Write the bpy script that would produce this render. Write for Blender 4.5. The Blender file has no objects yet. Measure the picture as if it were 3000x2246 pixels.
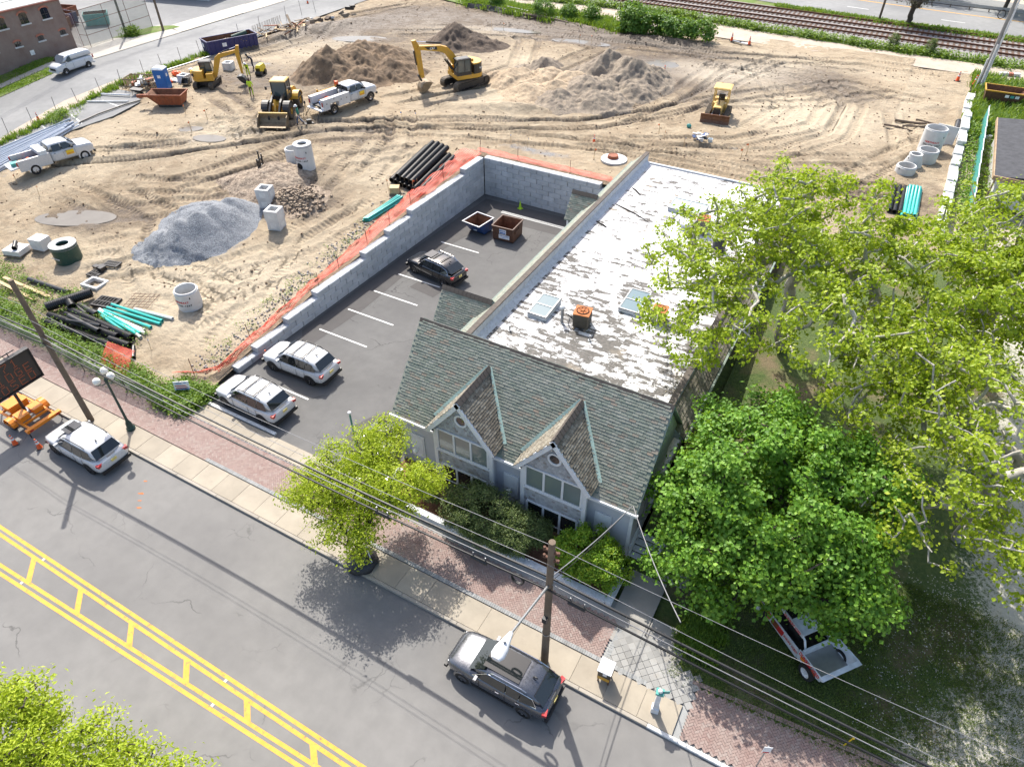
import bpy, bmesh, math, random
import numpy as np
from mathutils import Vector, Matrix
R = math.radians; PI = math.pi
rng = np.random.default_rng(7); random.seed(7)
S = bpy.context.scene
COL = S.collection
# ------------------------------------------------------------------ camera
cd = bpy.data.cameras.new('camera'); cam = bpy.data.objects.new('camera', cd); COL.objects.link(cam)
cd.sensor_width = 36; cd.lens = 24.0; cd.clip_start = .5; cd.clip_end = 2000
cam.location = (0, 0, 28.5); cam.rotation_euler = (R(90 - 41.55), 0, R(29.05)); S.camera = cam
# ------------------------------------------------------------------ light
SUN_AZ = Vector((-.71, .704)); SUN_EL = R(50)
W = bpy.data.worlds.new('World'); S.world = W; W.use_nodes = True
nt = W.node_tree; bg = nt.nodes['Background']; sky = nt.nodes.new('ShaderNodeTexSky')
sky.sky_type = 'NISHITA'; sky.sun_disc = False; sky.sun_elevation = SUN_EL
sky.sun_rotation = math.atan2(SUN_AZ.x, SUN_AZ.y); sky.air_density = 1.0; sky.dust_density = 3.0; sky.ozone_density = .5
nt.links.new(sky.outputs[0], bg.inputs[0]); bg.inputs[1].default_value = .15
sl = bpy.data.lights.new('sun', 'SUN'); sl.energy = 4.0; sl.angle = R(.53); sl.color = (1, .955, .88)
so = bpy.data.objects.new('sun', sl); COL.objects.link(so)
dv = Vector((-SUN_AZ.x * math.cos(SUN_EL), -SUN_AZ.y * math.cos(SUN_EL), -math.sin(SUN_EL)))
so.rotation_euler = dv.to_track_quat('-Z', 'Y').to_euler(); so.location = (-60, 60, 80)
S.view_settings.view_transform = 'Standard'; S.view_settings.look = 'None'
S.view_settings.exposure = .85; S.view_settings.gamma = 1.0
try: S.cycles.max_bounces = 6; S.cycles.diffuse_bounces = 3; S.cycles.transparent_max_bounces = 8
except Exception: pass
# ------------------------------------------------------------------ materials
MATS = {}
def nodes(name):
    m = bpy.data.materials.new(name); m.use_nodes = True; t = m.node_tree
    MATS[name] = m
    return m, t, t.nodes, t.links, t.nodes['Principled BSDF']
def c4(c): return (c[0], c[1], c[2], 1)
def lighten(c, k): return tuple(min(1, x * k) for x in c)
def mixc(n, l, fac, a, b, bt='MIX'):
    x = n.new('ShaderNodeMix'); x.data_type = 'RGBA'; x.blend_type = bt
    for sock, v in ((x.inputs[0], fac), (x.inputs[6], a), (x.inputs[7], b)):
        if hasattr(v, 'node'): l.new(v, sock)
        elif isinstance(v, (int, float)): sock.default_value = v
        else: sock.default_value = c4(v)
    return x.outputs[2]
def noise(n, l, vec, s, d=5, ro=.55, dist=0):
    x = n.new('ShaderNodeTexNoise'); x.inputs['Scale'].default_value = s; x.inputs['Detail'].default_value = d
    x.inputs['Roughness'].default_value = ro; x.inputs['Distortion'].default_value = dist
    if vec is not None: l.new(vec, x.inputs['Vector'])
    return x.outputs[0]
def mr(n, l, v, a, b, c=0., d=1., clamp=True):
    x = n.new('ShaderNodeMapRange'); x.clamp = clamp
    for i, k in enumerate((a, b, c, d)): x.inputs[i + 1].default_value = k
    l.new(v, x.inputs[0]); return x.outputs[0]
def mth(n, l, op, a, b=None):
    x = n.new('ShaderNodeMath'); x.operation = op
    for i, v in enumerate((a, b)):
        if v is None: continue
        if hasattr(v, 'node'): l.new(v, x.inputs[i])
        else: x.inputs[i].default_value = v
    return x.outputs[0]
def coords(n, l, kind='Object', scale=None, rot=None):
    t = n.new('ShaderNodeTexCoord').outputs[kind]
    if kind == 'World': t = n.new('ShaderNodeNewGeometry').outputs['Position']
    if scale or rot:
        m = n.new('ShaderNodeMapping'); l.new(t, m.inputs[0])
        if scale: m.inputs['Scale'].default_value = scale
        if rot: m.inputs['Rotation'].default_value = rot
        t = m.outputs[0]
    return t
def wpos(n): return n.new('ShaderNodeNewGeometry').outputs['Position']
def bump(n, l, bs, hgt, st, dist=.02):
    b = n.new('ShaderNodeBump'); b.inputs['Strength'].default_value = st; b.inputs['Distance'].default_value = dist
    l.new(hgt, b.inputs['Height']); l.new(b.outputs[0], bs.inputs['Normal'])
def pm(name, c, r=.6, m=0., v=.18, s=2.5, b=0., bs=30., c2=None, coat=0., dirt=None, dk=.5, orand=0.):
    """general painted / cast surface: colour with cloudy variation, optional dirt and fine relief"""
    M, t, n, l, P = nodes(name)
    co = coords(n, l)
    c2 = c2 or lighten(c, 1 + v)
    f = mr(n, l, noise(n, l, co, s), .3, .7)
    out = mixc(n, l, f, lighten(c, 1 - v), c2)
    if dirt:
        d = mr(n, l, noise(n, l, co, s * 2.7, 8, .65), .5, .68, 0, dk)
        out = mixc(n, l, d, out, dirt)
    if orand:
        oi = n.new('ShaderNodeObjectInfo').outputs['Random']
        hs = n.new('ShaderNodeHueSaturation'); l.new(out, hs.inputs['Color'])
        l.new(mr(n, l, oi, 0, 1, 1 - orand, 1 + orand), hs.inputs['Value']); out = hs.outputs[0]
    l.new(out, P.inputs['Base Color'])
    l.new(mr(n, l, noise(n, l, co, s * 4), .3, .7, max(.02, r - .08), min(1, r + .08)), P.inputs['Roughness'])
    P.inputs['Metallic'].default_value = m
    if coat: P.inputs['Coat Weight'].default_value = coat; P.inputs['Coat Roughness'].default_value = .06
    if b: bump(n, l, P, noise(n, l, co, bs, 6), b)
    return M
def glass(name, c=(.015, .02, .022), r=.05):
    M, t, n, l, P = nodes(name)
    P.inputs['Base Color'].default_value = c4(c); P.inputs['Roughness'].default_value = r
    P.inputs['IOR'].default_value = 1.52; P.inputs['Coat Weight'].default_value = .6; P.inputs['Coat Roughness'].default_value = .03
    return M
def leafmat(name, a, b, c, tr=.35):
    """leaf: per-leaf tint from attribute, thin translucent sheet"""
    M, t, n, l, P = nodes(name)
    at = n.new('ShaderNodeAttribute'); at.attribute_name = 'v'
    rp = n.new('ShaderNodeValToRGB'); l.new(at.outputs['Fac'], rp.inputs[0])
    e = rp.color_ramp.elements; e[0].color = c4(a); e[1].color = c4(c); x = e.new(.5); x.color = c4(b)
    l.new(rp.outputs[0], P.inputs['Base Color']); P.inputs['Roughness'].default_value = .55
    tn = n.new('ShaderNodeBsdfTranslucent'); l.new(mixc(n, l, .35, rp.outputs[0], (.35, .45, .02)), tn.inputs[0])
    mx = n.new('ShaderNodeMixShader'); mx.inputs[0].default_value = tr
    l.new(P.outputs[0], mx.inputs[1]); l.new(tn.outputs[0], mx.inputs[2])
    l.new(mx.outputs[0], n['Material Output'].inputs[0])
    return M
def asphalt(name, c, worn, crack=.8, cs=.16, fleck=.35):
    M, t, n, l, P = nodes(name); w = wpos(n)
    big = mr(n, l, noise(n, l, w, .11, 6, .6), .35, .66)
    out = mixc(n, l, big, c, worn)
    fl = mr(n, l, noise(n, l, w, 34, 3, .7), .6, .75, 0, fleck)
    out = mixc(n, l, fl, out, lighten(worn, 1.6))
    mid = mr(n, l, noise(n, l, w, 1.4, 5), .35, .7, 0, .35)
    out = mixc(n, l, mid, out, lighten(c, .8))
    # cracks: edges of warped cells, only in weathered zones
    dn = n.new('ShaderNodeTexNoise'); dn.inputs['Scale'].default_value = .9; dn.inputs['Detail'].default_value = 5; l.new(w, dn.inputs['Vector'])
    va = n.new('ShaderNodeVectorMath'); va.operation = 'MULTIPLY_ADD'; l.new(dn.outputs['Color'], va.inputs[0])
    va.inputs[1].default_value = (1.6, 1.6, 0); l.new(w, va.inputs[2])
    vo = n.new('ShaderNodeTexVoronoi'); vo.feature = 'DISTANCE_TO_EDGE'; vo.inputs['Scale'].default_value = cs; l.new(va.outputs[0], vo.inputs['Vector'])
    ck = mr(n, l, vo.outputs['Distance'], 0, .0065 * cs / .16, 1, 0)
    ck = mth(n, l, 'MULTIPLY', ck, mr(n, l, noise(n, l, w, .23, 4), .52, .6, 0, crack * .8))
    vo2 = n.new('ShaderNodeTexVoronoi'); vo2.feature = 'DISTANCE_TO_EDGE'; vo2.inputs['Scale'].default_value = cs * 7; l.new(va.outputs[0], vo2.inputs['Vector'])
    c2 = mth(n, l, 'MULTIPLY', mr(n, l, vo2.outputs['Distance'], 0, .03, 1, 0), mr(n, l, noise(n, l, w, .19, 5), .59, .66, 0, crack * .55))
    ck = mth(n, l, 'MAXIMUM', ck, c2)
    out = mixc(n, l, ck, out, lighten(c, .3))
    l.new(out, P.inputs['Base Color']); P.inputs['Roughness'].default_value = .88
    hb = mth(n, l, 'SUBTRACT', noise(n, l, w, 60, 3), ck)
    bump(n, l, P, hb, .35, .012)
    return M
def concrete(name, c, stain=(.23, .2, .16), orand=.08, sc=.9):
    M, t, n, l, P = nodes(name); w = wpos(n)
    out = mixc(n, l, mr(n, l, noise(n, l, w, sc, 7, .6), .3, .7), lighten(c, .86), lighten(c, 1.1))
    out = mixc(n, l, mr(n, l, noise(n, l, w, sc * 2.3, 8, .7), .56, .72, 0, .45), out, stain)
    oi = n.new('ShaderNodeObjectInfo').outputs['Random']
    hs = n.new('ShaderNodeHueSaturation'); l.new(out, hs.inputs['Color']); l.new(mr(n, l, oi, 0, 1, 1 - orand, 1 + orand), hs.inputs['Value'])
    l.new(hs.outputs[0], P.inputs['Base Color']); P.inputs['Roughness'].default_value = .85
    bump(n, l, P, noise(n, l, w, 35, 5), .25, .008)
    return M
def sand():
    M, t, n, l, P = nodes('sand'); w = wpos(n)
    def attr(k):
        a = n.new('ShaderNodeAttribute'); a.attribute_name = k; return a.outputs['Fac']
    f = mr(n, l, noise(n, l, w, .13, 7, .62, .4), .36, .64)
    out = mixc(n, l, f, (.225, .17, .108), (.37, .287, .19))
    g = mr(n, l, noise(n, l, w, .55, 8, .68, .6), .42, .68)
    out = mixc(n, l, g, out, (.42, .34, .235))
    # damp earth: where the attribute says so, broken by noise
    mo = mth(n, l, 'ADD', attr('moist'), mr(n, l, noise(n, l, w, .7, 8, .7), .2, .8, -.38, .38))
    out = mixc(n, l, mr(n, l, mo, .22, .75, 0, .9), out, (.085, .058, .038))
    gr = mth(n, l, 'ADD', attr('grav'), mr(n, l, noise(n, l, w, 1.4, 8, .7), .2, .8, -.3, .3))
    sp = mixc(n, l, mr(n, l, noise(n, l, w, 22, 3, .8), .4, .6), (.13, .125, .12), (.36, .35, .34))
    out = mixc(n, l, mr(n, l, gr, .4, .7), out, sp)
    out = mixc(n, l, mr(n, l, attr('pale'), 0, 1, 0, .8), out, (.50, .42, .305))
    # small stones and clods
    out = mixc(n, l, mr(n, l, noise(n, l, w, 7, 4, .75), .66, .72, 0, .6), out, (.12, .09, .065))
    out = mixc(n, l, mr(n, l, noise(n, l, w, 9.3, 4, .75), .69, .74, 0, .5), out, (.5, .45, .38))
    # cleat prints pressed into the wheel tracks
    cl = mth(n, l, 'MULTIPLY', mth(n, l, 'SINE', mth(n, l, 'MULTIPLY', attr('tu'), 15)), mth(n, l, 'MULTIPLY', attr('tm'), mr(n, l, noise(n, l, w, .6, 4), .4, .6)))
    out = mixc(n, l, mr(n, l, cl, 0, 1, 0, .3), out, (.13, .09, .058))
    l.new(out, P.inputs['Base Color'])
    l.new(mr(n, l, mo, .5, 1.1, .95, .55), P.inputs['Roughness'])
    hb = mth(n, l, 'ADD', noise(n, l, w, 1.6, 9, .7), mth(n, l, 'MULTIPLY', noise(n, l, w, 14, 4, .7), .25))
    bump(n, l, P, mth(n, l, 'SUBTRACT', hb, mth(n, l, 'MULTIPLY', cl, .16)), 1., .3)
    return M
def soil(name, a, b, c, sc=.8, bd=.15, st=.9):
    M, t, n, l, P = nodes(name); w = wpos(n)
    out = mixc(n, l, mr(n, l, noise(n, l, w, sc, 8, .65, .5), .36, .64), a, b)
    out = mixc(n, l, mr(n, l, noise(n, l, w, sc * 5, 6, .75), .52, .66, 0, .8), out, c)
    l.new(out, P.inputs['Base Color']); P.inputs['Roughness'].default_value = .95
    hb = mth(n, l, 'ADD', noise(n, l, w, 2.2, 9, .72), mth(n, l, 'MULTIPLY', noise(n, l, w, 17, 4, .7), .3))
    bump(n, l, P, hb, st, bd)
    return M
def stone(name, a, b, sc=16):
    M, t, n, l, P = nodes(name); w = wpos(n)
    vo = n.new('ShaderNodeTexVoronoi'); vo.inputs['Scale'].default_value = sc; l.new(w, vo.inputs['Vector'])
    v2 = n.new('ShaderNodeTexWhiteNoise'); l.new(vo.outputs['Position'], v2.inputs['Vector'])
    out = mixc(n, l, v2.outputs['Value'], a, b)
    out = mixc(n, l, mr(n, l, noise(n, l, w, .7, 6), .35, .65, 0, .4), out, lighten(b, .8))
    l.new(out, P.inputs['Base Color']); P.inputs['Roughness'].default_value = .9
    bump(n, l, P, mth(n, l, 'SUBTRACT', noise(n, l, w, 2, 6), vo.outputs['Distance']), .8, .05)
    return M
def whiteroof():
    M, t, n, l, P = nodes('roof_coating'); w = wpos(n)
    mp = n.new('ShaderNodeMapping'); l.new(w, mp.inputs[0]); mp.inputs['Scale'].default_value = (.9, 1.7, 1)
    a = noise(n, l, mp.outputs[0], 1.5, 9, .75, .3)
    brk = n.new('ShaderNodeTexBrick'); brk.inputs['Scale'].default_value = 1.0; l.new(w, brk.inputs['Vector'])
    brk.inputs['Brick Width'].default_value = .9; brk.inputs['Row Height'].default_value = .28; brk.inputs['Mortar Size'].default_value = .012
    brk.inputs['Color1'].default_value = (.45, .45, .45, 1); brk.inputs['Color2'].default_value = (.55, .55, .55, 1); brk.inputs['Mortar'].default_value = (.5, .5, .5, 1)
    sep = n.new('ShaderNodeSeparateXYZ'); l.new(w, sep.inputs[0])
    # more coating has come off toward the front of the building
    wear = mr(n, l, sep.outputs[1], 24, 50, .14, -.02)
    sepc = n.new('ShaderNodeSeparateColor'); l.new(brk.outputs[0], sepc.inputs[0])
    big = mr(n, l, noise(n, l, w, .32, 4), .3, .7, -.07, .07)
    f = mth(n, l, 'ADD', mth(n, l, 'ADD', a, wear), mth(n, l, 'ADD', big, mth(n, l, 'MULTIPLY', mth(n, l, 'SUBTRACT', sepc.outputs[0], .5), 1.9)))
    fine = noise(n, l, mp.outputs[0], 14, 4, .7)
    f = mth(n, l, 'ADD', f, mr(n, l, fine, .2, .8, -.07, .07))
    pe = mr(n, l, f, .583, .608)
    out = mixc(n, l, mr(n, l, noise(n, l, w, .5, 6), .3, .7), (.50, .50, .51), (.60, .595, .59))
    dk = mixc(n, l, mr(n, l, noise(n, l, w, 6, 6), .3, .7), (.04, .037, .033), (.11, .10, .088))
    out = mixc(n, l, pe, out, dk)
    out = mixc(n, l, mr(n, l, noise(n, l, w, .37, 3), .62, .72, 0, .4), out, (.42, .34, .24))
    l.new(out, P.inputs['Base Color']); P.inputs['Roughness'].default_value = .7
    bump(n, l, P, mth(n, l, 'SUBTRACT', noise(n, l, w, 9, 6), pe), .4, .012)
    return M
def shingle(name, src):
    M, t, n, l, P = nodes(name); w = wpos(n)
    if src == 'obj': v = n.new('ShaderNodeObjectInfo').outputs['Random']
    else:
        a = n.new('ShaderNodeAttribute'); a.attribute_name = 'v'; v = a.outputs['Fac']
    rp = n.new('ShaderNodeValToRGB'); l.new(v, rp.inputs[0]); e = rp.color_ramp.elements
    cs = MATSH[name]; e[0].color = c4(cs[0]); e[1].color = c4(cs[-1])
    for i in range(1, len(cs) - 1): x = e.new(i / (len(cs) - 1)); x.color = c4(cs[i])
    out = mixc(n, l, mr(n, l, noise(n, l, w, 3, 7, .7), .4, .7, 0, .55), rp.outputs[0], lighten(cs[1], .6))
    out = mixc(n, l, mr(n, l, noise(n, l, w, .6, 5), .5, .75, 0, .3), out, (.33, .31, .27))
    l.new(out, P.inputs['Base Color']); P.inputs['Roughness'].default_value = .9
    bump(n, l, P, noise(n, l, w, 60, 3), .4, .006)
    return M
SH = ((.18, .205, .165), (.225, .25, .2), (.25, .27, .215), (.27, .285, .23), (.305, .31, .255), (.26, .27, .22), (.31, .24, .18))
CED = ((.30, .31, .325), (.38, .40, .42), (.43, .44, .46), (.47, .48, .5), (.36, .37, .39), (.25, .22, .2))
MATSH = dict(shingle_tab=SH, shingle_mass=SH, cedar_shake=CED, dormer_shingle=((.12, .105, .08), (.19, .165, .125), (.24, .215, .165), (.29, .27, .22)))
shingle('shingle_tab', 'obj'); shingle('shingle_mass', 'attr'); shingle('cedar_shake', 'attr'); shingle('dormer_shingle', 'attr')
def paver(name, src):
    M, t, n, l, P = nodes(name); w = wpos(n)
    if src == 'obj': v = n.new('ShaderNodeObjectInfo').outputs['Random']
    else:
        a = n.new('ShaderNodeAttribute'); a.attribute_name = 'v'; v = a.outputs['Fac']
    rp = n.new('ShaderNodeValToRGB'); l.new(v, rp.inputs[0]); e = rp.color_ramp.elements
    e[0].color = c4((.225, .15, .13)); e[1].color = c4((.285, .225, .2)); x = e.new(.4); x.color = c4((.25, .175, .155)); x = e.new(.7); x.color = c4((.27, .19, .165))
    out = mixc(n, l, mr(n, l, noise(n, l, w, 1.1, 7, .65), .4, .7, 0, .5), rp.outputs[0], (.29, .24, .21))
    l.new(out, P.inputs['Base Color']); P.inputs['Roughness'].default_value = .9
    bump(n, l, P, noise(n, l, w, 70, 3), .3, .005)
    return M
paver('paver_brick', 'obj'); paver('paver_mass', 'attr')
def brickwall():
    M, t, n, l, P = nodes('old_brick'); co = coords(n, l, 'Object')
    mp = n.new('ShaderNodeMapping'); l.new(co, mp.inputs[0]); mp.inputs['Rotation'].default_value = (R(90), 0, R(90))
    b = n.new('ShaderNodeTexBrick'); l.new(mp.outputs[0], b.inputs['Vector']); b.inputs['Scale'].default_value = 1
    b.inputs['Brick Width'].default_value = .24; b.inputs['Row Height'].default_value = .085; b.inputs['Mortar Size'].default_value = .012
    b.inputs['Color1'].default_value = (.25, .07, .045, 1); b.inputs['Color2'].default_value = (.33, .11, .075, 1); b.inputs['Mortar'].default_value = (.26, .2, .17, 1)
    out = mixc(n, l, mr(n, l, noise(n, l, co, .5, 7, .65), .4, .7, 0, .5), b.outputs[0], (.14, .055, .04))
    out = mixc(n, l, mr(n, l, noise(n, l, co, 1.7, 7, .7), .62, .75, 0, .5), out, (.42, .25, .22))
    l.new(out, P.inputs['Base Color']); P.inputs['Roughness'].default_value = .9; bump(n, l, P, b.outputs[1], -.3, .01)
brickwall()
def ground_grass(name, bare, g1, g2, litter=0.):
    M, t, n, l, P = nodes(name); w = wpos(n)
    out = mixc(n, l, mr(n, l, noise(n, l, w, 5, 8, .75), .35, .65), g1, g2)
    out = mixc(n, l, mr(n, l, noise(n, l, w, .35, 6, .6), .5, .66, 0, .85), out, bare)
    if litter:
        at = n.new('ShaderNodeAttribute'); at.attribute_name = 'litter'
        li = mth(n, l, 'ADD', at.outputs['Fac'], mr(n, l, noise(n, l, w, 6, 8, .8), .2, .8, -.55, .55))
        out = mixc(n, l, mr(n, l, li, .5, .72), out, (.50, .47, .40))
    l.new(out, P.inputs['Base Color']); P.inputs['Roughness'].default_value = .95
    bump(n, l, P, noise(n, l, w, 9, 8, .8), .9, .09)
    return M
asphalt('street_asphalt', (.152, .147, .14), (.205, .198, .186), .8, .13)
asphalt('lot_asphalt', (.092, .09, .088), (.14, .137, .131), .95, .17)
asphalt('patch_asphalt', (.066, .061, .059), (.09, .085, .082), .3, .3)
asphalt('back_asphalt', (.17, .172, .172), (.25, .25, .245), .5, .12)
sand(); soil('soil_brown', (.115, .08, .052), (.24, .165, .10), (.07, .05, .035)); soil('soil_sandy', (.36, .275, .185), (.48, .375, .255), (.17, .12, .08))
soil('soil_dark', (.075, .055, .042), (.15, .11, .08), (.05, .04, .03)); soil('mulch', (.17, .075, .04), (.26, .13, .075), (.07, .035, .025), 3, .06)
soil('path_dirt', (.37, .31, .245), (.46, .39, .315), (.30, .25, .2), .5, .04, .5)
soil('spoil_grey', (.20, .165, .13), (.33, .27, .20), (.10, .08, .06), .9)
stone('blue_gravel', (.10, .112, .128), (.27, .285, .305), 15); stone('ballast', (.12, .11, .105), (.34, .32, .31), 9); stone('brown_gravel', (.12, .085, .06), (.34, .27, .2), 6)
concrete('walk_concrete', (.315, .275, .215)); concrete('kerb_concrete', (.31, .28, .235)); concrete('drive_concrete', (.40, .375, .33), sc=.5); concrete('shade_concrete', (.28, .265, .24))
concrete('wall_block', (.47, .48, .49), (.25, .25, .25), .09, 1.3); concrete('precast', (.56, .56, .55), (.36, .33, .29), .05, 1.1); concrete('stone_paver', (.27, .265, .25), orand=.16); concrete('edge_paver', (.26, .265, .26), orand=.14)
whiteroof()
ground_grass('lawn', (.19, .14, .085), (.045, .08, .016), (.10, .135, .035), 1.); ground_grass('verge', (.2, .19, .09), (.07, .13, .015), (.14, .2, .03))
glass('window_glass'); glass('car_glass', (.012, .015, .016), .04); glass('pane_pale', (.17, .215, .22), .12); glass('sky_glass', (.10, .17, .20), .1); glass('cab_glass', (.05, .075, .08), .06); glass('shade_pane', (.16, .2, .19), .15); glass('sky_glass_pale', (.36, .44, .45), .25)
pm('car_white', (.53, .535, .54), .28, 0, .02, coat=1); pm('car_black', (.006, .006, .008), .22, 0, .1, coat=1); pm('car_grey', (.11, .115, .13), .3, .7, .06, coat=1)
pm('van_white', (.58, .585, .59), .3, 0, .03, coat=.7); pm('trim_black', (.012, .012, .013), .5); pm('rubber', (.017, .016, .016), .85, 0, .3, b=.2); pm('rubber_dusty', (.075, .062, .048), .9, 0, .3, b=.3)
pm('rim_silver', (.55, .55, .57), .3, .9); pm('rim_dark', (.03, .03, .032), .35, .6); pm('rim_yellow', (.42, .24, .03), .6, dirt=(.2, .15, .1)); pm('chrome', (.75, .75, .77), .15, 1.)
pm('lamp_red', (.38, .012, .014), .18, coat=1); pm('lamp_clear', (.75, .77, .8), .1, coat=1); pm('plate_yellow', (.6, .5, .16), .5); pm('lamp_amber', (.8, .3, .03), .3)
pm('cat_yellow', (.56, .30, .025), .42, 0, .1, 1.2, dirt=(.28, .2, .1), dk=.45); pm('pale_yellow', (.60, .40, .12), .5, 0, .12, 1.5, dirt=(.3, .22, .12)); pm('bright_yellow', (.72, .55, .02), .4)
pm('machine_black', (.018, .018, .02), .45, dirt=(.12, .1, .075), dk=.4); pm('track_steel', (.10, .083, .065), .7, .3, .3, 6, .4, 20, dirt=(.26, .2, .13), dk=.8); pm('bucket_steel', (.22, .165, .105), .55, .4, .3, 2, .2, dirt=(.32, .25, .16), dk=.7); pm('blade_rust', (.17, .08, .045), .6, .3, .25, 2.4, dirt=(.28, .19, .12))
pm('blue_steel', (.018, .022, .12), .45, 0, .15, dirt=(.12, .1, .1), dk=.35); pm('bin_blue', (.012, .06, .20), .45, dirt=(.10, .06, .04), dk=.6); pm('bin_brown', (.085, .038, .022), .55, 0, .3, 3, .1, dirt=(.16, .07, .035)); pm('bin_inside', (.16, .07, .035), .8, 0, .4, 3, .3, dirt=(.3, .16, .08)); pm('rust_red', (.26, .07, .025), .7, 0, .25, 2, .1, dirt=(.12, .045, .03), dk=.7); pm('rust_orange', (.42, .13, .03), .75, 0, .3, 6, dirt=(.2, .07, .03)); pm('porta_blue', (.012, .13, .42), .4, v=.08); pm('pale_plastic', (.62, .66, .68), .4)
pm('pipe_black', (.013, .013, .014), .38, v=.3, dirt=(.10, .085, .07), dk=.45); pm('pipe_teal', (.035, .42, .36), .35, v=.06); pm('pipe_white', (.68, .67, .64), .4, v=.05, dirt=(.5, .46, .4), dk=.3); pm('pipe_grey', (.42, .46, .52), .38, v=.06); pm('tank_green', (.012, .055, .04), .45, v=.15, dirt=(.1, .1, .08), dk=.4)
pm('wood_pole', (.155, .115, .08), .9, 0, .25, 1.5, .4, 18, dirt=(.07, .05, .04)); pm('pole_grey', (.29, .28, .265), .9, 0, .2, 1.2, .3); pm('wood_pale', (.50, .36, .2), .8, v=.2); pm('wood_old', (.22, .17, .12), .9, v=.3, dirt=(.1, .08, .06)); pm('wood_log', (.13, .095, .07), .95, v=.3, b=.4)
pm('cone_orange', (.78, .10, .012), .5, v=.08); pm('cone_white', (.75, .75, .75), .5); pm('cone_lime', (.42, .68, .02), .5); pm('flag_orange', (.8, .18, .05), .6); pm('flag_blue', (.05, .25, .6), .6)
pm('trailer_orange', (.74, .23, .012), .42, v=.06, dirt=(.4, .13, .02), dk=.3); pm('sign_face', (.03, .029, .028), .45); pm('steel_grey', (.27, .28, .295), .45, .6); pm('galv', (.36, .365, .37), .45, .7, .1, 4); pm('lamp_green', (.014, .045, .038), .4); pm('green_post', (.10, .30, .24), .5); pm('globe', (.78, .76, .68), .3); pm('light_grey', (.62, .63, .64), .5)
pm('trim_white', (.66, .68, .70), .5, v=.06, dirt=(.5, .5, .5), dk=.25); pm('clapboard', (.44, .46, .50), .6, v=.06); pm('copper_green', (.46, .62, .53), .6, v=.15, dirt=(.5, .6, .55)); pm('ridge_brown', (.105, .088, .074), .9, 0, .3, 3, .3, 20, dirt=(.09, .07, .06)); pm('parapet_white', (.5, .52, .55), .7, v=.12, dirt=(.22, .2, .18)); pm('slate_green', (.20, .245, .21), .85, 0, .2, 4, .3); pm('planter_white', (.62, .64, .66), .6, v=.1, dirt=(.3, .28, .24), dk=.5)
pm('ac_brown', (.14, .115, .09), .6, v=.25, dirt=(.2, .12, .07)); pm('ac_grey', (.36, .34, .3), .6, v=.15, dirt=(.3, .16, .08)); pm('ac_black', (.03, .03, .032), .6); pm('louver', (.07, .06, .05), .6)
pm('cloth_lime', (.50, .72, .02), .8); pm('cloth_green', (.02, .16, .11), .85); pm('cloth_navy', (.015, .02, .045), .85); pm('denim', (.05, .08, .15), .9); pm('cloth_brown', (.11, .085, .06), .9); pm('skin', (.42, .25, .17), .6); pm('helmet_white', (.75, .75, .74), .4); pm('hair_dark', (.03, .02, .015), .8); pm('boot', (.05, .035, .025), .8)
pm('rail_rust', (.16, .065, .035), .6, .4, .2); pm('rail_top', (.45, .42, .4), .3, .9); pm('sleeper', (.10, .06, .04), .95, v=.3); pm('chain_steel', (.20, .19, .18), .6, .5); pm('rebar', (.11, .05, .03), .8); pm('wire_black', (.012, .012, .013), .5); pm('wire_grey', (.2, .2, .21), .6, .2)
pm('shed_roof', (.045, .046, .052), .85, v=.3, b=.2); pm('shed_wood', (.36, .25, .15), .8, v=.25); pm('fence_teal', (.06, .30, .27), .5); pm('tarp_white', (.66, .64, .62), .5, v=.1); pm('tarp_orange', (.62, .10, .03), .6, v=.2); pm('brick_red', (.38, .14, .09), .8, v=.3)
pm('flat_roof_grey', (.34, .36, .35), .8, v=.15); pm('stucco', (.62, .62, .6), .8, v=.08); pm('bark_grey', (.40, .375, .335), .9, 0, .3, 3, .5, 14, dirt=(.17, .145, .12), dk=.6); pm('bark_dark', (.075, .06, .047), .95, 0, .3, 4, .5)
pm('ink_red', (.55, .03, .03), .6); pm('ink_black', (.015, .015, .017), .6); pm('ink_white', (.75, .75, .75), .5); pm('ink_blue', (.02, .13, .42), .5); pm('ink_orange', (.85, .25, .02), .5); pm('ink_yellow', (.75, .5, .02), .5); pm('paint_white', (.62, .62, .6), .7, 0, .1, 4, dirt=(.2, .2, .2), dk=.6); pm('race_white', (.62, .65, .68), .4); pm('dark_gap', (.012, .011, .01), .9)
def worn_yellow():
    M, t, n, l, P = nodes('paint_yellow'); w = wpos(n)
    out = mixc(n, l, mr(n, l, noise(n, l, w, 3, 6), .3, .7), (.56, .285, .03), (.64, .35, .05))
    out = mixc(n, l, mr(n, l, noise(n, l, w, 4.5, 8, .8), .56, .62, 0, .85), out, (.14, .11, .09))
    l.new(out, P.inputs['Base Color']); P.inputs['Roughness'].default_value = .75
worn_yellow()
def water():
    M, t, n, l, P = nodes('puddle_water'); w = wpos(n)
    l.new(mixc(n, l, noise(n, l, w, .8, 6), (.11, .095, .075), (.2, .18, .15)), P.inputs['Base Color'])
    P.inputs['Roughness'].default_value = .16; P.inputs['IOR'].default_value = 1.33; bump(n, l, P, noise(n, l, w, 3), .05)
water()
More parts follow.
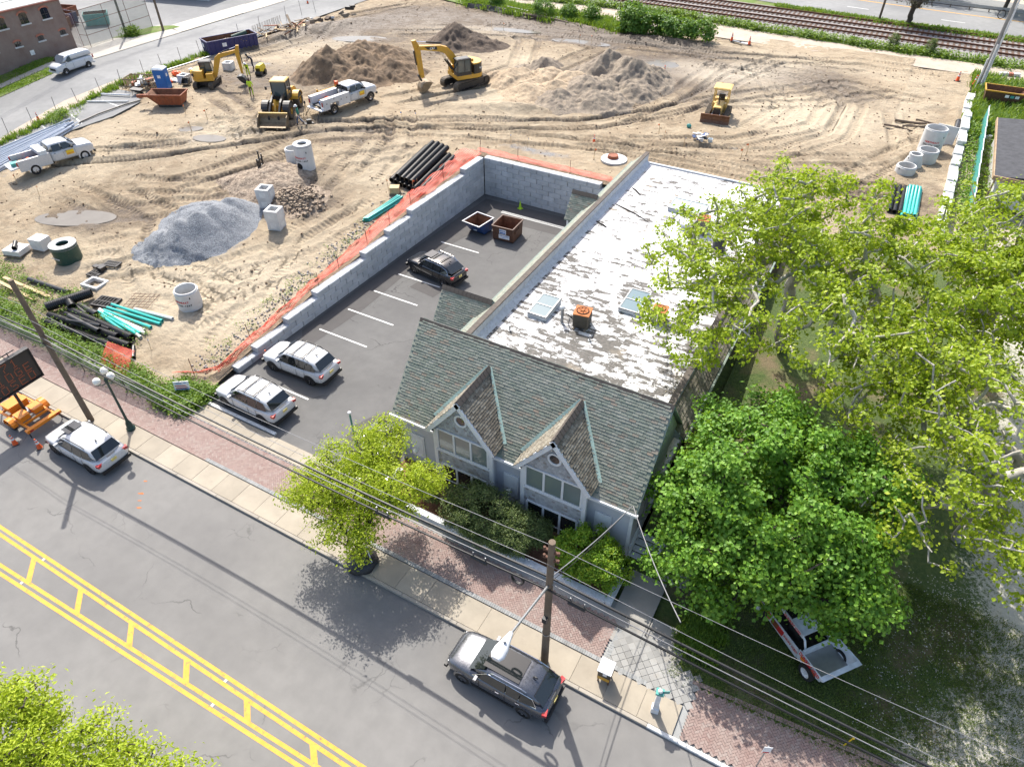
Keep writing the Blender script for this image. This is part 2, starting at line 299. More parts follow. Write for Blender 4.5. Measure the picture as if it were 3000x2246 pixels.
def netting(name, c, sc, open_):
    """plastic mesh / chain link: real gaps through a procedural alpha lattice fixed to the sheet"""
    M, t, n, l, P = nodes(name)
    uv = n.new('ShaderNodeAttribute'); uv.attribute_name = 'nv'
    sp = n.new('ShaderNodeSeparateXYZ'); l.new(uv.outputs['Vector'], sp.inputs[0])
    a = mth(n, l, 'FRACT', mth(n, l, 'MULTIPLY', sp.outputs[0], sc)); b = mth(n, l, 'FRACT', mth(n, l, 'MULTIPLY', sp.outputs[1], sc))
    f = mth(n, l, 'MAXIMUM', mth(n, l, 'GREATER_THAN', a, open_), mth(n, l, 'GREATER_THAN', b, open_))
    l.new(mixc(n, l, noise(n, l, wpos(n), 1.2, 5), lighten(c, .7), lighten(c, 1.2)), P.inputs['Base Color'])
    P.inputs['Roughness'].default_value = .6; l.new(f, P.inputs['Alpha'])
    return M
netting('orange_net', (.52, .055, .02), 9, .66); netting('link_net', (.22, .25, .22), 14, .74); netting('green_net', (.10, .17, .10), 14, .6)
def led():
    M, t, n, l, P = nodes('led_orange'); P.inputs['Base Color'].default_value = (.33, .08, .03, 1)
    P.inputs['Emission Color'].default_value = (1, .25, .06, 1); P.inputs['Emission Strength'].default_value = .02
led()
leafmat('leaf_sycamore', (.18, .27, .012), (.33, .44, .02), (.5, .57, .05), .48); leafmat('leaf_maple', (.065, .17, .015), (.14, .31, .025), (.28, .47, .06), .4)
leafmat('leaf_locust', (.27, .36, .015), (.42, .52, .025), (.56, .63, .06), .45); leafmat('leaf_juniper', (.06, .10, .03), (.12, .17, .05), (.22, .27, .08), .25)
leafmat('leaf_arbor', (.09, .20, .01), (.18, .34, .014), (.40, .48, .03), .35); leafmat('leaf_weed', (.07, .15, .012), (.14, .25, .02), (.26, .36, .04), .35); leafmat('leaf_knot', (.05, .13, .015), (.105, .23, .025), (.2, .33, .05), .35)
leafmat('leaf_bare', (.09, .08, .05), (.14, .12, .08), (.2, .18, .12), .1); leafmat('grass_blade', (.07, .12, .015), (.12, .18, .03), (.22, .25, .06), .3); leafmat('petal_litter', (.42, .38, .30), (.52, .49, .42), (.6, .58, .53), .1)
# ------------------------------------------------------------------ terrain height (site rises from street to back)
def h(y): return min(3.3, max(0., .108 * (y - 17.5)))
# ------------------------------------------------------------------ mesh helpers
class MB:
    def __init__(s): s.v = []; s.f = []; s.m = []; s.cur = 0
    def mat(s, i): s.cur = i; return s
    def add(s, vs, fs):
        o = len(s.v); s.v += [tuple(p) for p in vs]; s.f += [tuple(i + o for i in f) for f in fs]; s.m += [s.cur] * len(fs); return s
    def bx(s, x0, x1, y0, y1, z0, z1):
        return s.hexa([(x0, y0, z0), (x1, y0, z0), (x1, y1, z0), (x0, y1, z0), (x0, y0, z1), (x1, y0, z1), (x1, y1, z1), (x0, y1, z1)])
    def hexa(s, p): return s.add(p, [(0, 3, 2, 1), (4, 5, 6, 7), (0, 1, 5, 4), (1, 2, 6, 5), (2, 3, 7, 6), (3, 0, 4, 7)])
    def rbox(s, c, d, ang=0, tilt=0):
        """box centred at c with size d, turned about z then tilted about its own y"""
        M = Matrix.Translation(c) @ Matrix.Rotation(ang, 4, 'Z') @ Matrix.Rotation(tilt, 4, 'Y')
        q = [M @ Vector((a * d[0] / 2, b * d[1] / 2, e * d[2] / 2)) for e in (-1, 1) for a, b in ((-1, -1), (1, -1), (1, 1), (-1, 1))]
        return s.hexa(q)
    def prism(s, poly, ax, a0, a1):
        """polygon in the plane across axis ax ('x': (y,z), 'y': (x,z), 'z': (x,y)), pulled from a0 to a1"""
        def P(u, w, a): return {'x': (a, u, w), 'y': (u, a, w), 'z': (u, w, a)}[ax]
        n = len(poly); vs = [P(u, w, a0) for u, w in poly] + [P(u, w, a1) for u, w in poly]
        return s.add(vs, [tuple(range(n))[::-1], tuple(range(n, 2 * n))] + [(i, (i + 1) % n, n + (i + 1) % n, n + i) for i in range(n)])
    def cyl(s, a, b, r0, r1=None, n=12, cap=True):
        r1 = r0 if r1 is None else r1; a = Vector(a); b = Vector(b); d = (b - a)
        if d.length < 1e-6: return s
        d.normalize(); u = d.orthogonal().normalized(); w = d.cross(u)
        vs = [a + (u * math.cos(t) + w * math.sin(t)) * r0 for t in [2 * PI * i / n for i in range(n)]] + [b + (u * math.cos(t) + w * math.sin(t)) * r1 for t in [2 * PI * i / n for i in range(n)]]
        fs = [(i, (i + 1) % n, n + (i + 1) % n, n + i) for i in range(n)]
        if cap: fs += [tuple(range(n))[::-1], tuple(range(n, 2 * n))]
        return s.add(vs, fs)
    def tube(s, pts, r, n=6):
        pts = [Vector(p) for p in pts]; rs = r if isinstance(r, (list, tuple)) else [r] * len(pts); vs = []; u = None
        for i, p in enumerate(pts):
            d = (pts[min(i + 1, len(pts) - 1)] - pts[max(i - 1, 0)]).normalized()
            if u is None: u = d.orthogonal().normalized()
            u = (u - d * u.dot(d)); u = u.normalized() if u.length > 1e-4 else d.orthogonal().normalized(); w = d.cross(u)
            vs += [p + (u * math.cos(2 * PI * k / n) + w * math.sin(2 * PI * k / n)) * rs[i] for k in range(n)]
        fs = [(i * n + k, i * n + (k + 1) % n, (i + 1) * n + (k + 1) % n, (i + 1) * n + k) for i in range(len(pts) - 1) for k in range(n)]
        fs += [tuple(range(n))[::-1], tuple(range((len(pts) - 1) * n, len(pts) * n))]
        return s.add(vs, fs)
    def lathe(s, prof, n=20, c=(0, 0, 0)):
        vs = [(c[0] + r * math.cos(2 * PI * k / n), c[1] + r * math.sin(2 * PI * k / n), c[2] + z) for r, z in prof for k in range(n)]
        return s.add(vs, [(i * n + k, i * n + (k + 1) % n, (i + 1) * n + (k + 1) % n, (i + 1) * n + k) for i in range(len(prof) - 1) for k in range(n)])
    def loft(s, rings, cap=True, closed=True):
        n = len(rings[0]); vs = [p for r in rings for p in r]
        fs = [(i * n + k, i * n + (k + 1) % n, (i + 1) * n + (k + 1) % n, (i + 1) * n + k) for i in range(len(rings) - 1) for k in range(n if closed else n - 1)]
        if cap: fs += [tuple(range(n))[::-1], tuple(range((len(rings) - 1) * n, len(rings) * n))]
        return s.add(vs, fs)
    def poly(s, pts): return s.add(pts, [tuple(range(len(pts)))])
    def ball(s, c, r, n=10, m=6):
        r = r if isinstance(r, (tuple, list)) else (r, r, r)
        vs = [(c[0] + r[0] * math.sin(PI * i / m) * math.cos(2 * PI * k / n), c[1] + r[1] * math.sin(PI * i / m) * math.sin(2 * PI * k / n), c[2] + r[2] * math.cos(PI * i / m)) for i in range(m + 1) for k in range(n)]
        return s.add(vs, [(i * n + k, (i + 1) * n + k, (i + 1) * n + (k + 1) % n, i * n + (k + 1) % n) for i in range(m) for k in range(n)])
    def mesh(s, name, mats, sm=None):
        me = bpy.data.meshes.new(name); me.from_pydata(s.v, [], s.f)
        for k in (mats if isinstance(mats, (list, tuple)) else [mats]): me.materials.append(MATS[k])
        if isinstance(mats, (list, tuple)) and len(mats) > 1: me.polygons.foreach_set('material_index', s.m)
        me.validate(); bm = bmesh.new(); bm.from_mesh(me); bmesh.ops.recalc_face_normals(bm, faces=bm.faces); bm.to_mesh(me); bm.free()
        if sm: me.shade_smooth(); me.set_sharp_from_angle(angle=R(sm))
        me.update(); return me
    def build(s, name, mats, par=None, sm=None, loc=None, rz=None):
        return link(name, s.mesh(name, mats, sm), par, loc, rz)
def link(name, me, par=None, loc=None, rz=None):
    o = bpy.data.objects.new(name, me); COL.objects.link(o)
    if par is not None: o.parent = par
    if loc is not None: o.location = loc
    if rz is not None: o.rotation_euler[2] = rz
    return o
def tag(o, label=None, cat=None, group=None, kind=None):
    for k, v in (('label', label), ('category', cat), ('group', group), ('kind', kind)):
        if v: o[k] = v
    return o
def thing(name, label, cat, loc=(0, 0, 0), rz=0, group=None):
    o = bpy.data.objects.new(name, None); COL.objects.link(o); o.empty_display_size = .2
    o.location = loc; o.rotation_euler[2] = rz; return tag(o, label, cat, group)
def ctree(o, par=None):
    c = o.copy(); COL.objects.link(c)
    if par is not None: c.parent = par
    for ch in list(o.children): ctree(ch, c)
    return c
def on(x, y, dz=0): return (x, y, h(y) + dz)
def npmesh(name, V, Q, mat, par=None, attr=None, vec=None, smooth=False):
    """mesh from arrays: V (n,3), Q (m,k); attr = dict of per-face floats"""
    me = bpy.data.meshes.new(name); V = np.asarray(V, np.float32); Q = np.asarray(Q, np.int32); k = Q.shape[1]
    me.vertices.add(len(V)); me.vertices.foreach_set('co', V.ravel()); me.loops.add(Q.size); me.loops.foreach_set('vertex_index', Q.ravel())
    me.polygons.add(len(Q)); me.polygons.foreach_set('loop_start', np.arange(0, Q.size, k, dtype=np.int32)); me.polygons.foreach_set('loop_total', np.full(len(Q), k, np.int32))
    me.update(calc_edges=True)
    for kk, a in (attr or {}).items():
        dom = 'FACE' if len(a) == len(Q) else 'POINT'
        at = me.attributes.new(kk, 'FLOAT', dom); at.data.foreach_set('value', np.asarray(a, np.float32))
    if vec is not None:
        at = me.attributes.new('nv', 'FLOAT_VECTOR', 'POINT'); at.data.foreach_set('vector', np.asarray(vec, np.float32).ravel())
    me.materials.append(MATS[mat])
    me.shade_smooth() if smooth else me.shade_flat()
    return link(name, me, par)
def vnoise(x, y, s, seed=0, o=4, p=.5):
    """fractal value noise on arrays"""
    out = np.zeros_like(x, dtype=float); amp = 1.; tot = 0
    for k in range(o):
        g = np.random.default_rng(seed * 31 + k).random((257, 257)); u = (x * s) % 256; w = (y * s) % 256
        i = u.astype(int); j = w.astype(int); a = u - i; b = w - j; a = a * a * (3 - 2 * a); b = b * b * (3 - 2 * b)
        out += amp * (g[i, j] * (1 - a) * (1 - b) + g[i + 1, j] * a * (1 - b) + g[i, j + 1] * (1 - a) * b + g[i + 1, j + 1] * a * b)
        tot += amp; amp *= p; s *= 2.03
    return out / tot
FONT = {}
def text(st, size, mat, par, loc, rot, name='lettering', ext=.004, align='CENTER', bold=.0):
    cu = bpy.data.curves.new('t', 'FONT'); cu.body = st; cu.size = size; cu.extrude = ext; cu.align_x = align; cu.align_y = 'CENTER'; cu.offset = bold; cu.resolution_u = 2
    o = bpy.data.objects.new('t', cu); me = bpy.data.meshes.new_from_object(o); bpy.data.objects.remove(o); bpy.data.curves.remove(cu)
    me.materials.clear(); me.materials.append(MATS[mat]); me.name = name
    t = link(name, me, par, loc); t.rotation_euler = rot; return t
# ================================================================== SETTING
def sheet(name, poly, dz, mat, par=None, kind='structure', ny=0):
    """flat polygon laid on the terrain; cut across y so that it follows the slope"""
    bm = bmesh.new(); vs = [bm.verts.new((x, y, 0)) for x, y in poly]; bm.faces.new(vs)
    for yc in (17.5, 48.06):
        g = bm.verts[:] + bm.edges[:] + bm.faces[:]
        bmesh.ops.bisect_plane(bm, geom=g, plane_co=(0, yc, 0), plane_no=(0, 1, 0))
    for v in bm.verts: v.co.z = h(v.co.y) + dz
    bmesh.ops.recalc_face_normals(bm, faces=bm.faces)
    for f in bm.faces:
        if f.normal.z < 0: f.normal_flip()
    me = bpy.data.meshes.new(name); bm.to_mesh(me); bm.free(); me.materials.append(MATS[mat])
    o = link(name, me, par)
    if par is None: tag(o, kind=kind)
    return o
def rect(x0, x1, y0, y1): return [(x0, y0), (x1, y0), (x1, y1), (x0, y1)]
# base ground in three pieces round the sunken lot and the building
sheet('ground', [(-600, -400), (600, -400), (600, 17.2), (-4.4, 17.2), (-31.3, 17.2), (-600, 17.2)], -.25, 'path_dirt')
sheet('ground', rect(-600, -31.6, 17.2, 50.2), -.7, 'path_dirt'); sheet('ground', rect(-4.3, 600, 17.2, 50.2), -.15, 'lawn'); sheet('ground', rect(-600, 600, 50.2, 99), -.7, 'path_dirt'); sheet('ground', rect(-600, 600, 99, 900), -.1, 'path_dirt')
# ---- construction site terrain
DX = .16
gx = np.arange(-75.2, 6.3, DX); gy = np.arange(16.6, 99.4, DX)
X, Y = np.meshgrid(gx, gy, indexing='ij'); base = np.clip(.108 * (Y - 17.5), 0, 3.3)
Hh = base + (vnoise(X, Y, .09, 3, 4) - .5) * .34 + (vnoise(X, Y, .55, 5, 4) - .5) * .16 + (vnoise(X, Y, 2.1, 9, 3, .7) - .5) * .13
moist = (vnoise(X, Y, .05, 11, 5) - .5) * 1.5; grav = np.zeros_like(X) - .4; TU = np.zeros_like(X); TM = np.zeros_like(X); pale = np.clip((vnoise(X, Y, .06, 15, 4) - .55) * 3.5, 0, 1)
def blob(x, y, rx, ry, a=0): 
    u = (X - x) * math.cos(a) + (Y - y) * math.sin(a); w = -(X - x) * math.sin(a) + (Y - y) * math.cos(a)
    return np.exp(-((u / rx) ** 2 + (w / ry) ** 2))
for x, y, rx, ry, a, k in ((-57, 64, 9, 9, 0, .75), (-50, 78, 6, 5, 0, .6), (-30, 70, 9, 9, 0, .5), (-56, 28, 6, 3, .4, .75), (-66, 55, 9, 5, .3, .55), (-68, 75, 5, 12, -.3, .7), (-21, 84, 9, 4, .3, .8), (-6, 84, 8, 5, -.3, .7), (-4, 90, 7, 3, 0, .4), (-44, 39, 6, 5, 0, .5), (-47, 92, 14, 4, 0, .6), (-28, 91, 10, 3, 0, .7), (-53, 20.5, 6, 3, 0, .5), (-41, 37, 5, 3, 0, .5), (-50, 50, 8, 3, .5, .35), (2, 75, 5, 2.5, .1, .5), (-34, 59, 9, 2.5, .35, .45), (-63, 47, 6, 4, 0, .3), (-58, 38, 11, 7, .4, .4), (-60, 52, 12, 6, .3, .4), (-44, 48, 7, 3, .4, .35), (-45, 88, 14, 6, 0, .3), (-18, 79, 6, 8, 0, .35), (-62, 88, 10, 8, 0, .45)):
    moist += k * blob(x, y, rx, ry, a)
for x, y, rx, ry, k in ((-60, 37, 1, 1, .0), (-44.5, 30.5, 5.2, 4.2, 1.4), (-27, 53.5, 6.5, 1.2, 1.1), (-71, 29, 6, 4, .9), (-72, 41, 3, 6, 1.0), (-44, 39, 4, 3, .5), (-33.4, 36, .9, 12, .75), (-34.5, 22.5, 2.5, 2.5, .6), (-12, 63, 2, .6, .9)):
    grav += k * blob(x, y, rx, ry)
for x, y, rx, ry, k in ((-37, 63.5, 6, 5, .9), (-8, 74, 8, 6, .8), (-10, 92, 12, 3, .6), (-40, 24, 5, 4, .7), (-57, 44.5, 4, 3, .8), (-41, 76, 8, 4, .6), (-37, 45, 5, 4, .7), (-36, 29, 4, 6, .8), (-39, 25, 7, 4, .7), (-7, 75, 7, 6, .5), (-50, 25, 5, 2.5, .5)):
    pale = np.clip(pale + k * blob(x, y, rx, ry), 0, 1)
def track(pts, gauge=2.0, wd=.42, dep=.09, lug=.42, tread=True, mk=.3):
    """pair of ruts with cleat marks pressed along a path"""
    global Hh, moist, TU, TM
    p = np.array(pts, float); t = np.linspace(0, 1, len(p)); tt = np.linspace(0, 1, 160)
    q = np.stack([np.interp(tt, t, p[:, 0]), np.interp(tt, t, p[:, 1])], 1)
    for _ in range(14): q[1:-1] = .25 * q[:-2] + .5 * q[1:-1] + .25 * q[2:]
    sl = np.concatenate([[0], np.cumsum(np.linalg.norm(np.diff(q, axis=0), axis=1))])
    m = (X > q[:, 0].min() - 3) & (X < q[:, 0].max() + 3) & (Y > q[:, 1].min() - 3) & (Y < q[:, 1].max() + 3)
    ii = np.where(m); P = np.stack([X[ii], Y[ii]], 1)
    best = np.full(len(P), 1e9); bi = np.zeros(len(P), int)
    for k in range(len(q)):
        d = np.hypot(P[:, 0] - q[k, 0], P[:, 1] - q[k, 1]); b = d < best; best[b] = d[b]; bi[b] = k
    tn = np.gradient(q, axis=0); tn /= np.linalg.norm(tn, axis=1)[:, None] + 1e-9
    lat = (P[:, 0] - q[bi, 0]) * -tn[bi, 1] + (P[:, 1] - q[bi, 1]) * tn[bi, 0]
    al = sl[bi] + (P[:, 0] - q[bi, 0]) * tn[bi, 0] + (P[:, 1] - q[bi, 1]) * tn[bi, 1]
    fade = np.clip(np.minimum(al, sl[-1] - al) / 1.5, 0, 1) * (np.abs(lat) < gauge) * (.45 + .9 * vnoise(P[:, 0], P[:, 1], .3, 21, 3))
    e = np.abs(np.abs(lat) - gauge / 2) / wd
    rut = np.exp(-(e * 1.1) ** 4); rim = np.exp(-((e - 1.25) * 3.2) ** 2)
    cl = np.sin((al + .35 * np.abs(np.abs(lat) - gauge / 2) / wd) * 2 * PI / lug) * .5 * rut * (.055 if tread else 0)
    up = (rut * fade) > TM[ii] * .6; TU[ii] = np.where(up, al + .3 * np.abs(lat - gauge / 2 * np.sign(lat)), TU[ii]); TM[ii] = np.maximum(TM[ii], np.clip(rut * fade * 1.3, 0, 1))
    Hh[ii] += fade * (-dep * rut + dep * .45 * rim + cl * 1.6); moist[ii] += fade * rut * mk * (.6 + .6 * np.sin(al * 2 * PI / lug) * (1 if tread else .2))
for pts, g_, d_, mk in (
    ([(-68, 33), (-58, 40), (-48, 49), (-38, 56), (-26, 61), (-19, 70), (-17, 82), (-14, 92)], 2.3, .13, .35), ([(-70, 31), (-60, 38), (-52, 45), (-44, 52), (-34, 57), (-24, 63), (-20.5, 75), (-20, 88)], 2.1, .11, .3),
    ([(-60, 44), (-46, 50), (-34, 54.5), (-22, 57.5), (-8, 58), (4, 61)], 2.2, .10, .2), ([(-30, 55.5), (-18, 58.3), (-6, 59.5), (5, 58)], 1.9, .08, .2), ([(-26, 57), (-16, 60), (-8, 63), (-4, 70), (-4, 80), (-10, 87), (-18, 88)], 1.9, .10, .3), ([(-22, 59), (-12, 64), (-6, 72), (-6, 80), (-12, 85), (-22, 85)], 1.9, .1, .35),
    ([(-24, 64), (-14, 78), (-6, 86), (3, 84)], 2, .1, .3), ([(-12, 66), (-10, 76), (-14, 84), (-24, 87)], 1.8, .08, .25), ([(-8, 62), (0, 66), (4, 74)], 2, .09, .2), ([(-18, 72), (-8, 78), (0, 86)], 1.8, .08, .2), ([(-4, 56), (-1, 62), (2, 70), (0, 80)], 2, .09, .2),
    ([(-50, 30), (-44, 26), (-38, 26), (-34.5, 31)], 2, .07, .12), ([(-48, 25), (-41, 27), (-36, 33), (-34.5, 41)], 2, .07, .12), ([(-50, 22), (-46, 26), (-50, 31), (-58, 32)], 2.1, .1, .3), ([(-38, 22), (-36, 27), (-38, 33), (-37, 40)], 1.9, .07, .12), ([(-53, 24), (-50, 27), (-44, 24), (-37, 25)], 1.9, .06, .1), ([(-36, 20), (-37, 26), (-42, 27)], 2, .07, .15),
    ([(-40, 42), (-42, 50), (-46, 55)], 2, .08, .2), ([(-38, 42), (-39, 49), (-44, 56)], 2.2, .09, .2), ([(-54, 34), (-50, 40), (-48, 46), (-40, 51)], 2, .09, .3), ([(-58, 33), (-50, 36), (-45, 44)], 2.1, .09, .25), ([(-62, 30), (-54, 30), (-46, 35)], 2.2, .1, .3), ([(-47, 57), (-42, 66), (-40, 74), (-44, 84), (-54, 90)], 2.4, .12, .25), ([(-44, 58), (-39, 66), (-36, 76), (-34, 88)], 2.4, .12, .2),
    ([(-72, 60), (-69, 70), (-72, 82), (-68, 92)], 2.2, .1, .4), ([(-62, 78), (-52, 84), (-40, 87), (-28, 88), (-16, 91), (-4, 93)], 2.3, .11, .3), ([(-60, 82), (-48, 89), (-34, 90), (-20, 90), (-8, 93)], 2.0, .08, .2), ([(-16, 90), (-6, 95), (4, 95)], 2, .06, .1), ([(-64, 50), (-58, 48), (-52, 43)], 2, .09, .3), ([(-58, 52), (-56, 46), (-60, 40), (-66, 38)], 2, .08, .2), ([(-36, 49), (-42, 44), (-40, 36)], 2, .08, .15)):
    track(pts, g_, .45, d_ * 1.5, .42, True, mk * 2)
# berms pushed up at the back, a long windrow of earth at the left, small mounds
for x, y, rx, ry, a, k in ((-71, 72, 1.8, 11, -.28, 1.0), (-47, 93.8, 12, .8, -.16, .5), (-29, 91.4, 7, .9, .2, .6), (-36, 60.8, 5, .9, .3, .5), (-33, 62.2, 3.5, .7, .25, .45), (5.4, 80, .6, 8, 0, .3), (-52.5, 40.5, 2.2, 1, .5, .25), (3, 83, 2, 1, .4, .35)):
    Hh += k * blob(x, y, rx, ry, a) * (.7 + .6 * vnoise(X, Y, .9, 33, 4)); moist += .5 * k * blob(x, y, rx * 1.1, ry * 1.1, a)
PUD = ((-56.8, 42.4, 1.0, .5, .3), (-60.2, 43, .8, .4, .6), (-63.6, 74.1, 2.2, .8, .45), (-38, 86.5, 2.3, .6, .15), (-26.5, 82.6, 2.4, 1.1, .1), (-48.5, 87.1, 2.5, .5, .2), (-57, 27.6, 2.0, .8, .5), (-24, 76, .6, .3, 0), (-67.5, 60, .9, .5, .3))
for x, y, rx, ry, a in PUD:
    m = np.clip(blob(x, y, rx * 1.9, ry * 1.9, a) * 2.6, 0, 1); z0 = base[int((x - gx[0]) / DX), int((y - gy[0]) / DX)]; Hh = Hh * (1 - m) + (z0 + (vnoise(X, Y, .55, 88, 4) - .5) * .3 - .06 - .06 * blob(x, y, rx, ry, a)) * m; moist += .7 * blob(x, y, rx * 1.7, ry * 1.9, a)
edge = np.clip((Y - 17.2) / 1.5, 0, 1); Hh = base * (1 - edge) + Hh * edge - .02 * (1 - edge)
sx = np.clip((-31.6 - X) / .8, 0, 1) * (Y < 50.4) + (Y >= 50.4); Hh = np.where((Y < 51) & (X < -31), base + (Hh - base) * np.clip((-31.7 - X) / 1.2, .15, 1), Hh)
HT = Hh
def ht(x, y):
    i = int(round((x - gx[0]) / DX)); j = int(round((y - gy[0]) / DX))
    return float(HT[i, j]) if 0 <= i < len(gx) and 0 <= j < len(gy) else h(y)
nx, ny = X.shape; idx = np.arange(nx * ny).reshape(nx, ny)
cx = .25 * (X[:-1, :-1] + X[1:, :-1] + X[:-1, 1:] + X[1:, 1:]); cy = .25 * (Y[:-1, :-1] + Y[1:, :-1] + Y[:-1, 1:] + Y[1:, 1:])
keep = ~((cx > -31.75) & (cy < 50.25)) & (cy > 16.95 - (cx + 31) * -.0)
q = np.stack([idx[:-1, :-1], idx[1:, :-1], idx[1:, 1:], idx[:-1, 1:]], -1)[keep]
site = npmesh('construction_ground', np.stack([X.ravel(), Y.ravel(), Hh.ravel()], 1), q, 'sand', attr=dict(moist=moist.ravel(), grav=grav.ravel(), pale=pale.ravel(), tu=TU.ravel(), tm=TM.ravel()), smooth=True); tag(site, kind='structure')
# ---- main street
street = sheet('street', rect(-130, 90, -40, 12.52), 0, 'street_asphalt')
def stripe(name, pts, mat, par, dz=.004):
    b = MB(); b.poly([(x, y, dz) for x, y in pts]); return b.build(name, mat, par)
ylo = lambda x: 4.55 + .026 * (x + 29)
for yy in (5.86, 5.57): stripe('centre_line', rect(-60, 30, yy - .08, yy + .08), 'paint_yellow', street)
for d in (0, -.3): stripe('centre_line', [(-60, ylo(-60) + d - .08), (30, ylo(30) + d - .08), (30, ylo(30) + d + .08), (-60, ylo(-60) + d + .08)], 'paint_yellow', street)
for k in range(20):
    x = -56.6 + k * 3.45; y0 = ylo(x) + .08; d = (5.49 - y0) * 1.05; stripe('hatch_bar', [(x, y0), (x + .36, y0), (x + .36 - d, 5.49), (x - d, 5.49)], 'paint_yellow', street)
for k in range(-2, 4):
    for x, yy in ((-29.3 + k * 12.3, 5.71), (-29 + k * 12.3, ylo(-29 + k * 12.3) - .15)): b = MB(); b.hexa([(-.07, -.06, 0), (.07, -.06, 0), (.07, .06, 0), (-.07, .06, 0), (-.05, -.04, .02), (.05, -.04, .02), (.05, .04, .02), (-.05, .04, .02)]); b.build('reflector', 'light_grey', street, loc=(x, yy, .004))
for x, y, w, a in ((-28.6, 10.8, .3, .5), (-28.25, 10.45, .2, .5), (-27.9, 10.1, .22, .5), (-29.1, 11.5, .2, .2)):
    b = MB(); b.poly([(x + (rr := w * (.5 + .5 * random.random())) * math.cos(t) * .8, y + rr * math.sin(t) * .35 + (rr * math.cos(t)) * .3, .006) for t in np.linspace(0, 2 * PI, 9)[:-1]]); b.build('survey_paint', 'rust_orange', street)
# kerbs and walks
walk = sheet('sidewalk', rect(-130, 90, 12.5, 17.15), .05, 'edge_paver')
def slab_mesh(w, d, t, mat, ch=.008):
    b = MB(); b.loft([[(-w / 2, -d / 2, -t), (w / 2, -d / 2, -t), (w / 2, d / 2, -t), (-w / 2, d / 2, -t)], [(-w / 2, -d / 2, -ch), (w / 2, -d / 2, -ch), (w / 2, d / 2, -ch), (-w / 2, d / 2, -ch)], [(-w / 2 + ch, -d / 2 + ch, 0), (w / 2 - ch, -d / 2 + ch, 0), (w / 2 - ch, d / 2 - ch, 0), (-w / 2 + ch, d / 2 - ch, 0)]])
    return b.mesh('slab', mat)
sm_ = slab_mesh(1.495, 1.33, .1, 'walk_concrete'); sk = slab_mesh(3.0, .17, .2, 'kerb_concrete', .02); sw = slab_mesh(3.0, .17, .2, 'paint_white', .02); s2 = slab_mesh(1.495, 1.06, .1, 'walk_concrete'); s3 = slab_mesh(1.6, .5, .1, 'shade_concrete')
for k in range(52):
    x = -60 + k * 1.505 + .75
    if x < .9: link('slab', sm_, walk, (x, 13.36, .135 + random.uniform(-.004, .004)))
for k in range(33):
    x = -61 + k * 3.01; link('kerb', sw if x > -1 and x < 8 else sk, walk, (x + 1.5, 12.6, .14))
for k in range(9): link('slab', s2, walk, (-30.2 + k * 1.505, 16.78, .13 + random.uniform(-.004, .004)))
for k in range(9): link('slab', s3, walk, (-16.3 + k * 1.61, 16.42, .13 + random.uniform(-.004, .004)))
for k in range(3): link('slab', slab_mesh(1.7, 1.9, .1, 'shade_concrete'), walk, (-3.1 + (k % 2) * 1.75, 16.2 + (k // 2) * 1.92, .128))
link('slab', slab_mesh(1.6, 1.4, .1, 'shade_concrete'), walk, (-2.2, 19.9, .2)); link('slab', slab_mesh(1.5, 3, .1, 'shade_concrete'), walk, (-2.6, 22.2, .3))
# herringbone brick paving: the near ones singly, the rest as one mass
BW = .106
pos = []
c45 = math.cos(PI / 4)
for n_ in range(-520, 520):
    for m_ in range(-150, 150):
        for o_ in (0, 1):
            u, w = (n_ + 4 * m_ + 1, n_ + .5) if o_ == 0 else (n_ + 4 * m_ + 2.5, n_ + 0)
            x = (u * c45 - w * c45) * BW - 20; y = (u * c45 + w * c45) * BW + 15
            if not (12.75 < y < 16.22): continue
            if (-52 < x < -3.5 and 14.2 < y < 16.27 - (.25 if x < -31 else 0)) or (.55 < x < 9.5 and 12.72 < y < 15.14 + .06 * (x - 2)): pos.append((x, y, PI / 4 + o_ * PI / 2))
pos.sort(key=lambda p: (p[0] + 3) ** 2 + (p[1] - 14) ** 2)
bm_ = slab_mesh(BW * 2 - .008, BW - .008, .06, 'paver_brick', .004)
for x, y, a in pos[:300]: link('brick', bm_, walk, (x, y, .133 + random.uniform(-.004, .004)), a)
def tiles_np(name, P, w, d, t, mat, par, ch=.004):
    P = np.array(P); n = len(P); c, s = np.cos(P[:, 2]), np.sin(P[:, 2]); z = (.133 if 'brick' in name else .142) + rng.uniform(-.004, .004, n); V = []
    for zz, g_ in ((-t, 0), (0, 0)):
        for a, b in ((-1, -1), (1, -1), (1, 1), (-1, 1)):
            lx, ly = a * (w / 2), b * (d / 2); V.append(np.stack([P[:, 0] + lx * c - ly * s, P[:, 1] + lx * s + ly * c, z + zz], 1))
    V = np.stack(V, 1).reshape(-1, 3); F = np.array([(4, 5, 6, 7), (0, 1, 5, 4), (1, 2, 6, 5), (2, 3, 7, 6), (3, 0, 4, 7)]); Q = (np.arange(n)[:, None, None] * 8 + F).reshape(-1, 4)
    o = npmesh(name, V, Q, mat, par, dict(v=np.repeat(rng.random(n), 5))); tag(o, kind='stuff'); return o
tiles_np('brick_paving', pos[300:], BW * 2 - .008, BW - .008, .06, 'paver_mass', walk)
e1 = slab_mesh(.1, .2, .06, 'edge_paver', .004)
for k in range(240):
    x = -27.3 + k * .108
    if x < -1.2: link('edge_brick', e1, walk, (x, 14.17, .142), random.uniform(-.03, .03))
for k in range(50): link('edge_brick', e1, walk, (-3.32 + random.uniform(-.004, .004), 14.3 + k * .108, .134), PI / 2) if k < 17 else None
tiles_np('edge_paving', [(-27.3 - k * .108, 14.17, 0) for k in range(1, 230)] + [(.3 + k * .108, 15.2 + .06 * (k * .108), 0) for k in range(84)], .1, .2, .06, 'paver_mass', walk)
st_ = slab_mesh(.29, .29, .06, 'stone_paver', .006)
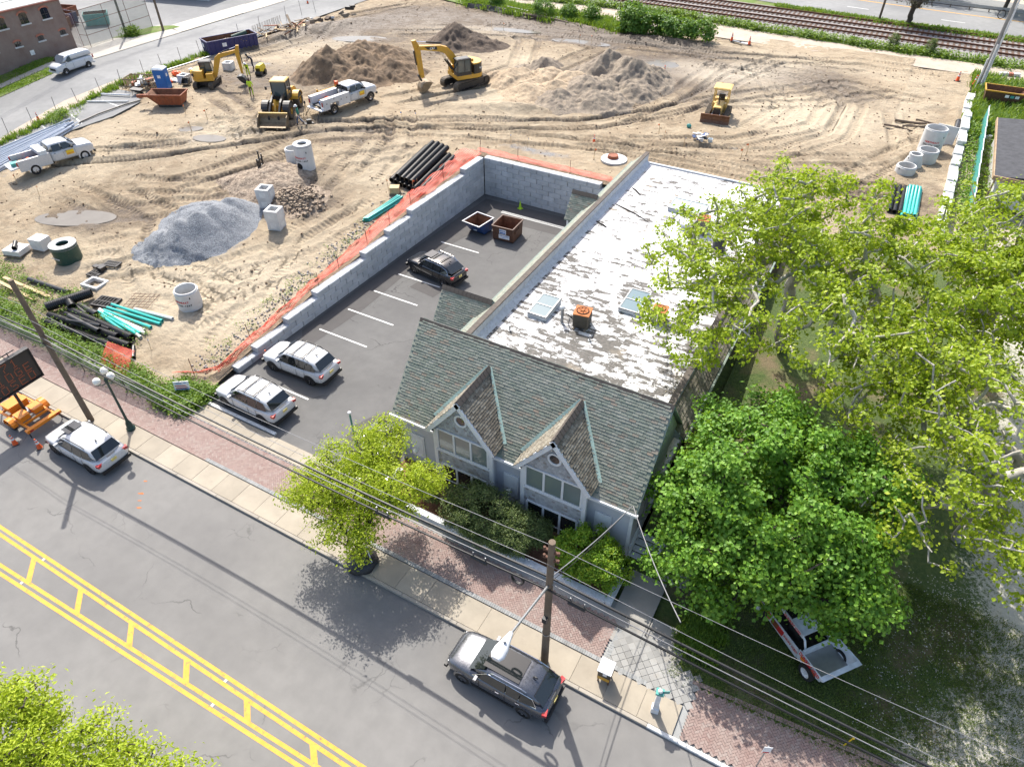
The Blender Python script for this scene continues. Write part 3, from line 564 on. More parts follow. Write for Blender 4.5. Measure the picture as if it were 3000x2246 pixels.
for i in range(-9, 10):
    for j in range(-9, 10):
        x = -1.5 + (i - j) * .3 * c45; y = 15.2 + (i + j) * .3 * c45
        if -3.2 < x < .45 and 14.08 < y < 16.15 + (x > -1.4) * -.7: link('stone_paver', st_, walk, (x, y, .134 + random.uniform(-.004, .004)), PI / 4)
# ---- sunken parking lot
lot = sheet('parking_lot', [(-31.6, 17.34), (-17.2, 17.34), (-17.2, 50), (-31.2, 50)], 0, 'lot_asphalt')
for v in lot.data.vertices: v.co.z = .0
for (xa, ya, xb) in ((-29.2, 40.6, -25.6), (-29.4, 37.75, -25.6), (-29.4, 34.95, -25.6), (-29.6, 32.2, -25.7), (-29.8, 29.43, -25.8), (-30, 26.6, -25.9), (-30, 23.7, -25.9), (-30.1, 20.75, -25.8)): stripe('stall_line', rect(xa, xb, ya - .06, ya + .06), 'paint_white', lot, .012)
b = MB(); b.bx(-30.9, -25.4, 17.42, 17.62, .0, .12); b.build('wheel_stop', 'paint_white', lot)
pt = [(-21.6, 19.0), (-21.9, 20.4), (-21.4, 21.6), (-20.4, 22.6), (-19.2, 23.2), (-18.1, 22.6), (-17.9, 18.6), (-19.5, 17.9), (-20.9, 18.0)]
stripe('asphalt_patch', pt, 'patch_asphalt', lot, .016); stripe('asphalt_patch', [(-29.9, 49), (-30.6, 38), (-31, 26), (-29.4, 24), (-28.8, 30), (-28.9, 36), (-28.2, 41), (-27, 46), (-18, 46.3), (-18, 49.4)], 'patch_asphalt', lot, .008); stripe('asphalt_patch', [(-27.6, 33.9), (-25.3, 33.6), (-25.1, 34.8), (-27.4, 35.1)], 'patch_asphalt', lot, .01)
for k in range(7):
    b = MB(); b.bx(-.43, .43, -.18, -.13, 0, .02).bx(-.43, .43, .13, .18, 0, .02)
    for i in range(9): b.bx(-.42 + i * .1, -.38 + i * .1, -.13, .13, 0, .012)
    b.build('drain_grate', 'rust_red' if k < 0 else 'galv', lot, loc=(-27.0 + k * .88, 47.5, .012))
# ---- retaining wall of big concrete blocks
CH = .432; BL = 1.17
def block_mesh(w, nm='block'):
    b = MB(); c = .045; d = .6; f = lambda g, y, q: [(-w / 2 + g + q, y, g), (w / 2 - g - q, y, g), (w / 2 - g - q, y, CH - g), (-w / 2 + g + q, y, CH - g)]
    b.loft([f(0, d, .012), f(.0, c, .012), f(c, 0, .012)]); return b.mesh(nm, 'wall_block')
BMS = {1.: block_mesh(BL), .5: block_mesh(BL / 2)}
rw = thing('retaining_wall', 'stepped light grey concrete block retaining wall round the sunken parking lot', 'wall', (-30.45, 49.7, 0))
def wall_run(p0, p1, top, par, flip=False):
    """courses of blocks from p0 to p1; face looks to the right-hand side of the run"""
    p0 = Vector(p0); p1 = Vector(p1); d = (p1 - p0); L = d.length; d.normalize(); a = math.atan2(d.y, d.x)
    for c in range(8):
        s = (BL / 2 if c % 2 else 0); k = -1
        while True:
            k += 1; m = s + k * BL + BL / 2; w = 1.
            if m + BL / 2 > L + .1: break
            if flip: m = L - m
            if top(m) > c + .5:
                p = p0 + d * m; o = link('block', BMS[w], par, (p.x + random.uniform(-.006, .006) - par.location.x, p.y - par.location.y, c * (CH + .003)), a); o.scale = (1, 1, 1)
                o.rotation_euler[2] += random.uniform(-.006, .006)
        if c % 2 and top(L if flip else 0) > c + .5:
            p = p0 + d * (L - BL / 4 if flip else BL / 4); link('block', BMS[.5], par, (p.x - par.location.x, p.y - par.location.y, c * (CH + .003)), a)
tops = lambda m: 8 if m < 2.8 else 7 if m < 11.1 else 6 if m < 13.5 else 5 if m < 16.3 else 4 if m < 22 else 3 if m < 24.9 else 2 if m < 27.2 else 1
# side run: face toward +x; a run heading -y keeps +x on its left, so build it from front to back
Lw = 30.2
wall_run((-31.32, 19.5), (-30.45, 49.7), lambda m: tops(Lw - m), rw, True)
for o in rw.children: o.rotation_euler[2] += 0
wall_run((-30.45, 49.7), (-18.6, 49.7), lambda m: 8, rw)
# backfill strip behind the wall and under the net
def strip_np(name, A, B, n, m, f, mat, amp, seed, net=True):
    A = np.array(A, float); B = np.array(B, float); t = np.linspace(0, 1, n)
    ca = np.stack([np.interp(t, np.linspace(0, 1, len(A)), A[:, k]) for k in range(A.shape[1])], 1); cb = np.stack([np.interp(t, np.linspace(0, 1, len(B)), B[:, k]) for k in range(B.shape[1])], 1)
    V = []; NV = []
    sl = np.concatenate([[0], np.cumsum(np.linalg.norm(np.diff(ca[:, :2], axis=0), axis=1))])
    for j in range(m):
        w = j / (m - 1); P = ca * (1 - w) + cb * w; nz = vnoise(P[:, 0] * 1.0 + 50, P[:, 1] + w * 2.0, 1.1, seed, 4) - .5
        P = P.copy(); P[:, 2] += f(w) + nz * amp * (1 if 0 < j < m - 1 else .5); P[:, 0] += (vnoise(P[:, 0], P[:, 1] + 9 * w, .8, seed + 1, 3) - .5) * amp * .8
        V.append(P); NV.append(np.stack([sl, np.full(n, w * np.linalg.norm(ca - cb, axis=1).mean()), np.zeros(n)], 1))
    V = np.stack(V, 1).reshape(-1, 3); NV = np.stack(NV, 1).reshape(-1, 3); id_ = np.arange(n * m).reshape(n, m)
    return npmesh(name, V, np.stack([id_[:-1, :-1], id_[1:, :-1], id_[1:, 1:], id_[:-1, 1:]], -1).reshape(-1, 4), mat, vec=NV, smooth=True)
wt = [(19.5, .35), (22.4, .7), (24.6, 1.05), (27.6, 1.5), (33.2, 1.95), (36, 2.35), (38.6, 2.75), (46.9, 3.2), (50.3, 3.35)]
xw = lambda y: -31.32 + (y - 19.5) * .0288 - .55
o = strip_np('backfill', [(xw(y), y, z - .1) for y, z in wt], [(-32.6, y, h(y) - .12) for y, z in wt], 160, 6, lambda w: .0, 'soil_sandy', .18, 41); tag(o, kind='structure')
o = strip_np('backfill', [(-30.9 + k, 50.28, 3.3) for k in range(13)], [(-31.5 + k * 1.05, 51.8, 3.22) for k in range(13)], 80, 6, lambda w: .0, 'soil_sandy', .12, 43); tag(o, kind='structure')
net = strip_np('safety_net', [(xw(y) - .02, y, z + .12) for y, z in wt], [(-32.75 - .02 * (y - 30), y, h(y) + .1) for y, z in wt], 260, 9, lambda w: .22 * math.sin(w * PI) + .10, 'orange_net', .6, 45); tag(net, 'long crumpled orange safety net lying along the top of the side retaining wall', 'safety net')
net2 = strip_np('safety_net', [(-31.6 + k, 50.36, 3.5) for k in range(14)], [(-31.9 + k, 51.5, 3.42) for k in range(14)], 130, 8, lambda w: .14 * math.sin(w * PI) + .08, 'orange_net', .35, 47); tag(net2, 'orange safety net lying behind the back retaining wall', 'safety net')
net3 = strip_np('safety_net', [(-34.3, 17.9, .75), (-33, 18.6, .8), (-32.2, 19.5, .8), (-32, 20.6, .8)], [(-34.1, 18.6, .2), (-32.9, 19.3, .25), (-32.2, 20.3, .4), (-32.1, 21.3, .5)], 60, 8, lambda w: .1 * math.sin(w * PI), 'orange_net', .35, 49); tag(net3, 'orange safety net standing at the front end of the retaining wall', 'safety net')
net4 = strip_np('safety_net', [(-40.5, 18.1, .75), (-39.4, 18.2, .8), (-38.2, 18.35, .7)], [(-39.6, 16.55, .15), (-38.5, 16.6, .2), (-37.3, 16.8, .15)], 50, 10, lambda w: .1 * math.sin(w * PI), 'orange_net', .25, 51); tag(net4, 'square of orange net draped over the weeds near the street lamp', 'safety net')
for i, (x, y) in enumerate(((-31.6, 45), (-31.75, 40.4), (-31.75, 37.4), (-31.9, 34.8), (-32.05, 31.5), (-32, 29.2), (-32.4, 26.3), (-32.6, 23), (-33.6, 18.9), (-31.4, 50.6), (-27.7, 50.9), (-22.5, 50.6))):
    b = MB(); b.cyl((0, 0, -.2), (random.uniform(-.12, .12), random.uniform(-.1, .1), 1.25), .022, n=6); o = b.build('net_post', 'rebar', loc=(x, y, h(y))); tag(o, 'thin rusty steel post holding the orange net behind the retaining wall', 'post', 'posts of the orange net')
# ---- back (side) street at the left
ss = sheet('side_street', rect(-86, -75.6, 5, 170), .0, 'back_asphalt')
sheet('verge', rect(-91.6, -86.1, 5, 49.5), .02, 'verge'); fw = sheet('far_sidewalk', [(-89.4, 10), (-88.2, 10), (-88.2, 49.5), (-86.1, 49.6), (-86.1, 64.8), (-91.6, 66), (-91.6, 53.5), (-89.4, 49)], .03, 'drive_concrete')
sheet('driveway', [(-86.2, 64.8), (-86.2, 76), (-90, 80), (-90, 66)], .032, 'drive_concrete'); sheet('yard', [(-91.6, 53.8), (-91.6, 64), (-89.9, 66), (-90, 90), (-150, 110), (-150, 53.8)], .01, 'back_asphalt'); sheet('verge', [(-91.8, 58.5), (-89.6, 60), (-88.2, 66.5), (-89.6, 66.6), (-91.8, 64.8)], .045, 'verge'); sheet('far_sidewalk', rect(-89.8, -86.1, 76, 140), .03, 'drive_concrete')
b = MB()
for k in range(40): b.bx(-86.12, -85.98, 5 + k * 3, 7.98 + k * 3, 0, 0)
sp = sheet('sand_spill', [(-75.9, 30), (-77.3, 36), (-78.2, 42), (-77.4, 47), (-76.5, 52), (-75.8, 60), (-74.5, 60), (-74.5, 30)], .012, 'path_dirt')
old = sheet('old_asphalt', [(-75.4, 31), (-73.4, 31), (-69.5, 41.5), (-69.5, 45), (-72, 46.5), (-75.4, 46)], .16, 'back_asphalt')
for (x0, y0, x1, y1) in ((-75, 34, -72.6, 33.4), (-74.8, 37, -72.0, 36.2), (-74.5, 40, -71.2, 39.0), (-73.8, 43.5, -70.6, 43.2)):
    b = MB(); b.poly([(x0, y0, h(y0) + .17), (x1, y1, h(y1) + .17), (x1, y1 + .15, h(y1 + .15) + .17), (x0, y0 + .15, h(y0 + .15) + .17)]); b.build('stall_line', 'paint_white', old)
for k in range(24):
    y = 30 + k * 1.25; b = MB(); b.rbox((0, 0, .06), (.16, 1.2, .16)); o = b.build('kerb', 'kerb_concrete', ss, loc=(-75.55 + random.uniform(-.02, .02), y, h(y)))
    o.rotation_euler[0] = math.atan(.108) if y < 48 else 0
# ---- railway, path and highway at the back
sheet('dirt_path', [(-110, 104.5), (-58, 100.6), (-47, 99.1), (-38, 97.4), (-22, 97), (20, 96), (60, 95), (60, 100.5), (9, 101), (-5, 101.4), (-20, 102.7), (-33, 104.3), (-46, 103.8), (-55, 102.6), (-110, 110)], .015, 'path_dirt')
sheet('grass_bank', [(-110, 100.5), (-70, 97.5), (-58, 94.3), (-50, 93.5), (-40, 93.2), (-35, 92.4), (-34, 96.5), (-40, 97.9), (-48, 99.2), (-58, 100.7), (-110, 105)], .13, 'verge')
sheet('grass_bank', [(-110, 109), (-55, 102.6), (-46, 103.8), (-33, 104.3), (-20, 102.7), (-5, 101.4), (9, 101), (60, 100), (60, 101.2), (9, 102.4), (-5, 102.8), (-20, 104.1), (-33, 105.8), (-46, 105.5), (-110, 112)], .025, 'verge')
ry = lambda y, x: y - .046 * (x + 6)
sheet('track_bed', [(-150, ry(105, -150)), (-46, 105.3), (-33, 105.6), (-20, 103.9), (-5, 102.6), (9, 102.2), (60, 100.5), (60, ry(115.7, 60)), (-150, ry(115.7, -150))], .12, 'ballast')
sheet('verge', [(-150, ry(115.6, -150)), (60, ry(115.6, 60)), (60, 112.6), (12, 114.6), (-5, 115.6), (-25, 119.3), (-60, 124.5), (-150, 138)], .08, 'verge')
hw = sheet('highway', [(-150, 139), (-60, 124.3), (-25, 119.1), (-5, 115.3), (12, 114.2), (60, 111.5), (60, 128), (-150, 160)], .14, 'back_asphalt')
hy = lambda y, x: y - .105 * x + (.0009 * x * x if x > -30 else .02 * (-30 - x))
for k in range(30):
    x = -40 + k * 2.7; b = MB(); z = 3.3 + .148
    b.poly([(x, hy(125, x), z), (x + 2.71, hy(125, x + 2.7), z), (x + 2.71, hy(125.3, x + 2.7), z), (x, hy(125.3, x), z)]); b.build('edge_line', 'paint_yellow', hw)
for k in range(8):
    x = -49 + k * 12.6; b = MB(); z = 3.3 + .148; b.poly([(x, hy(120, x), z), (x + 3, hy(120, x + 3), z), (x + 3, hy(120.2, x + 3), z), (x, hy(120.2, x), z)]); b.build('lane_dash', 'paint_white', hw)
for tr, (ya, yb) in enumerate(((106.6, 108.9), (111.3, 114.1))):
    t = thing('railway_track', ('near' if tr == 0 else 'far') + ' of the two rusty railway tracks on grey ballast', 'railway track', (0, 0, 3.4), group='railway tracks behind the site')
    for yy in (ya, yb):
        b = MB()
        for x0, x1 in ((-150, 60),):
            for (dy0, dy1, z0, z1) in ((-.09, .09, .1, .14), (-.03, .03, .14, .25), (-.055, .055, .25, .3)): b.hexa([(x0, ry(yy, x0) + dy0, z0), (x1, ry(yy, x1) + dy0, z0), (x1, ry(yy, x1) + dy1, z0), (x0, ry(yy, x0) + dy1, z0), (x0, ry(yy, x0) + dy0, z1), (x1, ry(yy, x1) + dy0, z1), (x1, ry(yy, x1) + dy1, z1), (x0, ry(yy, x0) + dy1, z1)])
        b.build('rail', 'rail_rust', t)
    yc = (ya + yb) / 2; L = (yb - ya) / 2 + .55; sl_ = MB(); sl_.bx(-.13, .13, -L, L, -.1, .1); me = sl_.mesh('sleeper', 'sleeper')
    for k in range(115):
        x = -62 + k * .65; link('sleeper', me, t, (x, ry(yc, x), .0), random.uniform(-.02, .02))
# puddles
for x, y, rx, ry_, a in PUD:
    b = MB(); z = h(y) - .055; b.poly([(x + 1.7 * rx * math.cos(t) * math.cos(a) - 1.7 * ry_ * math.sin(t) * math.sin(a), y + 1.7 * rx * math.cos(t) * math.sin(a) + 1.7 * ry_ * math.sin(t) * math.cos(a), z) for t in np.linspace(0, 2 * PI, 25)[:-1]]); tag(b.build('puddle', 'puddle_water'), kind='structure')
# ================================================================== MAIN BUILDING
BX0, BX1, EY, EZ, RY, RZ = -17.84, -4.3, 19.25, 3.9, 22.5, 7.85
bd = thing('shingled_building', 'grey clapboard commercial building with green shingle roof, two dormers and white flat roof', 'building', (0, 0, 0))
def tab_mesh(w, l, t, mat):
    b = MB(); b.hexa([(-w / 2, 0, 0), (w / 2, 0, 0), (w / 2, l, -.012), (-w / 2, l, -.012), (-w / 2, 0, t), (w / 2, 0, t), (w / 2, l, .002), (-w / 2, l, .002)]); return b.mesh('shingle', mat)
TABS = {}
def shingles(par, o, u, v, U, Vv, w, ex, inside, mat, single=0, tabmat='shingle_tab', t=.034, jit=1., name='shingle_mass', key=None):
    """lapped tabs on a plane: o origin, u along the eave, v up the slope; inside(a,b) keeps a tab"""
    o, u, v = Vector(o), Vector(u).normalized(), Vector(v).normalized(); nn = u.cross(v).normalized()
    L = []
    for r in range(int(Vv / ex)):
        off = (r % 2) * w / 2 + random.uniform(-.03, .03) * jit
        for c in range(int(U / w) + 1):
            a = off + c * w + w / 2; b_ = r * ex
            if a < U and inside(a, b_ + ex / 2): L.append((a + random.uniform(-.006, .006) * jit, b_ + random.uniform(-.012, .012) * jit, random.uniform(-.012, .012) * jit, random.uniform(0, .008) * jit))
    if key: L.sort(key=key)
    if single:
        k_ = (w, ex, tabmat)
        if k_ not in TABS: TABS[k_] = tab_mesh(w - .012, ex * 1.5, t, tabmat)
        for a, b_, rr, z in L[:single]:
            m = Matrix.Rotation(rr, 3, 'Z'); B = Matrix((u, v, nn)).transposed() @ m; ob = link('shingle', TABS[k_], par); ob.matrix_local = Matrix.Translation(o + u * a + v * b_ + nn * z) @ B.to_4x4()
        L = L[single:]
    if not L: return
    A = np.array(L); n = len(A); l = ex * 1.5; c, s = np.cos(A[:, 2]), np.sin(A[:, 2]); V = []
    for lx, ly, lz in ((-1, 0, 0), (1, 0, 0), (1, 1, -.012), (-1, 1, -.012), (-1, 0, t), (1, 0, t), (1, 1, .002), (-1, 1, .002)):
        x_, y_ = lx * (w - .012) / 2, ly * l; aa = A[:, 0] + x_ * c - y_ * s; bb = A[:, 1] + x_ * s + y_ * c; zz = A[:, 3] + lz
        V.append(aa[:, None] * np.array(u) + bb[:, None] * np.array(v) + zz[:, None] * np.array(nn) + np.array(o))
    V = np.stack(V, 1).reshape(-1, 3); F = np.array([(4, 5, 6, 7), (0, 1, 5, 4), (1, 2, 6, 5), (3, 0, 4, 7)]); Q = (np.arange(n)[:, None, None] * 8 + F).reshape(-1, 4)
    tag(npmesh(name, V, Q, mat, par, dict(v=np.repeat(rng.random(n), 4))), kind='stuff')
DC = (-13.36, -8.37); DW, DEZ, DAZ, DY = 1.95, 4.42, 6.95, 19.05
SLP = (RZ - EZ) / (RY - EY); yat = lambda z: EY + (z - EZ) / SLP
VL = math.hypot(RZ - EZ, RY - EY); vdir = (0, RY - EY, RZ - EZ)
# walls
b = MB(); b.bx(-17.6, -4.5, 19.5, 24, 0, 3.95); b.build('front_wall', 'clapboard', bd)
b = MB()
for k in range(27): b.hexa([(-17.63, 19.475, .25 + k * .135), (-4.47, 19.475, .25 + k * .135), (-4.47, 19.5, .25 + k * .135), (-17.63, 19.5, .25 + k * .135), (-17.63, 19.492, .38 + k * .135), (-4.47, 19.492, .38 + k * .135), (-4.47, 19.5, .38 + k * .135), (-17.63, 19.5, .38 + k * .135)])
b.build('clapboards', 'clapboard', bd)
b = MB(); b.bx(-18, -4.6, 23.9, 53.9, 0, 4.0); b.build('rear_wall', 'stucco', bd)
for x in (-17.6, -4.62): b = MB(); b.bx(x - .02, x + .14, 19.44, 19.6, 0, 3.85); b.build('corner_board', 'trim_white', bd)
b = MB(); b.bx(-17.7, -4.4, 19.3, 19.46, 3.62, 3.86); b.build('fascia', 'trim_white', bd)
# front roof: deck, back slope and gable ends
b = MB(); b.hexa([(BX0, EY, EZ - .1), (BX1, EY, EZ - .1), (BX1, RY, RZ - .1), (BX0, RY, RZ - .1), (BX0, EY, EZ), (BX1, EY, EZ), (BX1, RY, RZ), (BX0, RY, RZ)])
b.hexa([(BX0, RY, RZ - .1), (BX1, RY, RZ - .1), (BX1, 25.3, 4.3), (BX0, 25.3, 4.3), (BX0, RY, RZ), (BX1, RY, RZ), (BX1, 25.3, 4.4), (BX0, 25.3, 4.4)])
rf = b.build('front_roof', 'slate_green', bd)
for x in (-17.62, -4.5): b = MB(); b.prism([(19.5, 3.8), (25.2, 3.8), (25.2, 4.2), (RY, RZ - .15), (19.5, 4.1)], 'x', x - .02, x + .02); b.build('gable_wall', 'clapboard', bd)
def main_in(a, b_):
    z = EZ + b_ / VL * (RZ - EZ); x = BX0 + a
    for c in DC:
        if abs(x - c) < (DW + .02 if z < DEZ else DW * (DAZ - z) / (DAZ - DEZ)): return False
    return x < BX1 - .1
shingles(rf, (BX0, EY, EZ + .006), (1, 0, 0), vdir, BX1 - BX0, VL, .30, .142, main_in, 'shingle_mass', 300, key=lambda p: (13.5 - p[0]) * .35 + p[1])
cap = MB(); cap.prism([(-.19, -.2), (0, .06), (.19, -.2), (.17, -.23), (0, .02), (-.17, -.23)], 'x', 0, .34); cm = cap.mesh('ridge_cap', 'ridge_brown')
for k in range(46): o = link('ridge_cap', cm, rf, (BX0 + .293 * k, RY, RZ + random.uniform(0, .015))); o.rotation_euler[1] = .03
b = MB(); b.bx(-17.9, -4.24, 19.12, 19.28, 3.76, 3.9); b.build('gutter', 'trim_white', bd)
# dormers
for di, c in enumerate(DC):
    d = MB(); d.bx(c - 1.66, c + 1.66, DY, 21, .2, DEZ - .05); d.prism([(c - 1.8, DEZ - .06), (c + 1.8, DEZ - .06), (c, DAZ - .12)], 'y', DY + .01, 21.2)
    dm = d.build('dormer', 'clapboard', bd)
    # roof planes with a little thickness
    for s in (-1, 1):
        f = [(c, 18.78, DAZ), (c, yat(DAZ), DAZ), (c + s * DW, yat(DEZ), DEZ), (c + s * DW, 18.78, DEZ)]; b = MB()
        b.hexa([(x, y, z - .09) for x, y, z in f] + f); pl = b.build('dormer_roof', 'ridge_brown', dm)
        ul = yat(DAZ) - 18.78; sl = math.hypot(DW, DAZ - DEZ)
        if s > 0: o_, u_, v_ = (c + DW, 18.79, DEZ + .006), (0, 1, 0), (-DW, 0, DAZ - DEZ)
        else: o_, u_, v_ = (c - DW, yat(DAZ), DEZ + .006), (0, -1, 0), (DW, 0, DAZ - DEZ)
        lim = lambda bb: (yat(DEZ + bb / sl * (DAZ - DEZ)) - 18.78)
        ins = (lambda a, bb: a < lim(bb) - .1) if s > 0 else (lambda a, bb: a > ul - lim(bb) + .1)
        shingles(pl, o_, u_, v_, ul, sl - .1, .22, .14, ins, 'dormer_shingle', name='shingle_mass')
        # copper valley flashing
        p0 = Vector((c + s * .03, yat(DAZ), DAZ)); p1 = Vector((c + s * DW, yat(DEZ), DEZ)); nr = Vector((0, -vdir[2], vdir[1])).normalized(); sd = (p1 - p0).cross(nr).normalized() * s
        sd = sd if sd.x * s > 0 else -sd
        b = MB(); q = [p0 + nr * .03, p1 + nr * .03, p1 + nr * .05 + sd * .2, p0 + nr * .05 + sd * .13]; b.hexa([p - nr * .02 for p in q] + q); b.build('valley_flashing', 'copper_green', dm)
        # barge board
        e0 = Vector((c + s * (DW + .02), 0, DEZ - .02)); e1 = Vector((c, 0, DAZ + .02)); nd = Vector((-(e1 - e0).z, 0, (e1 - e0).x)).normalized(); nd = nd if nd.z < 0 else -nd
        b = MB(); P4 = [e0, e1, e1 + nd * .24, e0 + nd * .24]; b.hexa([(p.x, 18.74, p.z) for p in P4] + [(p.x, 18.84, p.z) for p in P4]); b.build('barge_board', 'trim_white', dm)
        b = MB(); b.bx(c + s * 1.62 - .1, c + s * 1.62 + .1, DY - .06, DY + .1, 1.5 if s < 0 or di == 0 else 1.9, DEZ - .05); b.build('corner_board', 'trim_white', dm)
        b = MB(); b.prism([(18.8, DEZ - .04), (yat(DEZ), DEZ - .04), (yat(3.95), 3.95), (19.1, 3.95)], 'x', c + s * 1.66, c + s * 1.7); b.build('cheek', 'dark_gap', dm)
    o = None
    for k in range(10): o = link('ridge_cap', cm, dm, (c, 18.78 + k * .29, DAZ + .09)); o.rotation_euler = (.0, 0, PI / 2)
    # cedar shakes on the gable and between the windows
    shingles(dm, (c - 1.75, DY, DEZ + .02), (1, 0, 0), (0, 0, 1), 3.5, 2.4, .17, .14, lambda a, bb: abs(a - 1.75) < 1.72 * (2.4 - bb - .12) / 2.4 and (a - 1.75) ** 2 + (bb - 1.15) ** 2 > .09, 'cedar_shake', t=.016, name='shake_mass')
    shingles(dm, (c - 1.55, DY, 1.98), (1, 0, 0), (0, 0, 1), 3.1, 1.05, .17, .14, lambda a, bb: True, 'cedar_shake', t=.016, name='shake_mass')
    # round window
    b = MB(); n = 24; b.loft([[(c + r_ * math.cos(2 * PI * k / n), y_, 5.6 + r_ * math.sin(2 * PI * k / n) * 1.05) for k in range(n)] for r_, y_ in ((.36, DY), (.36, DY - .07), (.26, DY - .07), (.25, DY - .03))], cap=False); rw_ = b.build('round_window', 'trim_white', dm, 40)
    b = MB(); b.poly([(c + .26 * math.cos(2 * PI * k / n), DY - .035, 5.6 + .27 * math.sin(2 * PI * k / n)) for k in range(n)]); b.build('pane', 'window_glass', rw_)
    # window bands
    for zz0, zz1, X0, pm_, tr in ((3.08, 4.40, 1.46, 'shade_pane', 3), (.32, 1.9, 1.35, 'window_glass', 3)):
        fr = MB(); y0, y1 = DY - .07, DY - .004; fr.bx(c - X0, c + X0, y0, y1, zz0 - .1, zz0).bx(c - X0, c + X0, y0, y1, zz1, zz1 + .1)
        for k in range(tr + 1):
            x = c - X0 + k * 2 * X0 / tr; fr.bx(x - .055, x + .055, y0 + .003, y1, zz0 + .001, zz1 - .001)
        if zz0 < 1:
            for k in range(tr): x = c - X0 + k * 2 * X0 / tr; fr.bx(x + .056, x + 2 * X0 / tr - .056, y0 + .01, y1, .75, .81)
        else: fr.bx(c - X0 - .1, c + X0 + .1, y0 - .03, y1 + .001, zz0 - .16, zz0 - .101)
        w_ = fr.build('window', 'trim_white', dm)
        for k in range(tr):
            x = c - X0 + k * 2 * X0 / tr; p = MB(); p.poly([(x + .056, DY - .03, zz0), (x + 2 * X0 / tr - .056, DY - .03, zz0), (x + 2 * X0 / tr - .056, DY - .03, zz1), (x + .056, DY - .03, zz1)]); p.build('pane', pm_, w_)
            if zz0 > 2: p = MB(); p.bx(x + .06, x + 2 * X0 / tr - .06, DY - .028, DY - .01, zz0 + .0, zz0 + .22); p.build('blind_hem', 'bark_dark', w_)
# framed panels with globe lamps on the wall between
for x in (-16.5, -10.85, -5.9):
    b = MB(); b.bx(x - .42, x + .42, 19.43, 19.475, 1.1, 2.75); b.bx(x - .33, x + .33, 19.41, 19.44, 1.2, 2.65); pn = b.build('wall_panel', 'trim_white', bd)
    b = MB(); b.cyl((x, 19.4, 1.72), (x, 19.2, 1.72), .03); b.ball((x, 19.16, 1.75), .15); b.build('globe_lamp', 'globe', pn, 50)
# flat roof and parapets
b = MB(); b.bx(-17.0, -5.2, 24.2, 53.9, 4.0, 4.2); b.build('flat_roof', 'roof_coating', bd)
b = MB(); b.bx(-17.0, -5.2, 53.9, 54.1, 3.6, 4.32); b.build('roof_edge', 'parapet_white', bd)
for s, xi in ((-1, -16.95), (1, -5.25)):
    b = MB(); b.prism([(xi, 4.0), (xi, 4.98), (xi + s * .25, 4.98), (xi + s * 1.25, 4.05), (xi + s * 1.25, 3.9)], 'y', 24.6, 54.15); pp = b.build('parapet', 'parapet_white', bd)
    cc = MB(); cc.bx(-.17, .17, 0, .98, -.03, .05); cmh = cc.mesh('coping', 'ridge_brown')
    for k in range(30): o = link('coping', cmh, pp, (xi + s * .13, 24.65 + k * .985, 5.02 + random.uniform(0, .012)))
    ul = 29.5; o_, u_, v_ = ((xi - 1.27, 54.15, 4.04), (0, -1, 0), (1, 0, .93)) if s < 0 else ((xi + 1.27, 24.6, 4.04), (0, 1, 0), (-1, 0, .93))
    shingles(pp, o_, u_, v_, ul, 1.3, .3, .2, lambda a, bb: True, 'shingle_mass' if s < 0 else 'dormer_shingle')
    b = MB(); b.bx(xi + s * 1.38 - .06, xi + s * 1.38 + .06, 24.6, 54.15, 3.9, 4.02); b.build('gutter', 'slate_green', bd)
# cant strip along the parapet foot and tar streaks
b = MB(); b.prism([(-16.95, 4.2), (-16.95, 4.5), (-16.6, 4.204)], 'y', 24.7, 53.9); b.build('roof_upstand', 'parapet_white', bd)
for i, pts in enumerate(([(-16.4, 45.8), (-15.2, 45.3), (-14.4, 45.0), (-13.0, 44.2)], [(-16.6, 42.6), (-15.9, 42.3), (-15.6, 42.1)], [(-16.3, 49), (-15.9, 48.7), (-15.3, 48.1)])):
    b = MB(); b.tube([(x, y, 4.2) for x, y in pts], [.05, .09, .06, .02][:len(pts)], 6); b.build('tar_seam', 'dark_gap', bd)
# porch roofs on the parking side
for nm, yr, x0 in (('a', 29.1, -21.05), ('b', 44.8, -19.6)):
    wd = 1.3; b = MB(); b.hexa([(x0, yr - wd, 3.15), (-17.4, yr - wd, 3.15), (-17.2, yr, 4.9), (x0, yr, 4.9), (x0, yr - wd, 3.25), (-17.4, yr - wd, 3.25), (-17.2, yr, 5.0), (x0, yr, 5.0)])
    b.hexa([(x0, yr, 4.9), (-17.2, yr, 4.9), (-17.4, yr + wd, 3.15), (x0, yr + wd, 3.15), (x0, yr, 5.0), (-17.2, yr, 5.0), (-17.4, yr + wd, 3.25), (x0, yr + wd, 3.25)]); pr_ = b.build('porch_roof', 'slate_green', bd)
    shingles(pr_, (x0, yr - wd, 3.26), (1, 0, 0), (0, wd, 1.75), -17.3 - x0, 2.16, .3, .142, lambda a, bb: a < -17.9 - x0 + bb * .35, 'shingle_mass')
    for k in range(int((-17.4 - x0) / .3)): link('ridge_cap', cm, pr_, (x0 + .293 * k, yr, 5.05))
    b = MB(); b.prism([(yr - wd + .1, 3.2), (yr + wd - .1, 3.2), (yr, 4.85)], 'x', x0 + .15, x0 + .2); b.bx(x0 + .15, x0 + .27, yr - wd + .15, yr - wd + .27, 0, 3.2).bx(x0 + .15, x0 + .27, yr + wd - .27, yr + wd - .15, 0, 3.2); b.build('porch_frame', 'trim_white', pr_)
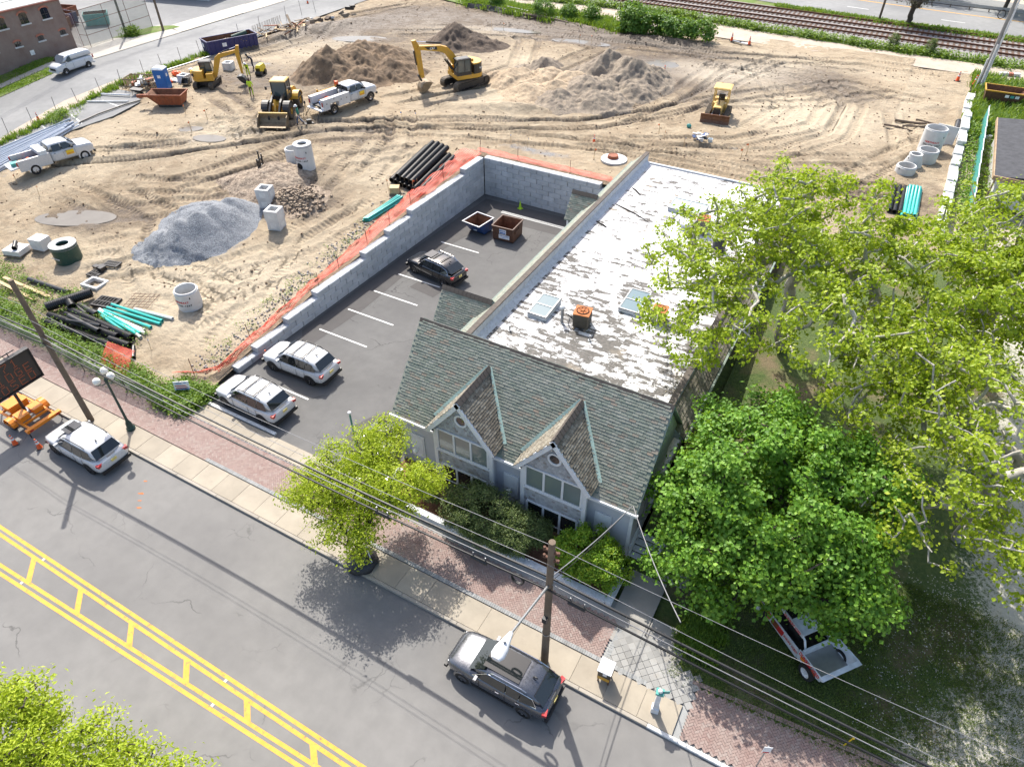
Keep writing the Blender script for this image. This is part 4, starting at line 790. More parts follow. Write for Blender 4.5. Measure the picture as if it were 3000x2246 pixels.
# services and steps on the right-hand gable
b = MB(); b.bx(-4.48, -4.3, 20.6, 21.0, 1.2, 1.9).bx(-4.48, -4.32, 21.3, 21.7, 1.3, 2.0); b.cyl((-4.35, 20.8, 1.9), (-4.35, 20.8, 4.1), .05).cyl((-4.38, 21.5, 2.0), (-4.38, 21.5, 3.9), .04); b.build('meter_box', 'steel_grey', bd)
stp = thing('porch_steps', 'white wooden steps with railings at the right side of the building', 'steps', (-3.6, 20.6, .12))
for k in range(4): b = MB(); b.bx(-.75, .45, -1.0 + k * .3, -.68 + k * .3, .12 + k * .17, .17 + k * .17); b.build('tread', 'planter_white', stp)
for x in (-.8, .5):
    b = MB(); b.hexa([(x - .03, -1.05, 0), (x + .03, -1.05, 0), (x + .03, .3, .66), (x - .03, .3, .66), (x - .03, -1.05, .2), (x + .03, -1.05, .2), (x + .03, .3, .9), (x - .03, .3, .9)]); b.build('stringer', 'planter_white', stp)
    b = MB(); b.bx(x - .05, x + .05, -1.05, -.95, 0, 1.0).bx(x - .05, x + .05, .25, .35, 0, 1.6)
    for z0 in (.95, .55): b.hexa([(x - .04, -1.1, z0 - .06), (x + .04, -1.1, z0 - .06), (x + .04, .4, z0 + .6), (x - .04, .4, z0 + .6), (x - .04, -1.1, z0), (x + .04, -1.1, z0), (x + .04, .4, z0 + .66), (x - .04, .4, z0 + .66)])
    b.build('railing', 'planter_white', stp)
# planting bed with white painted border
bed = sheet('planting_bed', rect(-17.5, -4.5, 16.9, 19.5), .22, 'mulch')
pb = thing('planter_border', 'long white painted wooden border round the planting bed in front of the building', 'planter', (-10.7, 16.75, .1))
for k in range(6): b = MB(); b.bx(-1.03, 1.03, -.13, .13, 0, .38); b.bx(-1.035, 1.035, -.16, .16, .38, .43); b.build('border_board', 'planter_white', pb, loc=(-5.2 + k * 2.09, random.uniform(-.01, .01), 0))
for x in (-6.55, 6.45): b = MB(); b.bx(x - .13, x + .13, -.1, 1.9, 0, .39); b.bx(x - .16, x + .16, -.16, 1.9, .39, .436); b.build('border_board', 'planter_white', pb)
# ---- things on the flat roof
def skylight(x0, x1, y0, y1, lab, along='y', gl='sky_glass'):
    t = thing('skylight', lab, 'skylight', ((x0 + x1) / 2, (y0 + y1) / 2, 4.2), group='skylights on the white roof'); a, b_ = (x1 - x0) / 2, (y1 - y0) / 2
    m = MB(); m.loft([[(-a, -b_, 0), (a, -b_, 0), (a, b_, 0), (-a, b_, 0)], [(-a, -b_, .26), (a, -b_, .26), (a, b_, .4), (-a, b_, .4)]]); m.build('curb', 'parapet_white', t)
    zf = lambda y: .27 + .14 * (y + b_) / (2 * b_)
    for k in range(2):
        if along == 'y': u0, u1, w0, w1 = -a + .07, a - .07, -b_ + .07 + k * b_ * .98, -.03 + k * b_ * .98
        else: u0, u1, w0, w1 = -a + .07 + k * a * .98, -.03 + k * a * .98, -b_ + .07, b_ - .07
        p = MB(); p.hexa([(u0, w0, zf(w0) - .03), (u1, w0, zf(w0) - .03), (u1, w1, zf(w1) - .03), (u0, w1, zf(w1) - .03), (u0, w0, zf(w0)), (u1, w0, zf(w0)), (u1, w1, zf(w1)), (u0, w1, zf(w1))]); p.build('pane', gl, t)
    f = MB()
    def bar(x0_, x1_, y0_, y1_): f.hexa([(x0_, y0_, zf(y0_) - .04), (x1_, y0_, zf(y0_) - .04), (x1_, y1_, zf(y1_) - .04), (x0_, y1_, zf(y1_) - .04), (x0_, y0_, zf(y0_) + .03), (x1_, y0_, zf(y0_) + .03), (x1_, y1_, zf(y1_) + .03), (x0_, y1_, zf(y1_) + .03)])
    bar(-a, -a + .07, -b_, b_); bar(a - .07, a, -b_, b_); bar(-a + .07, a - .07, -b_, -b_ + .07); bar(-a + .07, a - .07, b_ - .07, b_)
    bar(-a + .07, a - .07, -.035, .03) if along == 'y' else bar(-.035, .03, -b_ + .07, b_ - .07)
    f.build('frame', 'pane_pale' if 0 else 'steel_grey', t)
skylight(-15.5, -14.25, 29.8, 31.9, 'two-pane skylight nearest the rusty air conditioner on the white roof'); skylight(-10.9, -9.6, 32.9, 35.1, 'two-pane skylight half hidden under the tree branches'); skylight(-12.6, -9.95, 46.7, 48.3, 'wide pale two-pane skylight toward the back of the white roof', 'x', 'sky_glass_pale')
def acunit(x, y, s, hgt, body, topm, lab, rz=.1):
    t = thing('air_conditioner', lab, 'air conditioner', (x, y, 4.2), rz, 'air conditioners on the flat roof')
    for sx in (-.36, .36): b = MB(); b.bx(sx * s - .05, sx * s + .05, -s * .75, s * .75, 0, .09); b.build('skid', 'wood_old', t)
    a = s / 2; b = MB(); b.bx(-a, a, -a, a, .09, .09 + hgt); b.build('cabinet', body, t)
    b = MB()
    for k in range(10):
        z = .14 + k * hgt / 11
        for sg in (-1, 1): b.bx(-a + .05, a - .05, sg * (a + .008) - .008, sg * (a + .008) + .008, z, z + hgt / 20); b.bx(sg * (a + .008) - .008, sg * (a + .008) + .008, -a + .05, a - .05, z, z + hgt / 20)
    b.build('louvers', 'louver', t)
    z = .09 + hgt; b = MB(); b.bx(-a - .03, a + .03, -a - .03, a + .03, z, z + .05); tp = b.build('top_panel', topm, t)
    b = MB(); b.lathe([(a * .82, z + .05), (a * .82, z + .09), (a * .76, z + .09), (a * .76, z + .055), (0, z + .052)], 20); b.build('fan_opening', 'dark_gap', tp)
    b = MB()
    for r_ in (.2, .45, .7): b.lathe([(a * r_, z + .085), (a * r_ + .012, z + .085), (a * r_ + .012, z + .095), (a * r_, z + .095)], 16)
    for k in range(4): b.rbox((0, 0, z + .07), (a * 1.4, .16, .012), k * PI / 4)
    b.cyl((0, 0, z + .05), (0, 0, z + .12), .09); b.build('fan', topm, tp)
acunit(-12.25, 30.6, .92, .85, 'ac_brown', 'rust_orange', 'brown air conditioner with bright rusty top near the front skylight', .15); acunit(-9.5, 44.9, .95, .95, 'ac_grey', 'rust_orange', 'beige air conditioner with rusty fan beside the wide back skylight', .1); acunit(-8.4, 33.2, .8, .75, 'ac_brown', 'rust_orange', 'rusty air conditioner hidden under the tree branches over the roof', .1)
t = thing('air_conditioner', 'round black condenser unit at the tree edge of the white roof', 'air conditioner', (-7.6, 42.8, 4.2), 0, 'air conditioners on the flat roof')
b = MB(); b.lathe([(0, .05), (.45, .05), (.45, 1.0), (.4, 1.06), (0, 1.06)], 20); b.build('drum', 'ac_black', t, 40); b = MB(); b.lathe([(.38, 1.065), (.38, 1.1), (.3, 1.1), (.3, 1.07)], 18); b.build('fan_guard', 'galv', t); b = MB(); b.bx(-.5, -.35, -.5, .5, 0, .06).bx(.35, .5, -.5, .5, 0, .06); b.build('skid', 'louver', t)
t = thing('roof_vent', 'pale mushroom vent beside the beige air conditioner', 'vent', (-10.6, 44.8, 4.2)); b = MB(); b.bx(-.42, .42, -.42, .42, 0, .12); b.build('base', 'light_grey', t); b = MB(); b.lathe([(.25, .12), (.25, .3), (.4, .3), (.4, .42), (.3, .5), (0, .52)], 18); b.build('hood', 'light_grey', t, 40)
t = thing('flue_pipe', 'grey capped flue pipe beside the front air conditioner', 'pipe', (-13.4, 30.25, 4.2)); b = MB(); b.cyl((0, 0, 0), (0, 0, 1.05), .09, n=14); b.build('pipe', 'steel_grey', t, 40); b = MB(); b.lathe([(.1, 1.0), (.17, 1.02), (.17, 1.12), (.1, 1.2), (0, 1.22)], 14); b.build('cap', 'light_grey', t, 40)
b = MB(); b.tube([(-12.7, 30.4, 4.5), (-13.0, 30.2, 4.9), (-13.25, 30.5, 4.7), (-13.2, 30.9, 4.3), (-12.9, 31.0, 4.25)], .035); tag(b.build('conduit', 'wire_black'), 'black looped conduit running from the front air conditioner', 'conduit')
for i, (x, y) in enumerate(((-15.7, 28.0), (-11.2, 29.4), (-11.2, 45.2))): b = MB(); b.cyl((0, 0, 0), (0, 0, .38), .045, n=10).cyl((0, 0, 0), (0, 0, .05), .12, n=10); o = b.build('vent_pipe', 'steel_grey', loc=(x, y, 4.2)); tag(o, ('small vent pipe standing near the front left of the white roof', 'small vent pipe to the right of the front air conditioner', 'small vent pipe beside the mushroom vent at the back')[i], 'vent pipe', 'small vent pipes on the roof')
# ================================================================== VEHICLES (local +x = forward, origin on the ground)
WM = {}
def wheel(par, x, y, r, w, rim='rim_silver', tyre='rubber', spokes=5, name='wheel', hub=.62):
    k = (r, w, rim, tyre, spokes, hub)
    if k not in WM:
        b = MB(); pr = [(r * hub, -w / 2), (r * .93, -w / 2), (r, -w * .32), (r, w * .32), (r * .93, w / 2), (r * hub, w / 2)]; n = 24
        b.loft([[(q * math.cos(2 * PI * i / n), yy, q * math.sin(2 * PI * i / n)) for i in range(n)] for q, yy in pr], cap=False); tm = b.mesh('wheel', tyre, 35)
        d = MB(); n = 20
        d.loft([[(q * math.cos(2 * PI * i / n), yy, q * math.sin(2 * PI * i / n)) for i in range(n)] for q, yy in ((r * hub, w * .45), (r * hub * .9, w * .45), (r * hub * .88, w * .18), (r * .02, w * .16))], cap=False)
        d.loft([[(q * math.cos(2 * PI * i / n), yy, q * math.sin(2 * PI * i / n)) for i in range(n)] for q, yy in ((r * hub, -w * .45), (r * hub * .88, -w * .3), (r * .02, -w * .3))], cap=False)
        if spokes:
            d2 = MB()
            for i in range(spokes):
                for dt in (-.12, .12):
                    a = 2 * PI * i / spokes + dt; d2.rbox((0, 0, 0), (.001, .001, .001)); c_, s_ = math.cos(a), math.sin(a)
                    q0, q1 = r * .12, r * hub * .9; t_ = r * .05; d2.hexa([(q0 * c_ - t_ * s_, w * .3, q0 * s_ + t_ * c_), (q1 * c_ - t_ * s_, w * .3, q1 * s_ + t_ * c_), (q1 * c_ + t_ * s_, w * .3, q1 * s_ - t_ * c_), (q0 * c_ + t_ * s_, w * .3, q0 * s_ - t_ * c_), (q0 * c_ - t_ * s_, w * .42, q0 * s_ + t_ * c_), (q1 * c_ - t_ * s_, w * .42, q1 * s_ + t_ * c_), (q1 * c_ + t_ * s_, w * .42, q1 * s_ - t_ * c_), (q0 * c_ + t_ * s_, w * .42, q0 * s_ - t_ * c_)])
            d2.cyl((0, w * .3, 0), (0, w * .45, 0), r * .17, n=12); sm_2 = d2.mesh('spokes', rim)
        else: d.cyl((0, w * .16, 0), (0, w * .5, 0), r * .2, n=12); sm_2 = None
        WM[k] = (tm, d.mesh('rim', rim if not spokes else 'rim_dark', 30), sm_2)
    o = link(name, WM[k][0], par, (x, y, r), 0 if y > 0 else PI); link('rim', WM[k][1], o)
    if WM[k][2]: link('spokes', WM[k][2], o)
    return o
def lerp(a, b, t): return a + (b - a) * t
def ring(x, w, zl, zm, zt, cr, lo=.86):
    hf = [(w * lo, zl), (w * .985, zl + .13), (w, zm), (w * .975, zt - .09), (w * .90, zt), (w * .45, zt + cr)]
    return [(x, y, z) for y, z in hf] + [(x, -y, z) for y, z in hf[::-1]]
def cabring(x, wb, zb, wt, zt): 
    hf = [(wb, zb), (wt, zt - .07), (wt * .9, zt), (wt * .4, zt + .025)]
    return [(x, y, z) for y, z in hf] + [(x, -y, z) for y, z in hf[::-1]]
def smooth(o):
    m = o.modifiers.new('round', 'SUBSURF'); m.levels = m.render_levels = 1; return o
def body_car(t, p):
    """p: paint, st body stations (x,w,zl,zm,zt,cr), cab stations (x,wb,zb,wt,zt), glass etc."""
    b = MB(); b.loft([ring(*s) for s in p['st']]); body = smooth(b.build('body', p['paint'], t, 60))
    cab = p['cab']; c = MB(); c.loft([cabring(*s) for s in cab]); cb = smooth(c.build('cabin', p.get('roofpaint', p['paint']), t, 60))
    def cs(x):
        for i in range(len(cab) - 1):
            a, d = cab[i], cab[i + 1]
            if a[0] >= x >= d[0]: k = (a[0] - x) / (a[0] - d[0] + 1e-9); return [lerp(a[j], d[j], k) for j in range(5)]
        return list(cab[-1])
    def P(x, f, s): 
        _, wb, zb, wt, zt = cs(x); return (x, s * (lerp(wb, wt, f) + .012), lerp(zb, zt - .07, f))
    for s in (-1, 1):
        for poly in p['side']: g = MB(); g.poly([P(x, f, s) for x, f in poly]); g.build('side_window', 'car_glass', cb)
    for nm, i, j, f0, f1 in p['ends']:
        a, d = cab[i], cab[j]; pa = [lerp(a[k], d[k], f0) for k in range(5)]; pd = [lerp(a[k], d[k], f1) for k in range(5)]
        ev = Vector((d[0] - a[0], 0, d[4] - a[4])); nn = Vector((-ev.z, 0, ev.x)); nn = (nn if nn.z > 0 else -nn).normalized() * .03
        k0, k1 = p.get('gw', (.93, .88)); w0, w1 = lerp(pa[1], pa[3], .55) * k0, pd[3] * k1; z0, z1 = pa[4], pd[4]
        g = MB(); g.poly([(pa[0] + nn.x, -w0, z0 + nn.z), (pa[0] + nn.x, w0, z0 + nn.z), (pd[0] + nn.x, w1, z1 + nn.z), (pd[0] + nn.x, -w1, z1 + nn.z)]); g.build(nm, 'car_glass', cb)
    for x in p['wx']:
        for s in (-1, 1):
            wy = p['wy']; r = p['wr']; w_ = p.get('wdual', .24) if x < 0 else .24
            a = MB(); n = 18; a.loft([[(x + q * math.cos(PI * i / n), s * yy, r + q * math.sin(PI * i / n)) for i in range(n + 1)] + [(x - q, s * yy, r * .75), (x + q, s * yy, r * .75)] for q, yy in ((r * 1.17, wy - .26), (r * 1.17, wy + .128))]); a.build('wheel_arch', p.get('arch', 'trim_black'), body)
            wheel(t, x, s * (wy + .02), r, .24, p.get('rim', 'rim_silver'), 'rubber', p.get('spokes', 5))
    xf, xr = p['st'][0][0], p['st'][-1][0]
    for s in (-1, 1):
        (hx, hy, hz), (dx, dy, dz) = p['hl']; g = MB(); g.rbox((hx, s * hy, hz), (dx, dy, dz), -s * .35); g.build('headlight', 'lamp_clear', body)
        (hx, hy, hz), (dx, dy, dz) = p['tl']; g = MB(); g.rbox((hx, s * hy, hz), (dx, dy, dz), s * p.get('tla', .25)); g.build('taillight', 'lamp_red', body)
        mx, my, mz = p['mir']; g = MB(); g.rbox((mx, s * (my + .1), mz), (.13, .22, .16)); g.rbox((mx + .02, s * (my - .02), mz - .06), (.06, .14, .04)); g.build('mirror', p.get('mirm', p['paint']), t)
        for hx in p['hnd']: g = MB(); g.rbox((hx, s * (p['hw'] + .012), p['hz']), (.17, .025, .03)); g.build('door_handle', p.get('hm', p['paint']), body)
        for dx_ in p.get('seam', ()): g = MB(); g.rbox((dx_, s * (p['hw'] + .002), p['hz'] - .22), (.012, .012, .55)); g.build('door_seam', 'trim_black', body)
        if p.get('sill'): g = MB(); g.bx(p['wx'][1] + .45, p['wx'][0] - .45, s * p['wy'] + .02 * s, s * (p['wy'] + .125), .28, .42) if s > 0 else g.bx(p['wx'][1] + .45, p['wx'][0] - .45, s * (p['wy'] + .125), s * p['wy'] + .02 * s, .28, .42); g.build('sill_trim', p['sill'], body)
    g = MB(); g.rbox((xf - .03, 0, .62), (.1, p['hw'] * 1.0, .22)); g.build('grille', p.get('grm', 'trim_black'), body)
    for x, nm in ((xf - .02, 'front_bumper'), (xr + .02, 'rear_bumper')): g = MB(); g.rbox((x, 0, p.get('bz', .42)), (.14, p['hw'] * 1.72, .2)); g.build(nm, p.get('bump', 'trim_black'), body)
    if p.get('plate', 1): g = MB(); g.rbox((xr - .05 if 'px' not in p else p['px'], 0, p.get('pz', .85)), (.03, .32, .16)); g.build('number_plate', 'plate_yellow', body)
    return body, cb, P
def suv(label, loc, rz, paint, L=4.8, W=1.92, H=1.74, rim='rim_silver', rails='chrome', cross=False, sunroof=None, sleek=0., arch='trim_black', sc=1., bump='trim_black', group=None, handles=None, roofpaint=None):
    t = thing('parked_suv', label, 'car', loc, rz, group); t.scale = (sc, sc, sc); f, r = L / 2, -L / 2; w = W / 2
    wb = L * .302
    st = [(f, w * .62, .45, .6, .74, .0), (f - .08, w * .8, .33, .6, .84, .01), (f - .3, w * .93, .26, .66, .96, .03), (f - .75, w * .985, .24, .68, 1.02, .05), (f - 1.25, w, .24, .7, 1.07, .05), (.3, w, .24, .7, 1.06, .03), (r + 1.0, w, .24, .7, 1.08, .03), (r + .35, w * .97, .26, .72, 1.1, .02), (r + .1, w * .9, .34, .72, 1.08, .02), (r, w * .8, .45, .74, .98, .0)]
    cab = [(f - 1.1, w * .86, 1.05, w * .84, 1.10), (f - 1.92 - .1 * sleek, w * .93, 1.05, w * .76, H - .06), (f - 2.5, w * .95, 1.05, w * .80, H), (r + 1.3, w * .95, 1.06, w * .79, H - .02), (r + .62 + .25 * sleek, w * .93, 1.08, w * .74, H - .07 - .05 * sleek), (r + .14, w * .86, 1.06, w * .74, 1.13)]
    m0, m1 = f - 1.95, f - 2.95
    side = [[(f - 1.45, .06), (m1 + .02, .06), (m1 + .02, .97), (f - 2.06, .97)], [(m1 - .03, .06), (r + 1.26, .06), (r + 1.2, .97), (m1 - .03, .97)], [(r + 1.22, .07), (r + .5, .25), (r + .72, .9), (r + 1.16, .97)]]
    p = dict(paint=paint, st=st, cab=cab, side=side, ends=[('windshield', 0, 1, .1, .94), ('rear_window', 5, 4, .16, .9)], wx=(L * .305, -L * .295), wy=w - .13, wr=.37, rim=rim, hl=((f - .3, w * .7, .77), (.3, .24, .13)), tl=((r + .12, w * .78, .95), (.2, .3, .17)), mir=(f - 1.62, w * .9, 1.12), hnd=(f - 2.62, f - 3.55), hw=w, hz=.93, arch=arch, sill='trim_black', bump=bump, px=r - .01, seam=(m1, f - 1.75, r + 1.3), hm=handles or paint, roofpaint=roofpaint or paint)
    body, cb, P = body_car(t, p)
    for s in (-1, 1):
        g = MB(); g.tube([(f - 2.2, s * w * .73, H - .05), (f - 2.35, s * w * .73, H + .05), (r + 1.2, s * w * .72, H + .045), (r + 1.0, s * w * .7, H - .06)], .022); g.build('roof_rail', rails, t)
    if cross:
        for x in (f - 2.65, r + 1.45): g = MB(); g.bx(x - .035, x + .035, -w * .74, w * .74, H + .05, H + .085); g.build('cross_bar', 'trim_black', t)
    if sunroof: g = MB(); x0, x1, ww = sunroof; g.poly([(x, y, H + .034) for x, y in ((x0, -ww), (x1, -ww), (x1, ww), (x0, ww))]); g.build('sunroof', 'car_glass', cb)
    if rails == 'chrome':
        for s in (-1, 1): g = MB(); g.tube([P(x, f_, s) for x, f_ in ((f - 1.4, .04), (f - 2.05, .99), (r + 1.2, .99), (r + .7, .93), (r + .46, .22), (f - 1.4, .03))], .018, 5); g.build('window_trim', 'chrome', cb)
    g = MB(); g.prism([(-.12, 0), (.1, 0), (.02, .07), (-.06, .07)], 'y', -.02, .02); g.build('antenna', 'trim_black', t, loc=(r + .95, 0, H + .0))
    g = MB(); g.rbox((r + .08, 0, 1.16), (.03, .5, .03), 0); g.build('wiper', 'trim_black', cb)
    return t
suv('white SUV with black wheels and glass sunroof parked at the kerb behind the orange trailer', (-33.55, 11.4, 0), PI, 'car_white', 4.95, 2.0, 1.78, 'rim_dark', 'trim_black', False, (.85, .15, .42))
suv('dark grey SUV with panoramic glass roof parked at the kerb beside the wooden pole', (-6.75, 11.45, 0), PI - .0, 'car_grey', 4.8, 1.92, 1.7, 'rim_silver', 'chrome', False, (.62, -1.0, .56), .4, 'car_grey', handles='chrome')
suv('white SUV with roof cross bars parked nearest the sidewalk in the lot', (-28.1, 18.8, .02), PI - .02, 'car_white', 4.9, 1.95, 1.76, 'rim_silver', 'trim_black', True, None, 0, 'trim_black', 1.03, group='white cars in the parking lot')
suv('white SUV with roof cross bars parked against the end of the retaining wall', (-28.05, 22.75, 0), PI + .02, 'car_white', 4.9, 1.95, 1.76, 'rim_silver', 'trim_black', True, None, 0, 'trim_black', 1.03, group='white cars in the parking lot')
suv('glossy black SUV parked in the sunken lot beside the retaining wall', (-26.75, 36.3, 0), R(171), 'car_black', 4.89, 1.9, 1.7, 'rim_silver', 'chrome', True, (.7, .0, .45), 1., 'car_black')
suv('dark car mostly hidden behind the yellow-green tree beside the building', (-18.9, 18.9, .02), PI / 2 + .5, 'car_black', 4.6, 1.85, 1.5, 'rim_silver', 'chrome', False, None, .8, 'car_black')
# ---- panel van
t = thing('panel_van', 'white panel van parked on the side street below the brick building', 'van', on(-84.55, 48.0), -PI / 2 + .03)
L, w, H = 4.75, .9, 1.85; f, r = L / 2, -L / 2
body_car(t, dict(paint='van_white', st=[(f, .6, .42, .55, .75, 0), (f - .1, .78, .3, .55, .92, .02), (f - .45, .86, .24, .6, 1.05, .05), (f - .95, .9, .22, .65, 1.14, .05), (.3, .9, .22, .65, 1.16, .02), (r + .2, .9, .24, .65, 1.16, .02), (r, .84, .34, .7, 1.1, 0)],
    cab=[(f - .75, .84, 1.1, .8, 1.15), (f - 1.55, .88, 1.12, .72, H - .05), (f - 2.1, .89, 1.14, .75, H), (r + .5, .89, 1.14, .75, H), (r + .15, .88, 1.14, .74, H - .03), (r + .02, .86, 1.1, .78, 1.2)], side=[[(f - 1.25, .12), (f - 2.0, .1), (f - 2.0, .88), (f - 1.72, .88)]], ends=[('windshield', 0, 1, .1, .95)], wx=(1.45, -1.45), wy=.77, wr=.32, rim='rim_silver', spokes=0,
    hl=((f - .24, .64, .82), (.28, .2, .18)), tl=((r + .04, .82, 1.05), (.1, .1, .36)), mir=(f - 1.3, .84, 1.15), hnd=(f - 2.15, f - 2.9), hw=.9, hz=1.0, seam=(f - 2.05, f - 1.1, r + 1.2), bump='van_white', px=r, bz=.4, arch='trim_black'))
# ---- pickups
def pickup(label, loc, rz, service=False):
    t = thing('pickup_truck', label, 'truck', loc, rz, 'work pickups on the site'); t.scale = (1.05, 1.05, 1.1); w = 1.0; L = 6.3 if not service else 6.9; f = L / 2; r = -L / 2; cabr = f - 3.55
    st = [(f, .84, .6, .9, 1.15, 0), (f - .1, .93, .5, .9, 1.28, .02), (f - .4, .98, .46, .9, 1.33, .05), (f - 1.25, 1.0, .46, .9, 1.38, .06), (f - 1.5, 1.0, .46, .9, 1.36, .02), (cabr, 1.0, .46, .9, 1.36, .01), (cabr - .02, .9, .5, .9, 1.3, 0)]
    cab = [(f - 1.2, .9, 1.34, .86, 1.4), (f - 1.85, .95, 1.34, .76, 1.93), (f - 2.3, .96, 1.34, .78, 1.97), (cabr + .25, .96, 1.34, .78, 1.96), (cabr + .03, .94, 1.34, .8, 1.9), (cabr - .01, .92, 1.34, .9, 1.42)]
    body, cb, P = body_car(t, dict(paint='car_white', st=st, cab=cab, side=[[(f - 1.6, .1), (f - 2.5, .08), (f - 2.5, .9), (f - 2.0, .9)], [(f - 2.6, .08), (cabr + .25, .08), (cabr + .3, .9), (f - 2.6, .9)]], ends=[('windshield', 0, 1, .1, .95), ('rear_window', 5, 4, .2, .92)], wx=(f - 1.0, r + (1.2 if not service else 1.35)), wy=.87, wr=.42, rim='rim_silver', spokes=6 if not service else 0, hl=((f - .14, .74, 1.02), (.16, .26, .2)), tl=((r + .06, .93, 1.15), (.1, .1, .34)), mir=(f - 1.75, .98, 1.45), hnd=(f - 2.35, f - 3.25), hw=1.0, hz=1.2, seam=(f - 2.55, f - 1.6), mirm='trim_black', bump='trim_black', bz=.55, grm='steel_grey', plate=0, hm='trim_black', arch='car_white' if not service else 'trim_black'))
    bl = cabr - .06
    if not service:
        b = MB(); b.bx(r + .1, bl, -.8, .8, .78, .86); b.build('bed_floor', 'trim_black', t)
        for s in (-1, 1):
            b = MB(); b.loft([[(x, s * .8, .8), (x, s * .8, 1.38), (x, s * .86, 1.4), (x, s * .98, 1.37), (x, s * 1.0, .95), (x, s * .95, .5)] for x in (r + .1, r + .4, bl)]); b.build('bed_side', 'car_white', t, 30)
        b = MB(); b.bx(bl - .1, bl, -.8, .8, .86, 1.36); b.build('bed_front', 'car_white', t)
        b = MB(); b.hexa([(r + .1, -.9, .82), (r + .1, .9, .82), (r + .1, .9, .92), (r + .1, -.9, .92), (r - .55, -.9, .76), (r - .55, .9, .76), (r - .55, .9, .86), (r - .55, -.9, .86)]); b.build('tailgate', 'car_white', t)
        b = MB(); b.bx(bl - .75, bl - .15, -.95, .95, 1.3, 1.62); b.bx(bl - .77, bl - .13, -.97, .97, 1.62, 1.67); b.build('tool_box', 'pale_plastic', t)
        b = MB(); b.bx(r - .4, r + .15, -.45, .05, .87, 1.2); b.bx(r - .42, r + .17, -.47, .07, 1.2, 1.28); tag(b.build('cooler', 'fence_teal', loc=(0, 0, 0)), 'pale teal cooler on the lowered tailgate of the pickup', 'cooler'); cl = bpy.data.objects['cooler'] if 'cooler' in bpy.data.objects else None
        if cl: cl.matrix_world = Matrix.Translation(loc) @ Matrix.Rotation(rz, 4, 'Z')
        for i in range(10): b = MB(); b.rbox((random.uniform(r + .5, bl - .9), random.uniform(-.6, .6), .95), (random.uniform(.15, .45), random.uniform(.1, .3), random.uniform(.1, .3)), random.random() * 3); b.build('cargo', random.choice(['machine_black', 'rust_red', 'wood_old', 'steel_grey', 'ink_blue', 'cone_orange']), t)
    else:
        b = MB(); b.bx(r + .1, bl, -.62, .62, .85, .93); b.build('bed_floor', 'machine_black', t)
        for s in (-1, 1):
            b = MB(); b.bx(r + .1, r + .82, s * .62, s * 1.1, .62, 1.5) if s > 0 else b.bx(r + .1, r + .82, -1.1, -.62, .62, 1.5)
            y0, y1 = (.62, 1.1) if s > 0 else (-1.1, -.62)
            b.bx(r + .82, r + 1.88, y0, y1, 1.1, 1.5); b.bx(r + 1.88, bl - .02, y0, y1, .62, 1.5); sb = b.build('side_box', 'van_white', t)
            for x0, x1, z0 in ((r + .14, r + .78, .68), (r + .86, r + 1.84, 1.14), (r + 1.92, r + 2.45, .68), (r + 2.5, bl - .08, .68)):
                b = MB(); b.bx(x0, x1, s * 1.1 - .001, s * 1.1 + .02, z0, 1.45) if s > 0 else b.bx(x0, x1, -1.12, -1.1, z0, 1.45); dr = b.build('box_door', 'van_white', sb)
                b = MB(); b.rbox(((x0 + x1) / 2, s * 1.125, (z0 + 1.45) / 2 + .1), (.1, .02, .08)); b.build('latch', 'machine_black', dr)
            b = MB(); b.bx(r + .1, bl, y0 + .02, y1 - .02, 1.5, 1.53); b.build('box_lid', 'steel_grey', sb)
        b = MB(); b.bx(r - .25, r + .1, -1.05, 1.05, .62, .7); b.build('rear_deck', 'light_grey', t)
        b = MB(); b.tube([(bl - .3, .3, .93), (bl - .3, .3, 2.1), (bl - .3, -.3, 2.1), (bl - .3, -.3, .93)], .04); b.build('rack', 'machine_black', t)
        b = MB(); b.lathe([(.22, 0), (.17, .25), (0, .3)], 12, (bl - .35, .25, 2.05)); b.build('orange_bucket', 'cone_orange', t)
        for i in range(14): b = MB(); b.rbox((random.uniform(r + .3, bl - .6), random.uniform(-.45, .45), 1.02), (random.uniform(.15, .4), random.uniform(.12, .3), random.uniform(.12, .35)), random.random() * 3); b.build('cargo', random.choice(['machine_black', 'rust_red', 'ink_red', 'steel_grey', 'ink_blue', 'cone_orange', 'machine_black']), t)
        for yy in (-.8, .7): b = MB(); b.tube([(r - .2, yy, .65), (r - .75, yy * 1.2, .05)], .035); b.build('outrigger', 'machine_black', t)
    b = MB(); b.bx(f - 2.35, f - 1.72, -1.014, -1.006, .85, 1.22); dc = b.build('door_emblem', 'ink_yellow', body)
    b = MB(); b.bx(f - 2.32, f - 1.76, -1.018, -1.012, .96, .99).bx(f - 2.32, f - 1.76, -1.018, -1.012, .89, .915); b.build('emblem_band', 'ink_red', dc)
    return t
pickup('white crew cab pickup with open tailgate and tool box beside the grey conduit bundle', on(-66.4, 32.75, .05), R(76)); pickup('white service body truck with side tool boxes parked behind the dirt piles', on(-49.5, 54.0, .05), R(80), True)
